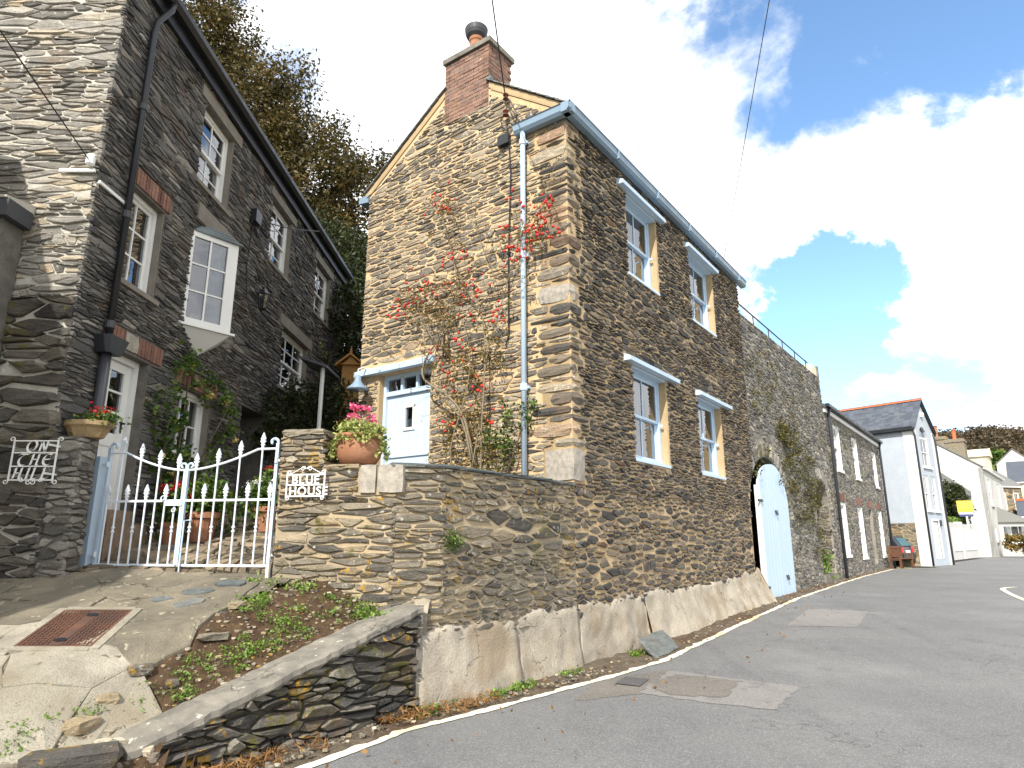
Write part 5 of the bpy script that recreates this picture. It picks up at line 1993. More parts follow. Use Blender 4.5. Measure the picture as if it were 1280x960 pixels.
for k, cols, rows, sash, bk in [('u1', 2, 4, True, cur), ('u2', 2, 4, True, cur), ('u3', 2, 4, True, None), ('m1', 2, 3, False, [(.03, .6, 'curtain')]), ('l4', 3, 4, True, None), ('g1', 3, 2, False, None)]:
    q = DW[k]
    window_part(dark, D, q[0] + .025, q[1] - .025, q[2] + .01, q[3], .13, 'white', cols, rows, sash, .06, backing=bk, bar=.024)
# half-glazed white door
a, b, c, d = DW['door']
mb = MB()
mb.fbox(D, a, a + .08, c, d, -.26, -.13)
mb.fbox(D, b - .08, b, c, d, -.26, -.13)
mb.fbox(D, a + .08, b - .08, d - .08, d, -.26, -.132)
mb.build('door_frame', 'white', dark)
c = 2.0
x0, x1 = a + .083, b - .083
mb = MB()
mb.fbox(D, x0, x0 + .1, c, d - .085, -.23, -.18)
mb.fbox(D, x1 - .13, x1, c, d - .085, -.23, -.18)
mb.fbox(D, x0 + .1, x1 - .13, d - .2, d - .085, -.23, -.181)
mb.fbox(D, x0 + .1, x1 - .13, 2.78, 2.95, -.23, -.178)
mb.fbox(D, x0 + .1, x1 - .13, c, 2.78, -.225, -.19)
for k in range(1, 5):
    x = x0 + .1 + (x1 - x0 - .23) * k / 5
    mb.fbox(D, x - .004, x + .004, c + .1, 2.77, -.19, -.186)
dd = mb.build('door', 'white', dark)
mb = MB()
gx0, gx1, gz0, gz1 = x0 + .1, x1 - .13, 2.95, d - .2
mb.fbox(D, (gx0 + gx1) / 2 - .015, (gx0 + gx1) / 2 + .015, gz0, gz1, -.225, -.185)
for k in (1, 2):
    z = gz0 + (gz1 - gz0) * k / 3
    mb.fbox(D, gx0, gx1, z - .014, z + .014, -.224, -.186)
mb.build('glazing_bars', 'white', dd)
for i in range(2):
    for j in range(3):
        u0, u1 = gx0 + (gx1 - gx0) * i / 2, gx0 + (gx1 - gx0) * (i + 1) / 2
        v0, v1 = gz0 + (gz1 - gz0) * j / 3, gz0 + (gz1 - gz0) * (j + 1) / 3
        mk('pane', [D.P(u0, v0, -.205), D.P(u1, v0, -.204), D.P(u1, v1, -.206), D.P(u0, v1, -.205)], [(0, 1, 2, 3)], 'glass', dd)
mb = MB()
mb.fbox(D, x1 - .08, x1 - .05, 2.98, 3.16, -.18, -.168)
mb.tube([D.P(x1 - .065, 3.1, -.17), D.P(x1 - .065, 3.1, -.13), D.P(x1 - .17, 3.1, -.13)], .012, 6)
mb.build('handle', 'black', dd)
mb = MB()
for k, (dz, out) in enumerate([(1.985, .08), (1.82, .26)]):
    mb.fbox(D, 7.72 - .02 * k, 8.52 + .02 * k, 1.4, dz, -.3, out)
mb.build('doorstep', 'brick_mortar', dark)
# dark doorway further up: an open passage with a door set far back
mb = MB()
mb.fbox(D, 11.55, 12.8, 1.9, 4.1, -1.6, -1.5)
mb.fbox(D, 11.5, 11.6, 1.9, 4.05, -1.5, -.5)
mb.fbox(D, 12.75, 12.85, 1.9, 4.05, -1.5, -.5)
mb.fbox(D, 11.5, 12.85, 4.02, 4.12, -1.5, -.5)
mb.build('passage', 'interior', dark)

# oriel window: triangular on plan, hung from the wall
Aq, Bq, Cq = Vector((-4.92, 9.2, 0)), Vector((-4.43, 9.80, 0)), Vector((-4.9, 10.4, 0))
oz0, oz1 = 4.78, 6.27
ori = MB()
OF = Fr(Aq, Bq - Aq, Vector((Bq.y - Aq.y, -(Bq.x - Aq.x), 0)))
OL = (Bq - Aq).length
OR = Fr(Bq, Cq - Bq, Vector((Cq.y - Bq.y, -(Cq.x - Bq.x), 0)))
ORL = (Cq - Bq).length
ori.fbox(OF, 0, .07, oz0, oz1, -.06, 0)
ori.fbox(OF, OL - .17, OL, oz0, oz1, -.06, 0)
ori.fbox(OF, .07, OL - .17, oz1 - .08, oz1, -.06, -.002)
ori.fbox(OF, .07, OL - .17, oz0, oz0 + .1, -.06, -.002)
ori.fbox(OR, 0.004, ORL, oz0, oz1, -.05, -.003)
ori.fbox(OF, -.04, OL + .06, oz0 - .035, oz0, -.06, .045)
oo = ori.build('oriel_window', 'white', dark)
gx0, gx1, gz0, gz1 = .07, OL - .17, oz0 + .1, oz1 - .08
mb = MB()
mb.fbox(OF, (gx0 + gx1) / 2 - .014, (gx0 + gx1) / 2 + .014, gz0, gz1, -.045, -.012)
for k in (1, 2):
    z = gz0 + (gz1 - gz0) * k / 3
    mb.fbox(OF, gx0, gx1, z - .012, z + .012, -.044, -.013)
mb.build('glazing_bars', 'white', oo)
for i in range(2):
    for j in range(3):
        u0, u1 = gx0 + (gx1 - gx0) * i / 2, gx0 + (gx1 - gx0) * (i + 1) / 2
        v0, v1 = gz0 + (gz1 - gz0) * j / 3, gz0 + (gz1 - gz0) * (j + 1) / 3
        e_ = U(-.003, .003)
        mk('pane', [OF.P(u0, v0, -.03 + e_), OF.P(u1, v0, -.03 - e_), OF.P(u1, v1, -.03 - e_), OF.P(u0, v1, -.03 + e_)], [(0, 1, 2, 3)], 'glass', oo)
vs, fs = [], []
for k in range(13):
    x = OL * .52 + OL * .30 * k / 12
    vs += [OF.P(x, oz0 + .12, -.12 + .025 * math.sin(k * 2.1)), OF.P(x, oz1 - .1, -.12 + .02 * math.sin(k * 2.1))]
    if k:
        fs.append((2 * k - 2, 2 * k, 2 * k + 1, 2 * k - 1))
mk('curtain', vs, fs, 'curtain', oo)
mb = MB()
for k in range(4):
    mb.ball(OF.P(.17 + .05 * k, oz0 + .15 + (.03 if k % 2 else 0), -.13), .045)
mb.build('ornament', 'cream', oo)
mb = MB()
tip = D.P(9.75, 4.40, .01)
mb.add([Aq + Z * (oz0 - .036), Bq + Z * (oz0 - .036), Cq + Z * (oz0 - .036), tip], [(0, 1, 3), (1, 2, 3), (2, 0, 3), (0, 2, 1)])
mb.build('oriel_base', 'white', oo)
mb = MB()
for k in range(3):
    o_ = .07 - .1 * k
    z = oz1 + .075 * k
    q = [Vector((-4.98, 9.13 + .1 * k, 0)), Bq + Vector((o_, 0, 0)), Vector((-4.98, 10.66 - .1 * k, 0))]
    q2 = [Vector((-4.98, 9.2 + .1 * k, 0)), Bq + Vector((o_ - .12, 0, 0)), Vector((-4.98, 10.6 - .1 * k, 0))]
    mb.add([p + Z * z for p in q] + [p + Z * (z + .02) for p in q] + [p + Z * (z + .085) for p in q2],
           [(2, 1, 0), (0, 1, 4, 3), (1, 2, 5, 4), (3, 4, 7, 6), (4, 5, 8, 7), (6, 7, 8)])
mb.build('oriel_roof', 'lead', oo)
mb = MB()
mb.fbox(D, 9.25, 10.6, oz1 + .22, oz1 + .5, -.02, .05)
mb.build('oriel_flashing', 'grey_render', oo)

# gutter, downpipe and hopper
mb = MB()
prof = [(.10, 8.93), (.2, 8.91), (.26, 8.96), (.27, 9.03), (.10, 9.05)]
n = len(prof)
mb.add([D.P(6.88, z, q) for q, z in prof] + [D.P(18.05, z, q) for q, z in prof], [(k, (k + 1) % n, n + (k + 1) % n, n + k) for k in range(n)] + [tuple(range(n))[::-1], tuple(range(n, 2 * n))])
mb.build('gutter', 'black', dark)
mb = MB()
mb.fbox(D, 6.92, 18.0, 8.74, 8.96, .0, .10)
mb.build('fascia', 'black', dark)
mb = MB()
mb.tube([D.P(7.66, 8.93, .2), D.P(7.64, 8.8, .19), D.P(7.52, 8.5, .09), D.P(7.5, 8.3, .085), D.P(7.5, 3.9, .085)], .042, 10)
dpp = mb.build('downpipe', 'black', dark, smooth_=True)
mb = MB()
for z in (7.1, 5.55, 4.1):
    mb.lathe(D.P(7.5, z, .085), [(.047, 0), (.058, .01), (.058, .09), (.046, .1)], 12)
mb.build('pipe_collar', 'dark_grey', dpp, kind='stuff')
mb = MB()
mb.hexa([D.P(7.38, 3.78, .02), D.P(7.62, 3.78, .02), D.P(7.62, 3.78, .2), D.P(7.38, 3.78, .2), D.P(7.32, 3.98, .0), D.P(7.68, 3.98, .0), D.P(7.68, 3.98, .24), D.P(7.32, 3.98, .24)])
mb.build('hopper', 'black', dpp)
mb = MB()
mb.tube([D.P(7.5, 3.8, .09), D.P(7.5, 1.6, .09)], .06, 10)
mb.build('lower_pipe', 'dark_grey', dpp, smooth_=True)
# white conduit strip and bracket on the corner
mb = MB()
mb.fbox(EW, -.42, .0, 5.86, 5.90, .03, .06)
mb.fbox(D, 6.98, 7.48, 5.74, 5.78, .02, .05)
mb.build('conduit', 'white', dark, kind='stuff')
mb = MB()
mb.lathe(EW.P(-.05, 5.92, .08), [(.03, 0), (.05, .02), (.05, .12), (.03, .15)], 12)
mb.build('insulator', 'white', dark)

# natural rock at the foot of the end wall
oc = thing('rock_outcrop', 'dark bedrock bulging from the foot of the shaded end wall', 'rock', (-5.6, 6.7, 1.0))
for (x, y, z, a, b, c) in [(-5.75, 6.92, 1.5, .4, .22, .3), (-6.1, 6.86, 2.0, .4, .22, .28), (-5.6, 7.0, 2.1, .38, .12, .16), (-5.45, 6.98, 1.15, .3, .18, .22), (-5.9, 6.8, 1.05, .35, .2, .25), (-5.5, 7.02, 2.45, .3, .07, .1)]:
    mb = MB()
    mb.rock((x, y, z), (a, 0, 0), (0, b, 0), (U(-.1, .1), 0, c), .16, U(0, .8), .5)
    mb.build('boulder', 'rock', oc)

# slate-edged building against the left edge, and its neighbour that shades the lane
ob_ = thing('outbuilding', 'lower stone outbuilding with a dark slate edge against the end wall', 'outbuilding', (-7.2, 6.8, 1))
OB = Fr((-8.6, 6.62, 0), (1, 0, 0), (0, -1, 0))
mb = MB()
mb.fbox(OB, 0, 2.95, .6, 5.1, -.33, 0)
mb.build('wall', 'grey_mortar', ob_)
L = rubble(OB, [(1.5, 2.5), (2.94, 2.5), (2.94, 5.08), (1.5, 5.08)], [], .36, .11, .012, .05, 'rock', seed=81)
emit(ob_, L, 60)
for k in range(8):
    mb = MB()
    mb.fbox(OB, .1 + k * .37, .46 + k * .37, 5.1, 5.3, -.3, .08 + U(-.005, .005))
    mb.build('slate', 'dark_grey', ob_)
mb = MB()
mb.hexa([OB.P(0, 5.305, -.34), OB.P(3.03, 5.305, -.34), OB.P(3.03, 5.305, .1), OB.P(0, 5.305, .1), OB.P(0, 5.42, -.34), OB.P(3.03, 5.42, -.34), OB.P(3.03, 5.33, .1), OB.P(0, 5.33, .1)])
mb.build('coping', 'end_mortar', ob_)
nb_ = thing('neighbour_house', 'rendered house wall just outside the left edge whose shadow crosses the lane', 'house', (-7.5, 3.4, 0))
mb = MB()
mb.box(-9.5, -6.14, .9, 6.30, -.2, 6.5)
mb.build('wall', 'end_mortar', nb_)
mb = MB()
mb.prism([(-9.6, .8), (-6.1, .8), (-6.1, 6.33), (-9.6, 6.33)], 6.5, [7.6, 6.6, 6.6, 7.6])
mb.build('roof', 'dark_grey', nb_)

# lantern on the dark wall
lt = thing('wall_lantern', 'black lantern hanging from the dark house wall beside the oriel', 'lantern', D.P(11.62, 6.0, .2))
mb = MB()
mb.tube([D.P(11.62, 6.42, .0), D.P(11.62, 6.5, .12), D.P(11.62, 6.42, .2), D.P(11.62, 6.3, .2)], .012, 6)
mb.build('bracket', 'black', lt)
mb = MB()
mb.lathe(D.P(11.62, 5.84, .2), [(.05, 0), (.075, .02), (.075, .04), (.02, .041)], 6)
mb.lathe(D.P(11.62, 6.14, .2), [(.12, 0), (.12, .015), (.04, .12), (.02, .16)], 6)
for k in range(6):
    a = k * math.pi / 3
    mb.tube([D.P(11.62, 5.87, .2) + Vector((.07 * math.cos(a), .07 * math.sin(a), 0)), D.P(11.62, 6.14, .2) + Vector((.105 * math.cos(a), .105 * math.sin(a), 0))], .008, 4)
mb.build('cage', 'black', lt)
mb = MB()
mb.lathe(D.P(11.62, 5.88, .2), [(.062, 0), (.095, .255)], 6)
mb.build('glass', 'glass', lt)
# bell-shaped lamp left of the blue door
lp = thing('wall_lamp', 'pale blue bell-shaped lamp on the wall left of the blue door', 'lamp', G.P(4.30, 4.4, .25))
mb = MB()
mb.tube([G.P(4.25, 4.55, -.02), G.P(4.25, 4.66, .08), G.P(4.27, 4.70, .2), G.P(4.30, 4.66, .28), G.P(4.30, 4.52, .28)], .014, 7)
mb.build('arm', 'white', lp)
mb = MB()
mb.lathe(G.P(4.30, 4.28, .28), [(.20, 0), (.185, .02), (.10, .10), (.065, .16), (.05, .25), (.02, .27)], 20)
mb.build('shade', 'blue_metal', lp, smooth_=True)

# ------------------------------------------------------------------ tall wall with two arches
tall = thing('tall_wall', 'high grey rubble wall with two arches joining the house to the terrace', 'wall', TW.P(4.4, .3, -.3))
ARC1 = ARC
ARC2 = (6.25, 8.08, .45, 2.65, 3.60)
wall_slab('wall', tall, TW, [(2.93, -.1), (8.75, -.1), (8.75, 7.44), (.005, 7.46), (.005, 3.26)] + [(1.25 + 1.68 * math.cos(a_), 2.2 + 1.58 * math.sin(a_)) for a_ in [rad(135 - 7.5 * k) for k in range(19)] if 1.25 + 1.68 * math.cos(a_) > .03], [arch_pts(*ARC2)], .55, 'tall_mortar')


def in_arch(A, m):
    c, r, h = (A[0] + A[1]) / 2, (A[1] - A[0]) / 2 + m, A[4] - A[3] + m
    return lambda x, z: (abs(x - c) < r and A[2] - 1 < z < A[3]) or (z >= A[3] and ((x - c) / r) ** 2 + ((z - A[3]) / h) ** 2 < 1)


i1, i2 = in_arch(ARC1, .44), in_arch(ARC2, .40)
j1, j2 = in_arch(ARC1, .03), in_arch(ARC2, .03)
L = rubble(TW, [(.0, .2), (8.77, .2), (8.77, 7.42), (0, 7.44)], [], .23, .070, .014, .020, 'tall_stone', seed=91, wave=.06, void=.06, spread=.6,
           inside=lambda x, z: (z > 2.2 and (i1(x, z) or i2(x, z))) or j1(x, z) or j2(x, z))
rs = random.Random(3)
for A in (ARC1, ARC2):
    c, r, h = (A[0] + A[1]) / 2, (A[1] - A[0]) / 2, A[4] - A[3]
    n = 46 if A is ARC1 else 26
    for k in range(n):
        a0, a1 = math.pi * k / n, math.pi * (k + .94) / n
        if c + (r + .4) * math.cos(a1) < 0.02:
            continue
        m = rs.uniform(.34, .46)
        q = [(c + (r + .01) * math.cos(a0), A[3] + (h + .01) * math.sin(a0)), (c + (r + m) * math.cos(a0), A[3] + (h + m) * math.sin(a0)), (c + (r + m) * math.cos(a1), A[3] + (h + m) * math.sin(a1)), (c + (r + .01) * math.cos(a1), A[3] + (h + .01) * math.sin(a1))]
        v, f = stone_geo(TW, q, .004, .03, rs)
        L.append((score_of(TW, q), v, f, rs.uniform(.3, 1), 'tall_stone'))
# stones lining the far jamb and back of the second arch
JB = Fr(TW.P(8.08, 0, -.02), -TW.n, -TW.u)
L += rubble(JB, [(0, .5), (1.05, .5), (1.05, 3.0), (0, 3.0)], [], .22, .085, .008, .02, 'garden_stone', seed=92, tone=(0, .6))
BK = Fr(TW.P(6.25, 0, -1.08), TW.u, TW.n)
L += rubble(BK, [(0, .4), (1.8, .4), (1.8, 3.6), (0, 3.6)], [], .3, .085, .008, .02, 'garden_stone', seed=93, tone=(0, .6))
emit(tall, L, 300)
mb = MB()
mb.fbox(TW, 6.15, 8.18, .1, 3.8, -1.3, -1.1)
mb.fbox(TW, 8.085, 8.3, .1, 3.8, -1.1, -.552)
mb.fbox(TW, 6.05, 6.24, .1, 3.8, -1.1, -.552)
mb.fbox(TW, 6.05, 8.3, 3.62, 3.8, -1.1, -.552)
mb.build('recess', 'garden_mortar', tall, kind='stuff')
mb = MB()
mb.fbox(TW, 6.26, 8.07, .2, .62, -1.05, .06)
mb.build('step', 'concrete', tall)
mb = MB()
mb.fbox(TW, -.2, 3.7, -.1, 4.2, -5.1, -5.0)
mb.fbox(TW, -.0, .1, -.1, 4.2, -5.0, -.56)
mb.fbox(TW, 3.6, 3.7, -.1, 4.2, -5.0, -.56)
mb.fbox(TW, -.2, 3.7, 4.1, 4.2, -5.0, -.56)
mb.build('cellar', 'interior', tall)
# cement coping, parapet block and moss
mb = MB()
mb.fbox(TW, 7.9, 8.7, 7.445, 7.80, -.5, -.04)
mb.build('parapet_block', 'cream', tall)
mb = MB()
mb.fbox(TW, 8.62, 8.80, 7.445, 7.86, -.52, .0)
mb.build('parapet_block', 'concrete', tall)
pts = []
for k in range(240):
    s, z = random.choice([(U(3.2, 6.6), U(1.2, 4.4)), (U(3.0, 4.6), U(3.0, 4.8)), (U(5.0, 6.4), U(1.5, 3.6)), (U(3.2, 6.2), U(2.2, 4.4)), (U(2.6, 3.4), U(4.3, 5.0)), (U(0, 6), U(3, 7))])
    pts.append(np.array(TW.P(s + random.gauss(0, .1), z + random.gauss(0, .1), .035)) + RNG.normal(size=(24, 3)) * (.09, .09, .07))
leaf_cloud('moss', np.concatenate(pts), .07, mat_leaf('moss_leaf', [(0, (58, 58, 36)), (.6, (84, 82, 44)), (1, (128, 116, 50))]), tall, kind='stuff')
leaf_cloud('fern', np.array(TW.P(6.75, .95, -.1)) + RNG.normal(size=(300, 3)) * (.14, .14, .2), .12, 'weed_leaf', tall)
rail = thing('hand_rail', 'thin dark iron railing along the top of the high grey wall', 'railing', TW.P(3.6, 7.45, -.2))
mb = MB()
mb.tube([TW.P(.0, 7.86, -.12), TW.P(7.7, 7.80, -.12)], .022, 6)
mb.build('rail', 'dark_grey', rail)
for k in range(6):
    mb = MB()
    mb.tube([TW.P(.2 + 1.45 * k, 7.40, -.12), TW.P(.2 + 1.45 * k, 7.85, -.12)], .018, 6)
    mb.build('post', 'dark_grey', rail)
# arched plank door standing in front of the first arch
AF = Fr(TW.P(.16, 0, .05), TW.u, TW.n)
ad = thing('arched_door', 'tall pale blue arched plank door standing in the first arch of the grey wall', 'door', AF.P(1.2, .3, 0))
zb_ = zroad(10) + .03
outline = lambda x: 2.92 + .68 * math.sqrt(max(0, 1 - ((1.3 - x) / 1.32) ** 2)) if x < 1.3 else 2.35 + 1.25 * math.sqrt(max(0, 1 - ((x - 1.3) / 1.22) ** 2))
for k in range(10):
    x0, x1 = 2.48 * k / 10 + .004, 2.48 * (k + 1) / 10 - .004
    top = [(x1 + (x0 - x1) * q / 5, outline(x1 + (x0 - x1) * q / 5)) for q in range(6)]
    mb = MB()
    mb.fprism(AF, [(x0, zb_), (x1, zb_)] + top, -.03, .03 + U(-.002, .002))
    mb.build('plank', 'blue', ad)
mb = MB()
mb.fbox(AF, -.11, -.004, zb_, 2.98, -.06, .05)
mb.build('edge_post', 'white', ad)
for z_ in (.55, 2.6):
    mb = MB()
    mb.fbox(AF, -.26, .12, z_ - .03, z_ + .03, .05, .07)
    mb.build('hinge', 'dark_grey', ad)
for (x_, z_) in ((1.25, 2.35), (1.75, .72)):
    mb = MB()
    mb.tube([AF.P(x_ - .08, z_ + .06, .04), AF.P(x_ - .05, z_ - .05, .07), AF.P(x_ + .05, z_ - .05, .07), AF.P(x_ + .08, z_ + .06, .04)], .018, 6)
    mb.build('handle', 'dark_grey', ad)

# ------------------------------------------------------------------ terrace cottage
tc_ = thing('terrace_cottage', 'two-storey grey rubble terrace cottage with white windows and red brick lintels', 'house', TW.P(15, .4, -3))
CW = [(10.10, 11.05, 4.20, 5.95), (13.55, 14.50, 4.15, 5.9), (18.2, 19.05, 4.1, 5.8), (9.50, 10.70, 1.12, 3.02), (13.05, 13.95, 1.0, 2.98), (17.75, 18.65, .98, 3.0)]
NI = (15.55, 16.35, .75, 3.0)
wall_slab('wall', tc_, TW, [(8.76, .1), (20.3, .1), (20.3, 6.40), (8.76, 6.40)], [rect(*q) for q in CW + [NI]], .5, 'tall_mortar')
L = rubble(TW, [(8.78, .4), (20.32, .4), (20.32, 6.36), (8.78, 6.36)], [(a, c - .05, b, d) for a, b, c, d in CW + [NI]] + [(q[0] - .12, 3.0, q[1] + .12, 3.34) for q in CW[3:] + [NI]], .30, .11, .018, .018, 'tall_stone', seed=95)
for x in L:
    pass
NB = Fr(TW.P(0, 0, -.16), TW.u, TW.n)
L += rubble(NB, [(NI[0], NI[2]), (NI[1], NI[2]), (NI[1], NI[3]), (NI[0], NI[3])], [], .26, .12, .01, .02, 'garden_stone', seed=96)
emit(tc_, L, 300)
mb = MB()
mb.fbox(TW, NI[0] - .05, NI[1] + .05, NI[2] - .05, NI[3] + .05, -.3, -.17)
mb.build('blocked_doorway', 'garden_mortar', tc_)
for i, q in enumerate(CW):
    w = window_part(tc_, TW, q[0] + .02, q[1] - .02, q[2] + .05, q[3], .07 if i != 3 else .04, 'white', 2 if i != 3 else 4, 4, i != 3, .09, backing=[(.02, .98, 'blind')], bar=.035)
    mb = MB()
    mb.fbox(TW, q[0] - .06, q[1] + .06, q[2] - .06, q[2] + .05, -.2, .06)
    mb.build('sill', 'white', w)
    mb = MB()
    mb.fbox(TW, q[1] - .015, q[1] + .02, q[2] + .05, q[3], -.4, .012)
    mb.build('reveal', 'white', w)
for q in CW[3:] + [NI]:
    soldier(tc_, TW, q[0] - .12, q[1] + .12, 3.03, 3.30, 'red_brick', w=.085, rise=.05)
mb = MB()
mb.fprism(Fr(TW.P(20.3, 0, -.5), -TW.n, TW.u), [(0, .1), (5.5, .1), (5.5, 6.3), (2.5, 8.2), (0, 6.4)], -.4, 0)
mb.fprism(Fr(TW.P(8.76, 0, -.5), -TW.n, -TW.u), [(0, .1), (5.5, .1), (5.5, 6.3), (2.5, 8.2), (0, 6.4)], -.4, 0)
mb.fprism(TW, rect(9.2, 19.8, .1, 6.3), -6, -5.7)
mb.build('wall', 'tall_mortar', tc_)
for sg in (0, 1):
    mb = MB()
    q = [(-.62, 6.44), (2.5, 8.32), (2.5, 8.2), (-.62, 6.32)] if sg == 0 else [(5.6, 6.44), (2.5, 8.32), (2.5, 8.2), (5.6, 6.32)]
    mb.fprism(Fr(TW.P(8.68, 0, -.5), -TW.n, -TW.u), q, -11.75, 0)
    mb.build('roof', 'slate', tc_)
mb = MB()
mb.fbox(TW, 8.70, 20.4, 6.36, 6.47, .10, .24)
mb.build('gutter', 'black', tc_)
mb = MB()
mb.fbox(TW, 8.76, 20.32, 6.18, 6.36, .0, .08)
mb.build('fascia', 'white', tc_)
for s_ in (9.15, 20.12):
    mb = MB()
    mb.tube([TW.P(s_, 6.4, .17), TW.P(s_, 6.15, .1), TW.P(s_, zroad(18) + .02, .1)], .055, 8)
    mb.build('downpipe', 'dark_grey', tc_, smooth_=True)

# ------------------------------------------------------------------ bench
bp = Vector((17.0, 30.45, 0))
bs0, bt0 = st(bp.x, bp.y)
bp.z = zroad(bs0)
ben = thing('garden_bench', 'slatted brown wooden bench at the end of the terrace cottage', 'bench', bp)
BF = Fr(bp, (.80, .60, 0), (.60, -.80, 0))
mb = MB()
for x_ in (0, 1.15):
    mb = MB()
    mb.fbox(BF, x_ - .04, x_ + .04, 0, .62, .40, .47)
    mb.fbox(BF, x_ - .04, x_ + .04, 0, .98, -.04, .04)
    mb.fbox(BF, x_ - .045, x_ + .045, .62, .67, -.03, .49)
    mb.fbox(BF, x_ - .03, x_ + .03, .36, .42, .04, .40)
    mb.build('side_frame', 'bench_wood', ben)
for k in range(5):
    mb = MB()
    mb.fbox(BF, -.05, 1.2, .42, .45, .04 + .09 * k, .115 + .09 * k)
    mb.build('seat_slat', 'bench_wood', ben)
mb = MB()
mb.fbox(BF, .04, 1.11, .9, .98, -.03, .02)
mb.fbox(BF, .04, 1.11, .5, .55, -.03, .02)
mb.build('back_rail', 'bench_wood', ben, kind='stuff')
for k in range(9):
    mb = MB()
    mb.fbox(BF, .08 + .12 * k, .13 + .12 * k, .55, .9, -.015, .01)
    mb.build('back_slat', 'bench_wood', ben)
# tail of a parked car in the gap behind the bench
cp = Vector((20.38, 32.89, 0)) - Vector((.7641, .6451, 0)) * 1.72 + Vector((-.6451, .7641, 0)) * .7
cp.z = zroad(28)
car = thing('parked_car', 'dark hatchback parked tail-out in the gap behind the bench', 'car', cp)
CF = Fr(cp, (.7641, .6451, 0), (.6451, -.7641, 0))
prof = [(.0, .32), (.03, .62), (-.02, .92), (-.32, 1.38), (-.55, 1.46), (-2.0, 1.46), (-2.7, 1.0), (-3.7, .85), (-3.85, .35)]
mb = MB()
for half, zs in ((.0, 1),):
    n = len(prof)
    v = []
    for w_ in (0, .18, 1.42, 1.60):
        for d_, z_ in prof:
            ins_ = .0 if .15 < w_ < 1.5 else (.10 if z_ > 1.0 else .0)
            x_ = w_ + (.12 if (w_ == 0 and z_ > 1.0) else -.12 if (w_ > 1.5 and z_ > 1.0) else 0)
            v.append(CF.P(x_, z_, d_ - (.06 if w_ in (0, 1.60) else 0)))
    f = [(a * n + k, a * n + (k + 1) % n, (a + 1) * n + (k + 1) % n, (a + 1) * n + k) for a in range(3) for k in range(n)]
    f += [tuple(range(n))[::-1], tuple(range(3 * n, 4 * n))]
    mb.add(v, f)
mb.build('body', 'car_paint', car)
mb = MB()
mb.hexa([CF.P(.2, .97, -.04), CF.P(1.4, .97, -.04), CF.P(1.4, .97, .0), CF.P(.2, .97, .0), CF.P(.28, 1.35, -.29), CF.P(1.32, 1.35, -.29), CF.P(1.32, 1.35, -.25), CF.P(.28, 1.35, -.25)])
mb.build('rear_window', 'car_glass', car)
for x_ in (.04, 1.36):
    mb = MB()
    mb.fbox(CF, x_, x_ + .2, .66, .90, -.06, .035)
    mb.build('tail_light', 'red_cloth', car)
mb = MB()
mb.fbox(CF, .54, 1.06, .64, .76, .0, .04)
mb.build('number_plate', 'white', car)
mb = MB()
mb.fbox(CF, .02, 1.58, .34, .56, -.05, .08)
mb.build('bumper', 'black', car)
for x_ in (.08, 1.36):
    for d_ in (-.75, -3.1):
        mb = MB()
        mb.tube([CF.P(x_, .3, d_), CF.P(x_ + .16, .3, d_)], .3, 18)
        mb.build('wheel', 'black', car)

# ------------------------------------------------------------------ white house with the slate gable roof
Cw = Vector((20.38, 32.89, .40))
w1 = Vector((0.7641, 0.6451, 0))
w2 = Vector((-0.6451, 0.7641, 0))
SF = Fr(Cw, w2, -w1)
FF = Fr(Cw, w1, -w2)
wh = thing('gabled_house', 'tall narrow pale blue house with white trim and steep slate roof', 'house', Cw)
WW, EV, RG = 2.75, 6.95, 8.38
big = [(.75, 4.95), (1.85, 4.95), (1.85, 6.55), (1.72, 6.85), (1.5, 7.02), (1.3, 7.06), (1.1, 7.02), (.88, 6.85), (.75, 6.55)]
wins = [(.42, 1.12, 2.75, 4.5), (1.45, 2.15, 2.75, 4.5)]
drr = (.85, 1.65, .42, 2.25)
wall_slab('wall', wh, FF, [(0, 0), (WW, 0), (WW, EV), (WW / 2, RG), (0, EV)], [big] + [rect(*q) for q in wins] + [rect(*drr)], .3, 'paleblue_render')
mb = MB()
mb.fbox(SF, .32, 6, 2.14, EV, -.3, 0)
mb.fbox(Fr(Cw + w1 * WW, w2, w1), .3, 6, 0, EV, -.3, 0)
mb.build('wall', 'paleblue_render', wh)
mb = MB()
mb.fbox(SF, .5, 6, 0, 2.14, -.3, -.02)
mb.build('stone_base', 'garden_mortar', wh)
emit(wh, rubble(Fr(Cw - w1 * -.02, w2, -w1), [(.5, .2), (5.5, .2), (5.5, 2.12), (.5, 2.12)], [], .42, .15, .012, .03, 'garden_stone', seed=97), 80)
mb = MB()
mb.fbox(SF, -.012, .5, 0, EV - .02, -.1, .03)
mb.build('corner_pilaster', 'white', wh)
mb = MB()
mb.fbox(FF, -.02, .28, 0, EV - .1, -.1, .024)
mb.fbox(FF, WW - .2, WW + .02, 0, EV - .1, -.1, .024)
mb.build('pilaster', 'white', wh, kind='stuff')
for sg in (0, 1):
    mb = MB()
    x0_ = -.18 if sg == 0 else WW + .18
    rows = 14
    zE = EV - .12
    for r in range(rows):
        q0, q1 = r / rows, (r + 1) / rows + .04
        P = lambda q, d: FF.P(x0_ + (WW / 2 - x0_) * q, zE + (RG + .12 - zE) * q, d)
        s = .16
        while s > -6.1:
            e = s - U(.26, .34)
            up = Z * (.02 + U(0, .006))
            mb.hexa([P(q0, s), P(q0, e + .004), P(q1, e + .004), P(q1, s), P(q0, s) + up + Z * .012, P(q0, e + .004) + up + Z * .012, P(q1, e + .004) + up, P(q1, s) + up], U(0, 1))
            s = e
    mb.build('roof_slates', 'slate', wh, kind='stuff')
    mb = MB()
    mb.fprism(FF, [(x0_, zE), (WW / 2, RG + .12), (WW / 2, RG), (x0_, zE - .12)], -6.05, .12)
    mb.build('roof', 'black', wh)
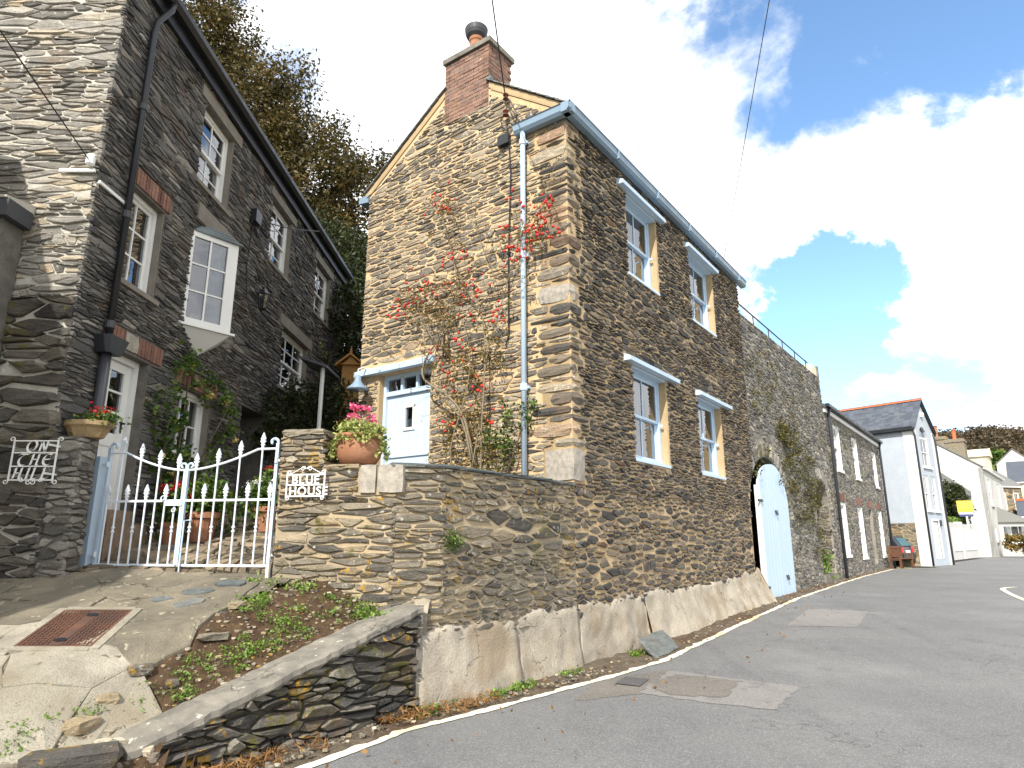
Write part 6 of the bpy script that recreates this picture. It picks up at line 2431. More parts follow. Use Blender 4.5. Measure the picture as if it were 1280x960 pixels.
for k in range(13):
    mb = MB()
    mb.hexa([FF.P(WW / 2 - .11, RG + .10, .15 - k * .47), FF.P(WW / 2 + .11, RG + .10, .15 - k * .47), FF.P(WW / 2 + .11, RG + .10, -.31 - k * .47), FF.P(WW / 2 - .11, RG + .10, -.31 - k * .47),
             FF.P(WW / 2 - .03, RG + .22, .15 - k * .47), FF.P(WW / 2 + .03, RG + .22, .15 - k * .47), FF.P(WW / 2 + .03, RG + .22, -.31 - k * .47), FF.P(WW / 2 - .03, RG + .22, -.31 - k * .47)])
    mb.build('ridge_tile', 'tile_ridge', wh)
mb = MB()
mb.fbox(SF, -.1, 6, EV - .20, EV - .08, .16, .28)
mb.fbox(SF, -.02, 6, EV - .12, EV - .0, .03, .16)
mb.build('gutter', 'black', wh)
for Fq, x_ in ((FF, -.05), (FF, WW + .05)):
    mb = MB()
    mb.tube([Fq.P(x_ - .15, EV - .15, .05), Fq.P(x_, EV - .5, .07), Fq.P(x_, .02, .07)], .05, 8)
    mb.build('downpipe', 'dark_grey', wh, smooth_=True)
for q in wins + [(.75, 1.85, 4.95, 6.5)]:
    w = window_part(wh, FF, q[0] + .02, q[1] - .02, q[2], q[3], .06, 'white', 2, 2, True, .08, backing=[(.02, .98, 'blind')] if q[2] < 4 else None)
    mb = MB()
    mb.fbox(FF, q[0] - .08, q[1] + .08, q[2] - .08, q[2], -.1, .08)
    mb.build('sill', 'white', w)
mb = MB()
mb.fprism(FF, [(.78, 6.5), (1.82, 6.5), (1.72, 6.84), (1.5, 7.0), (1.3, 7.04), (1.1, 7.0), (.9, 6.84)], -.12, -.10)
mb.build('arch_light', 'glass', wh)
mb = MB()
mb.fbox(FF, drr[0] + .02, drr[1] - .02, .42, 2.22, -.1, -.04)
mb.fbox(FF, drr[0] - .1, drr[0], .42, 2.33, -.1, .03)
mb.fbox(FF, drr[1], drr[1] + .1, .42, 2.33, -.1, .03)
mb.fbox(FF, drr[0], drr[1], 2.25, 2.33, -.1, .03)
mb.build('door', 'white', wh)
mb = MB()
mb.fbox(FF, 1.78, 1.9, 2.0, 2.3, .0, .1)
mb.build('door_lamp', 'dark_grey', wh)
mb = MB()
mb.lathe(FF.P(1.38, 7.7, .02), [(.12, -.12), (.16, 0), (.12, .12)], 14)
mb.build('gable_plaque', 'white', wh)


# ------------------------------------------------------------------ white garden wall, estate board, hedge, cottages beyond
q_ = Vector((.6606, .7507, 0))
b_ = Vector((-.7507, .6606, 0))
W0 = Vector((24.9, 38.37, .5))
VF = Fr(W0, q_, -b_)
ww = thing('white_wall', 'white painted garden wall with pale panels beside the road', 'wall', VF.P(6, .5))
mb = MB()
mb.fbox(VF, 0, 12.5, .1, 2.25, -.3, 0)
mb.build('wall', 'whitewash', ww)
for (x0, x1) in ((1.6, 4.6), (5.6, 10.8)):
    mb = MB()
    mb.fbox(VF, x0, x1, .6, 1.9, .0, .03)
    mb.build('panel', 'white', ww)
for x_ in (.1, 5.1, 11.6):
    mb = MB()
    mb.fbox(VF, x_ - .2, x_ + .4, .1, 2.36, -.35, .06)
    mb.build('pier', 'whitewash', ww)
pts, cl = cloud_pts([(VF.P(11.0, 3.7, -1.0), (1.0, 1.0, 1.5)), (VF.P(12.3, 3.1, -1.1), (.9, .9, 1.2)), (VF.P(9.8, 3.3, -1.0), (.9, .9, 1.3)), (VF.P(10.6, 4.5, -1.0), (.7, .7, .7))], 40, .12, 60, .6)
hb = thing('bay_tree', 'dense dark green clipped tree behind the white wall and yellow board', 'tree', VF.P(11.0, .5, -1.0))
leaf_cloud('crown', pts, .19, 'dark_leaf', hb, clump=np.concatenate([cl]) if False else None)
mb = MB()
mb.tube([VF.P(11, .3, -1.0), VF.P(11, 2.2, -1.0), VF.P(10.9, 4.2, -1.0)], [.16, .13, .06], 8)
mb.build('trunk', 'bark', hb)
hg = thing('hedge', 'low yellow-green hedge along the top of the white wall', 'hedge', VF.P(5, 2.2, -.6))
leaf_cloud('leaves', np.array([np.array(VF.P(U(.2, 11.5), 2.3 + U(0, .38), -.4 - U(0, .6))) for k in range(2600)]), .16, 'weed_leaf', hg)
eb = thing('estate_board', 'yellow estate agent board on a white post above the white wall', 'sign', VF.P(6.6, 2.2, -.2))
BD = Fr(VF.P(8.2, 0, .02), Vector((.93, -.36, 0)), Vector((-.36, -.93, 0)))
mb = MB()
mb.fbox(BD, -.05, .05, 2.0, 2.78, -.05, .05)
mb.build('post', 'white', eb)
mb = MB()
mb.fbox(BD, -.46, .46, 3.05, 3.82, -.03, .03)
mb.build('panel', 'yellow', eb)
mb = MB()
for k in range(7):
    mb.fbox(BD, -.34 + k * .095, -.28 + k * .095, 3.16, 3.25 + (.04 if k % 3 == 0 else 0), .03, .036)
mb.build('print', 'orange', eb, kind='stuff')
mb = MB()
mb.fbox(BD, -.42, .42, 2.93, 3.05, -.03, .03)
mb.build('strip', 'white', eb)
mb = MB()
mb.fbox(BD, -.40, .40, 2.78, 2.925, -.03, .03)
mb.build('strip', 'navy', eb)


def cottage(name, label, O, fd, L_, Dp, z0, ze, zr, wall, roof, wins, group=None, gwins=(), roofth=.12, over=.18):
    fd = Vector(fd).normalized()
    bd = Vector((-fd.y, fd.x, 0))
    O = Vector((O[0], O[1], 0))
    Ff, Sf = Fr(O, fd, -bd), Fr(O, bd, -fd)
    t = thing(name, label, 'house', (O.x, O.y, z0), group)
    wall_slab('wall', t, Ff, rect(0, L_, z0 - .5, ze), [rect(*w[:4]) for w in wins], .3, wall)
    wall_slab('wall', t, Sf, [(.0, z0 - .5), (Dp, z0 - .5), (Dp, ze), (Dp / 2, zr), (.0, ze)], [], .28, wall)
    mb = MB()
    mb.fprism(Fr(O + fd * L_, bd, fd), [(.3, z0 - .5), (Dp, z0 - .5), (Dp, ze), (Dp / 2, zr), (.3, ze)], -.28, -.01)
    mb.fprism(Fr(O + bd * Dp, fd, bd), rect(.3, L_ - .3, z0 - .5, ze), -.28, -.01)
    mb.build('wall', wall, t)
    for sg in (0, 1):
        mb = MB()
        xe = -over if sg == 0 else Dp + over
        zE = ze - over * (zr - ze) / (Dp / 2) + .03
        mb.fprism(Sf, [(xe, zE + roofth), (Dp / 2, zr + .03 + roofth), (Dp / 2, zr + .03), (xe, zE)], -L_ - .1, .1)
        mb.build('roof', roof, t)
    for w in wins:
        window_part(t, Ff, w[0] + .02, w[1] - .02, w[2], w[3], .06, 'white', 2, 2, len(w) < 5, .09, backing=[(.02, .98, 'blind')] if len(w) < 5 else None)
        mb = MB()
        mb.fbox(Ff, w[0] - .08, w[1] + .08, w[2] - .1, w[2] - .005, -.1, .07)
        mb.build('sill', 'grey_render', t)
    mb = MB()
    mb.fbox(Ff, -.1, L_ + .1, ze - .14, ze - .02, .05, .2)
    mb.build('gutter', 'white', t)
    return t, Ff, Sf


A_ = W0 + q_ * 16.6 + b_ * 1.0
ca, fa, sa = cottage('white_cottage', 'low white cottage with a plain grey roof behind the dark tree', A_, q_, 7.0, 6.5, .5, 5.4, 8.3, 'whitewash', 'old_slate', [(1.2, 2.4, 3.4, 4.9), (4.2, 5.4, 3.4, 4.9), (1.2, 2.2, 1.2, 2.5), (4.3, 5.2, 1.0, 2.6)], 'white cottages along the road', roofth=.42, over=.35)
B_ = Vector((37.0, 51.6, .5))
cb, fb_, sb = cottage('white_cottage', 'tall white cottage with chimneys, tall windows and a slate-roofed bay', B_, q_, 13.5, 8.0, .5, 7.35, 10.3, 'whitewash', 'old_slate', [(2.0, 3.5, 4.4, 6.6), (8.2, 9.7, 4.4, 6.6), (1.6, 2.6, 1.6, 2.8)], 'white cottages along the road')


def stack(parent, p, wx, wy, z0, z1, mat, pots, potmat='terracotta', ux=q_, uy=b_):
    p = Vector((p[0], p[1], 0))
    Fs = Fr(p, ux, -uy)
    mb = MB()
    mb.fbox(Fs, -wx, wx, z0, z1, -wy, wy)
    mb.fbox(Fs, -wx - .08, wx + .08, z1 - .3, z1 - .12, -wy - .08, wy + .08)
    ch_ = mb.build('chimney', mat, parent)
    n_ = len(pots)
    for k, h_ in enumerate(pots):
        mb = MB()
        mb.lathe(Fs.P(-wx + wx * 2 * (k + .5) / n_, z1, 0), [(.18, 0), (.15, .1), (.14, h_ - .1), (.19, h_ - .08), (.19, h_)], 12)
        mb.build('chimney_pot', potmat, ch_)


stack(cb, sb.P(4.4, 0, -.5)[:2], .5, 1.1, 9.3, 11.6, 'brick', [.5, .9])
stack(cb, sb.P(2.2, 0, -5.6)[:2], .7, .7, 8.3, 10.4, 'garden_stone', [.9], 'tile_ridge')
stack(cb, sb.P(4.0, 0, -9)[:2], .5, .8, 9.3, 11.2, 'garden_stone', [1.1], 'terracotta')
# bay on the front of the tall cottage
bay = MB()
bay.fbox(fb_, 4.6, 8.6, .3, 1.5, .0, 2.0)
bay.fbox(fb_, 4.6, 8.6, 3.0, 3.2, 0, 2.0)
bay.fbox(fb_, 4.6, 4.9, 1.5, 3.0, 1.85, 2.0)
bay.fbox(fb_, 4.6, 4.9, 1.5, 3.0, .0, .12)
bay.fbox(fb_, 4.9, 8.6, 1.5, 3.0, 1.85, 2.0)
by = bay.build('bay', 'whitewash', cb)
window_part(cb, Fr(fb_.P(4.6, 0, 1.85), -fb_.n, -fb_.u), 0, 1.73, 1.5, 3.0, .06, 'white', 3, 2, False, .1)
mb = MB()
mb.hexa([fb_.P(4.4, 3.2, -.02), fb_.P(8.9, 3.2, -.02), fb_.P(8.9, 3.2, 2.2), fb_.P(4.4, 3.2, 2.2), fb_.P(4.9, 4.5, -.02), fb_.P(8.5, 4.5, -.02), fb_.P(8.5, 4.42, .1), fb_.P(4.9, 4.42, .1)])
mb.build('bay_roof', 'old_slate', cb)
mb = MB()
mb.fbox(fb_, -1.5, 12, .0, 1.35, 2.2, 2.5)
pw = thing('planter_wall', 'low cream garden wall in front of the tall white cottage', 'wall', fb_.P(5, .5, 2.3))
mb.build('wall', 'cream', pw)
bu = thing('bush', 'low brown-green clipped bush behind the cream garden wall', 'bush', fb_.P(1.8, 1.3, 1.6))
pts, cl = cloud_pts([(fb_.P(1.8, 1.6, 1.7), (1.6, 1.0, .7))], 40, .12, 60, .6)
leaf_cloud('leaves', pts, .18, 'rose_leaf', bu)
bu = thing('bush', 'small grey-green bush at the far end of the cream wall', 'bush', fb_.P(10.5, .8, 3))
pts, cl = cloud_pts([(fb_.P(10.5, .9, 3.0), (1.0, .8, .7))], 40, .12, 60, .6)
leaf_cloud('leaves', pts, .16, 'dark_leaf', bu)
B2 = Vector((46.6, 63.5, .5))
cc_, fc_, sc__ = cottage('stone_cottage', 'small brown stone cottage beyond the tall white one', B2, (.97, .25, 0), 3.0, 5, .5, 6.9, 8.6, 'garden_mortar', 'old_slate', [(.3, 1.0, 4.6, 6.3), (1.9, 2.6, 4.6, 6.3)])
emit(cc_, rubble(fc_, [(0, 2), (3, 2), (3, 6.8), (0, 6.8)], [(.3, 4.5, 1.0, 6.3), (1.9, 4.5, 2.6, 6.3)], .6, .25, .03, .05, 'garden_stone', seed=98), 0)
cd, fdd, sdd = cottage('cream_house', 'cream house with a dark slate roof at the right edge', (49.4, 65.5), (.78, -.62, 0), 9, 7, .5, 7.4, 9.6, 'cream', 'slate', [(1.5, 2.6, 4.4, 5.9)])
ce, fe, se = cottage('gabled_villa', 'grey gabled house with white bargeboards above the cream house', (62.9, 79), (.62, .78, 0), 8, 3.6, 3, 11.0, 12.7, 'whitewash', 'old_slate', [(2, 3.4, 7, 8.6)])
cf, ff_, sf = cottage('white_lodge', 'white lodge with an orange ridge near the right edge of the road', (46.2, 60.8), (.78, -.62, 0), 6, 5, .5, 3.9, 5.3, 'whitewash', 'slate', [(.8, 2.2, 2.4, 3.6), (3.2, 4.4, 2.4, 3.6)])
mb = MB()
mb.fbox(Fr(ff_.P(0, 0, -2.5), ff_.u, ff_.n), -.1, 6.1, 5.42, 5.62, -.12, .12)
mb.build('ridge', 'tile_ridge', cf)
dm = MB()
dm.fbox(fb_, 10.6, 12.8, 7.6, 9.3, -2.4, -.5)
dm.fprism(fb_, [(10.4, 9.3), (13.0, 9.3), (11.7, 10.1)], -2.6, -.35)
dm.build('dormer', 'cream', cb)

# ------------------------------------------------------------------ wooded hill beyond
v, f = [], []
nx, ny = 60, 16
hz = lambda x, q: (27 + 5 * math.sin(x * .035) + 2.5 * math.sin(x * .11 + 1) - max(0, x - 118) * .09) * sstep(0, 1, q) + 6 * q
for j in range(ny + 1):
    for i in range(nx + 1):
        x = 20 + i * 4.6
        q = j / ny
        v.append((x + j * 1.2, 105 + q * 80, hz(x, q) - .5))
for j in range(ny):
    for i in range(nx):
        f.append((j * (nx + 1) + i, j * (nx + 1) + i + 1, (j + 1) * (nx + 1) + i + 1, (j + 1) * (nx + 1) + i))
mk('hills', v, f, 'grass_bank', None, kind='structure', smooth_=True)
pts, tn = [], []
for k in range(2600):
    x = U(95, 205)
    q = U(.05, 1.0)
    c = np.array((x + q * 19, 105 + q * 80, hz(x, q) + 1.0))
    r = U(1.2, 2.6)
    pts.append(c + np.clip(RNG.normal(size=(38, 3)), -1.5, 1.5) * (r * .7, r * .7, r * .42))
    tn.append(np.full(38, np.clip(.45 + .3 * math.sin(x * .13) * math.sin(q * 7 + x * .05) + random.gauss(0, .2) + (.5 if U(0, 1) < .07 else 0), 0, 1)))
leaf_cloud('woodland', np.concatenate(pts), .62, 'hill_leaf', None, kind='stuff', clump=np.concatenate(tn), aspect=1.3)
for (x, y, z, r, lb) in [(62, 92, 11, 3.2, 'bright green tree rising between the chimney stacks'), (72, 98, 12, 3.0, 'yellow-green tree below the brown woodland at right'), (56, 88, 13, 3.0, 'dark tree just right of the tall narrow house roof')]:
    t = thing('hill_tree', lb, 'tree', (x, y, z - 9), 'trees on the far hillside')
    pts, cl = cloud_pts([((x, y, z), (r, r, r * .9)), ((x + r * .8, y, z - 1), (r * .7, r * .7, r * .7))], 60, .4, 8, .4)
    leaf_cloud('crown', pts, .7, 'dark_leaf' if 'dark' in lb else 'green_leaf', t)
    mb = MB()
    mb.tube([(x, y, z - 9.5), (x, y, z - 3), (x + .2, y, z)], [.4, .3, .1], 7)
    mb.build('trunk', 'bark', t)


# ------------------------------------------------------------------ trees behind the houses
def tree(name, label, base, blobs, n_cl, per, sig, leaf, mat, cat='tree', group=None, tw=.28, shell=.35):
    t = thing(name, label, cat, base, group)
    base = Vector(base)
    mb = MB()
    cen = sum((Vector(b[0]) for b in blobs), Vector()) / len(blobs)
    fork = base.lerp(cen, .45)
    fork.z = base.z + (cen.z - base.z) * .5
    mb.tube([base, base.lerp(fork, .5) + Vector((.1, .05, 0)), fork], [tw, tw * .8, tw * .6], 9)
    P, T = [], []
    for (c, r) in blobs:
        c = Vector(c)
        mid = fork.lerp(c, .5) + Vector((U(-.3, .3), U(-.3, .3), U(0, .4)))
        mb.tube([fork, mid, c], [tw * .5, tw * .33, tw * .15], 7)
        k = max(6, int(n_cl * r * r))
        for _ in range(k):
            d = Vector(RNG.normal(size=3)).normalized()
            e = c + Vector((d.x * r, d.y * r, d.z * r * .85)) * (shell + (1 - shell) * U(0, 1) ** .6)
            if U(0, 1) < .28:
                mb.tube([mid.lerp(c, U(.2, 1)), c.lerp(e, .5) + Vector((0, 0, .15)), e], [tw * .13, tw * .07, tw * .03], 4)
            P.append(np.array(e) + RNG.normal(size=(per, 3)) * sig)
            T.append(np.full(per, U(0, 1)))
    mb.build('trunk', 'bark', t)
    leaf_cloud('crown', np.concatenate(P), leaf, mat, t, clump=np.concatenate(T), aspect=2.1)
    return t


tree('holm_oak', 'tall brown-green evergreen tree rising behind the dark house roof', (-9.5, 22.5, 5),
     [((-15.6, 21.5, 22.6), 2.4), ((-13.4, 21.5, 21.2), 2.5), ((-12.6, 22.0, 19.4), 2.4), ((-10.9, 22.5, 18.4), 2.3), ((-9.3, 22.0, 17.0), 2.3), ((-7.9, 22.5, 15.9), 2.0), ((-9.6, 23.0, 14.6), 2.3), ((-7.4, 21.8, 14.0), 1.8), ((-6.2, 22.6, 14.6), 1.4), ((-5.6, 22.8, 15.6), .8), ((-14.6, 22.0, 19.6), 2.3), ((-11.5, 22.0, 16.2), 2.4), ((-6.9, 22.5, 12.4), 1.6), ((-8.6, 22.2, 19.2), 1.0), ((-11.2, 21.8, 21.0), 1.1), ((-8.4, 22.4, 12.2), 2.0), ((-6.0, 22.6, 11.2), 1.4), ((-11.8, 22.0, 22.8), .8)],
     15, 95, .27, .165, 'tree_leaf', shell=.5)
tree('bay_tree', 'dark leafy tree filling the gap between the two stone houses', (-5.6, 19.6, 3.8),
     [((-5.6, 19.6, 9.2), 1.7), ((-4.7, 19.0, 7.6), 1.5), ((-6.2, 20.2, 10.8), 1.6), ((-5.4, 20.4, 6.4), 1.6), ((-4.6, 20.6, 9.6), 1.2)], 34, 60, .18, .14, 'dark_leaf')
tree('bush_tree', 'dark shrub tree growing up the bank behind the wooden cabinet', (-4.0, 16.6, 3.4),
     [((-4.0, 16.6, 5.0), 1.3), ((-3.6, 16.8, 6.6), 1.1), ((-4.4, 17.0, 7.6), 1.0)], 40, 36, .14, .16, 'dark_leaf', 'shrub')

# ------------------------------------------------------------------ lane planting
def shrub(name, label, blobs, n_cl, per, sig, leaf, mat, cat, stems=0, base=None, extra=None):
    c0 = Vector(base or blobs[0][0])
    t = thing(name, label, cat, c0)
    pts, cl = cloud_pts(blobs, per, sig, n_cl, .45)
    leaf_cloud('leaves', pts, leaf, mat, t, clump=cl)
    mb = MB()
    for k in range(max(3, stems)):
        b = blobs[k % len(blobs)]
        e = Vector(b[0]) + Vector((U(-.3, .3), U(-.3, .3), U(-.1, .3)))
        mb.tube([c0 + Vector((U(-.08, .08), U(-.08, .08), 0)), c0.lerp(e, .5) + Vector((U(-.08, .08), U(-.08, .08), 0)), e], [.02, .014, .006], 5)
    mb.build('stems', 'bark', t, kind='stuff')
    for (m_, n_, sz) in (extra or []):
        P = []
        for _ in range(n_):
            b = random.choice(blobs)
            d = Vector(RNG.normal(size=3)).normalized()
            e = Vector(b[0]) + d * (b[1] if not hasattr(b[1], '__len__') else b[1][0]) * .95
            P.append(np.array(e) + RNG.normal(size=(10, 3)) * sz * .4)
        leaf_cloud('flowers', np.concatenate(P), sz, m_, t, aspect=1.2, kind='stuff')
    return t


shrub('climbing_plant', 'green climber with pale flowers around the small lane window', [((-4.8, 8.95, 3.3), (.22, .4, .5)), ((-4.8, 9.5, 4.05), (.18, .55, .25)), ((-4.75, 10.3, 3.9), (.18, .45, .3)), ((-4.75, 9.0, 2.6), (.25, .35, .4)), ((-4.7, 10.7, 3.3), (.15, .2, .5)), ((-4.7, 9.6, 2.7), (.3, .5, .3))], 130, 22, .06, .085, 'green_leaf', 'climbing plant', 5, (-4.75, 9.2, 1.75), [('yellow_petal', 12, .06)])
shrub('shrub', 'dark rambling shrub by the far window of the dark house', [((-4.45, 12.9, 4.1), (.5, .6, .6)), ((-4.3, 13.6, 4.6), (.5, .6, .5)), ((-4.6, 12.3, 3.6), (.35, .5, .4)), ((-3.9, 13.8, 4.0), (.5, .5, .7))], 90, 26, .08, .10, 'dark_leaf', 'shrub', 5, (-4.3, 13.2, 2.6))
shrub('shrub', 'small green shrub on the lane behind the flower pot', [((-3.25, 12.5, 3.9), (.35, .4, .7)), ((-3.3, 13.0, 4.4), (.3, .3, .5))], 100, 26, .07, .09, 'dark_leaf', 'shrub', 3, (-3.25, 12.6, 2.6))
shrub('trailing_plant', 'thin trailing creeper at the top corner of the dark house', [((-4.8, 15.9, 6.3), (.12, .5, .25)), ((-4.8, 16.6, 6.0), (.12, .4, .2))], 60, 12, .06, .07, 'variegated', 'creeper', 3, (-4.85, 16.2, 5.6))
for (x, y, r, h, lb, fl, fm_) in [(-4.05, 8.75, .2, .38, 'large terracotta pot of greenery behind the middle of the gate', 0, None), (-4.35, 8.6, .15, .28, 'smaller terracotta pot beside the doorstep', 1, 'red_petal'), (-3.42, 9.35, .19, .34, 'terracotta pot of white flowers behind the right gate leaf', 1, 'white_petal'), (-3.6, 10.2, .17, .3, 'terracotta pot with a red bloom further up the lane', 1, 'red_petal')]:
    zg = gpath(x, y)
    t = thing('plant_pot', lb, 'plant pot', (x, y, zg), 'pots along the lane')
    mb = MB()
    mb.lathe((x, y, zg), [(r * .66, 0), (r * .92, h * .8), (r * 1.05, h * .8), (r * 1.05, h), (r * .85, h), (r * .8, h * .85)], 18)
    mb.build('pot', 'terracotta', t, smooth_=False)
    pts, cl = cloud_pts([((x, y, zg + h + .2), (r * 1.4, r * 1.4, .26))], 18, .05, 900, .3)
    leaf_cloud('leaves', pts, .07, 'green_leaf', t)
    if fl:
        P = []
        for _ in range(9):
            P.append(np.array((x + random.gauss(0, .12), y + random.gauss(0, .08), zg + h + U(.3, .52))) + RNG.normal(size=(26, 3)) * .025)
        leaf_cloud('flowers', np.concatenate(P), .04, fm_, t, aspect=1.2, kind='stuff')
shrub('flower_bed', 'low green border plants at the foot of the dark house', [((-4.6, 8.9, 1.75), (.25, .3, .2)), ((-3.9, 9.3, 1.95), (.5, .5, .22)), ((-3.2, 9.8, 2.1), (.5, .4, .25)), ((-4.3, 10.6, 2.2), (.4, .5, .3))], 150, 18, .05, .07, 'green_leaf', 'plants', 3, (-4.0, 9.3, 1.7), [('white_petal', 30, .03)])
# wooden cabinet with a gabled top, white posts of a pergola beside it
cab = thing('wooden_cabinet', 'small gabled wooden cabinet standing in the shrubs between the houses', 'cabinet', (-3.42, 13.6, 3.0))
mb = MB()
mb.box(-3.63, -3.25, 13.5, 13.85, 2.6, 5.28)
mb.build('body', 'wood', cab)
mb = MB()
mb.prism([(-3.66, 13.42), (-3.22, 13.42), (-3.22, 13.9), (-3.66, 13.9)], 5.28, 5.30)
mb.hexa([(-3.75, 13.38, 5.24), (-3.44, 13.38, 5.49), (-3.44, 13.95, 5.49), (-3.75, 13.95, 5.24), (-3.75, 13.38, 5.29), (-3.44, 13.38, 5.54), (-3.44, 13.95, 5.54), (-3.75, 13.95, 5.29)])
mb.hexa([(-3.13, 13.38, 5.24), (-3.44, 13.381, 5.49), (-3.44, 13.951, 5.49), (-3.13, 13.95, 5.24), (-3.13, 13.38, 5.29), (-3.44, 13.381, 5.54), (-3.44, 13.951, 5.54), (-3.13, 13.95, 5.29)])
mb.add([(-3.62, 13.45, 5.3), (-3.26, 13.45, 5.3), (-3.44, 13.45, 5.46)], [(0, 1, 2)])
mb.build('gable_roof', 'wood', cab, kind='stuff')
mb = MB()
mb.lathe((-3.44, 13.45, 5.53), [(.02, 0), (.03, .03), (.004, .16)], 8)
mb.build('finial', 'wood', cab)
pg = thing('porch', 'white-framed lean-to porch half hidden by the dark shrub', 'porch', (-4.0, 12.6, 3.0))
for (x, y) in ((-3.72, 12.4), (-3.84, 12.9), (-3.66, 12.3)):
    mb = MB()
    mb.box(x - .02, x + .02, y - .02, y + .02, 2.5, 4.92)
    mb.build('post', 'white', pg)
mb = MB()
mb.hexa([(-4.1, 12.1, 5.05), (-3.55, 12.1, 4.86), (-3.55, 13.1, 4.86), (-4.1, 13.1, 5.05), (-4.1, 12.1, 5.1), (-3.55, 12.1, 4.91), (-3.55, 13.1, 4.91), (-4.1, 13.1, 5.1)])
mb.build('roof', 'dark_grey', pg)

# weeds and litter in the bed
pts, tn = [], []
for (s, t, n_, sp) in [(-3.6, .6, 12, .16), (-4.05, .62, 28, .13), (-4.5, .52, 26, .12), (-4.95, .5, 16, .12), (-3.2, .8, 22, .14), (-3.15, .42, 26, .10), (-5.3, .45, 22, .16), (-6.0, .5, 12, .15), (-5.9, .15, 10, .1), (-4.2, .95, 26, .15)]:
    for k in range(n_):
        a, b = random.gauss(s, sp), random.gauss(t, sp * .7)
        x, y = xy(a, b)
        if b < .38:
            continue
        z = gpath(x, y) + U(.0, .05)
        m = random.randint(12, 34)
        pts.append(np.array((x, y, z)) + RNG.normal(size=(m, 3)) * (.034, .034, .016))
        tn.append(np.full(m, U(0, 1)))
leaf_cloud('weeds', np.concatenate(pts), .026, 'weed_leaf', None, kind='stuff', clump=np.concatenate(tn), up=.3)
mb = MB()
for k in range(700):
    s, t = U(-6.3, -3.1), U(.36, 1.2)
    x, y = xy(s, t)
    r = U(.006, .022)
    mb.rock((x, y, gpath(x, y) + r * .2), (r, 0, 0), (0, r * U(.6, 1.), 0), (0, 0, r * .5), .2, U(.2, 1))
for k in range(260):
    s, t = U(-6.6, -5.5), U(-.7, .4)
    x, y = xy(s, t)
    r = U(.012, .05)
    mb.rock((x, y, gpath(x, y) + r * .3), (r, 0, 0), (0, r * U(.6, 1.), 0), (0, 0, r * .6), .2, U(.2, 1))
mb.build('gravel', 'garden_stone', None, 'stuff')
pts = []
for (s, t, n_) in [(-5.2, -.12, 60), (-4.6, -.1, 20), (-3.2, -.1, 30), (-2.5, -.25, 20), (-6.2, -.3, 30)]:
    for k in range(n_):
        x, y = xy(random.gauss(s, .2), random.gauss(t, .05))
        pts.append(np.array((x, y, zroad(s) + .07)) + RNG.normal(size=(10, 3)) * (.05, .03, .025))
leaf_cloud('dead_grass', np.concatenate(pts), .09, 'straw', None, kind='stuff', aspect=7)
pts = []
for (s, t, n_) in [(-1.6, -.22, 20), (-2.0, -.22, 12), (1.1, -.32, 14), (-2.95, -.1, 16), (-.5, -.25, 10)]:
    for k in range(n_):
        x, y = xy(random.gauss(s, .15), random.gauss(t, .03))
        pts.append(np.array((x, y, zroad(s) + .06)) + RNG.normal(size=(12, 3)) * (.03, .03, .02))
for k in range(30):
    x, y = GW.P(U(-.1, 1.3), 0, U(.15, .3))[:2]
    pts.append(np.array((x, y, gpath(x, y) + .03)) + RNG.normal(size=(14, 3)) * (.04, .03, .025))
lf_ = []
for k in range(160):
    s = U(-6, 12)
    x, y = xy(s, line_t(s) + random.choice([U(.05, .4), U(-1.2, 0)]))
    lf_.append((x, y, zroad(s) + (.05 if U(0, 1) < .5 else .012)))
leaf_cloud('leaf_litter', np.array(lf_), .045, 'straw', None, kind='stuff', aspect=1.6, up=-.0)
leaf_cloud('verge_weeds', np.concatenate(pts), .04, 'weed_leaf', None, kind='stuff')

# ------------------------------------------------------------------ climbing rose on the gable
rose = thing('rose_bush', 'sprawling climbing rose with red hips trained up the sunny gable', 'climbing rose', G.P(1.55, 2.4, .3))
ST = [
    ([(1.6, 2.40), (1.6, 2.62), (1.72, 3.4), (2.06, 3.83), (2.6, 4.2), (2.74, 4.54), (2.48, 4.85), (2.17, 5.27), (2.08, 5.9), (2.32, 6.7), (2.6, 7.55)], .032),
    ([(1.46, 2.4), (1.46, 2.7), (1.38, 3.36), (1.42, 4.13), (1.49, 5.06), (1.76, 5.54), (2.3, 5.95), (2.87, 6.16)], .022),
    ([(1.56, 2.8), (1.8, 3.47), (2.24, 3.85), (2.5, 4.2), (2.45, 4.85)], .024),
    ([(1.55, 2.64), (1.5, 3.5), (1.39, 4.51), (1.19, 5.13), (.95, 5.89), (.64, 6.42), (.19, 6.69)], .016),
    ([(2.17, 5.2), (1.6, 5.36), (1.27, 5.7), (1.61, 6.49), (1.79, 7.1)], .012),
    ([(2.08, 5.75), (1.6, 6.06), (.95, 6.3), (.34, 6.53)], .012),
    ([(2.48, 4.84), (2.83, 5.34), (3.14, 5.85), (3.4, 6.0)], .012),
    ([(1.9, 2.4), (2.0, 3.0), (1.7, 3.9), (1.75, 4.6), (2.0, 5.2)], .018),
    ([(2.3, 6.6), (2.1, 7.0), (2.15, 7.5)], .008), ([(1.2, 5.1), (.8, 5.3), (.55, 5.5)], .008), ([(2.8, 5.3), (3.3, 5.2), (3.7, 4.9)], .007), ([(.7, 6.4), (.5, 6.9), (.25, 7.0)], .007),
]
tips = []
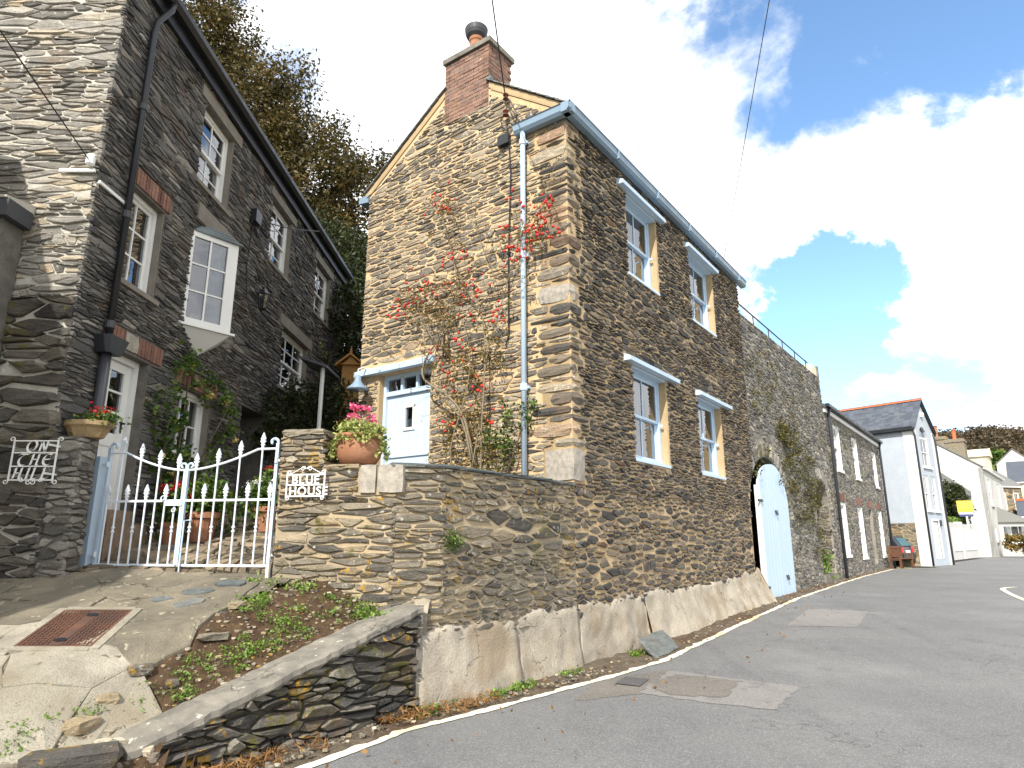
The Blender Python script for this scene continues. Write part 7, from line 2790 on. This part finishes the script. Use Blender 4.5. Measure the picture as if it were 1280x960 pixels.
for pl, r in ST:
    mb = MB()
    pts = []
    for i, (a, b) in enumerate(pl):
        pts.append(G.P(a + U(-.02, .02), b, .10 + .12 * abs(math.sin(i * 1.7 + a * 3)) + (.12 if b < 4.5 else 0)))
    sm = []
    for i in range(len(pts) - 1):
        for k in range(3):
            q = k / 3
            p0, p1, p2, p3 = pts[max(0, i - 1)], pts[i], pts[i + 1], pts[min(len(pts) - 1, i + 2)]
            sm.append(.5 * ((2 * p1) + (p2 - p0) * q + (2 * p0 - 5 * p1 + 4 * p2 - p3) * q * q + (3 * p1 - p0 - 3 * p2 + p3) * q ** 3))
    sm.append(pts[-1])
    n = len(sm)
    mb.tube(sm, [.78 * r * (1 - .75 * i / n) for i in range(n)], 6)
    mb.build('stem', 'stem', rose, smooth_=True)
    tips += [p for i, p in enumerate(sm) if i > n * .35]
mb = MB()
tw2 = []
for k in range(150):
    p = random.choice(tips)
    d = Vector((0, 0, 0)) + G.u * random.gauss(0, .22) + Z * random.gauss(.05, .2) + G.n * U(-.02, .16)
    e = p + d
    if (e - G.P(0, 0, 0)).dot(G.n) < .04:
        e = e + G.n * .08
    mb.tube([p, p.lerp(e, .5) + Z * .03, e], [.006, .004, .0025], 4)
    tw2.append(e)
mb.build('twigs', 'stem', rose, kind='stuff')
hp_ = []
for (s, z, n_, sp) in [(2.6, 7.55, 10, .13), (2.34, 7.3, 5, .1), (.82, 6.95, 5, .1), (.64, 6.25, 10, .14), (.46, 6.5, 12, .14), (.27, 6.25, 7, .12), (.19, 6.72, 8, .12), (.95, 6.03, 7, .12), (1.08, 6.5, 5, .12), (.72, 6.0, 7, .1), (3.06, 6.1, 5, .12), (2.76, 5.84, 8, .14), (3.23, 5.72, 7, .12), (1.94, 5.7, 7, .13), (2.04, 6.3, 4, .1), (1.6, 5.5, 6, .12), (1.27, 5.15, 5, .1), (1.19, 5.0, 3, .08), (3.5, 5.55, 4, .1), (2.53, 4.7, 5, .1), (2.25, 4.25, 6, .12), (1.57, 4.0, 6, .12), (2.0, 4.82, 6, .1), (2.3, 6.25, 4, .1), (1.3, 3.4, 4, .1), (2.2, 3.5, 5, .1), (1.9, 5.3, 6, .14)]:
    for k in range(int(n_ * 1.5)):
        hp_.append(G.P(random.gauss(s, sp), random.gauss(z, sp), U(.08, .30)))
mb = MB()
for p in hp_:
    mb.ball(p, U(.019, .031))
mb.build('hips', 'hip', rose, kind='stuff', smooth_=True)
P = []
for (s, z, rs_, rz, n_) in [(1.75, 3.4, .42, .7, 105), (2.0, 4.3, .5, .4, 40), (2.3, 5.5, .7, .5, 60), (1.4, 4.6, .35, .6, 36), (3.0, 5.7, .35, .3, 24), (.6, 6.3, .4, .35, 22), (2.2, 3.2, .25, .5, 34), (2.4, 7.2, .25, .4, 14), (1.4, 2.9, .35, .3, 30)]:
    for k in range(n_):
        P.append(np.array(G.P(random.gauss(s, rs_ * .55), max(2.5, random.gauss(z, rz * .55)), U(.06, .34))) + RNG.normal(size=(9, 3)) * .035)
for e in tw2:
    P.append(np.array(e) + RNG.normal(size=(5, 3)) * .03)
leaf_cloud('leaves', np.concatenate(P), .05, 'rose_leaf', rose)
ivy = shrub('ivy', 'dark green ivy bush at the foot of the gable right of the rose', [(G.P(1.05, 3.3, .16), (.32, .24, .38)), (G.P(.72, 3.45, .12), (.25, .2, .22)), (G.P(1.2, 2.9, .18), (.25, .2, .4))], 170, 20, .05, .06, 'green_leaf', 'ivy', 3, G.P(1.15, 2.4, .15))
ivy2 = shrub('ivy', 'sparse ivy tangle round the rose stem above the door', [(G.P(2.35, 5.0, .1), (.15, .1, .4))], 160, 14, .05, .055, 'dark_leaf', 'ivy', 3, G.P(2.4, 4.6, .1))

# ------------------------------------------------------------------ cables
ins = G.P(1.12, 9.05, .12)
pc1 = thing('overhead_cable', 'black cable rising from the brown insulators on the gable into the sky', 'cable', ins)


def sag(a, b, drop, n=24):
    return [a.lerp(b, k / n) - Z * (drop * 4 * (k / n) * (1 - k / n)) for k in range(n + 1)]


mb = MB()
mb.tube(sag(ins, Vector((-2.09, -12, 12)), .25), .011, 5)
mb.build('cable', 'wire', pc1)
mb = MB()
for z_ in (8.98, 8.66):
    mb.lathe(G.P(1.12, z_, .1), [(.03, 0), (.055, .02), (.035, .06), (.055, .1), (.03, .13)], 10)
mb.build('insulator', 'ceramic', pc1, kind='stuff')
mb = MB()
mb.tube([ins, G.P(1.0, 8.9, .14), G.P(.88, 8.6, .1), G.P(.95, 8.45, .06), G.P(1.1, 8.55, .06), G.P(1.13, 8.5, .05), G.P(1.1, 8.2, .04), G.P(1.06, 7.6, .04), G.P(1.1, 6.2, .04), G.P(1.1, 4.75, .04), G.P(1.16, 4.6, .04)], .012, 5)
mb.tube([G.P(1.12, 8.7, .1), G.P(1.22, 8.62, .12), G.P(1.2, 8.5, .08), G.P(1.13, 8.42, .06)], .012, 5)
mb.build('lead_in', 'wire', pc1, kind='stuff')
mb = MB()
mb.fbox(G, 1.08, 1.30, 8.16, 8.34, .0, .10)
mb.build('junction_box', 'black', pc1)
mb = MB()
mb.tube([G.P(4.62, 8.30, .05), G.P(3.7, 8.6, .05), G.P(2.5, 8.83, .05), G.P(1.2, 9.0, .08)], .008, 5)
mb.build('strung_wire', 'wire', pc1)
pc2 = thing('overhead_cable', 'thin cable crossing the sky above the front gutter', 'cable', (7.66, 22.4, 11.1))
mb = MB()
mb.tube(sag(Vector((7.66, 22.4, 11.1)), Vector((-.49, -12, 12)), .15), .009, 5)
mb.build('cable', 'wire', pc2)
pl_ = thing('cable_pole', 'wooden pole behind the stone house carrying the thin cable', 'pole', (7.66, 22.5, .3))
mb = MB()
mb.tube([(7.66, 22.5, -.3), (7.66, 22.5, 11.2)], [.13, .09], 10)
pole_o = mb.build('pole', 'bark', pl_)
pc3 = thing('overhead_cable', 'thin cable running down to the white insulator on the dark house corner', 'cable', EW.P(-.05, 5.95, .1))
mb = MB()
mb.tube(sag(EW.P(-.05, 5.98, .1), Vector((-3.97, -6, 9)), .1), .008, 5)
mb.build('cable', 'wire', pc3)
pc4 = thing('overhead_cable', 'short black cable looping from the dark house gutter to its wall bracket', 'cable', D.P(11.25, 7.55, .1))
mb = MB()
mb.tube([D.P(14.2, 8.75, .3), D.P(12.6, 8.0, .25), D.P(11.6, 7.62, .15), D.P(11.2, 7.55, .06), D.P(11.05, 7.35, .08), D.P(11.3, 7.25, .1), D.P(11.2, 7.5, .05), D.P(11.15, 6.5, .03), D.P(11.3, 5.9, .03)], .012, 5)
mb.build('cable', 'wire', pc4)
mb = MB()
mb.fbox(D, 11.1, 11.35, 7.42, 7.66, .0, .14)
mb.build('bracket', 'black', pc4)
pc5 = thing('overhead_cable', 'pair of faint wires at the right edge above the hillside', 'cable', (44.7, 58.6, 14.4))
for o_ in (0, .5):
    mb = MB()
    mb.tube(sag(Vector((44.2, 58.8, 14.3 + o_ * .4)), Vector((31.9, 38.9, 10.9 + o_)), .3, 10), .02, 4)
    mb.build('cable', 'wire', pc5)
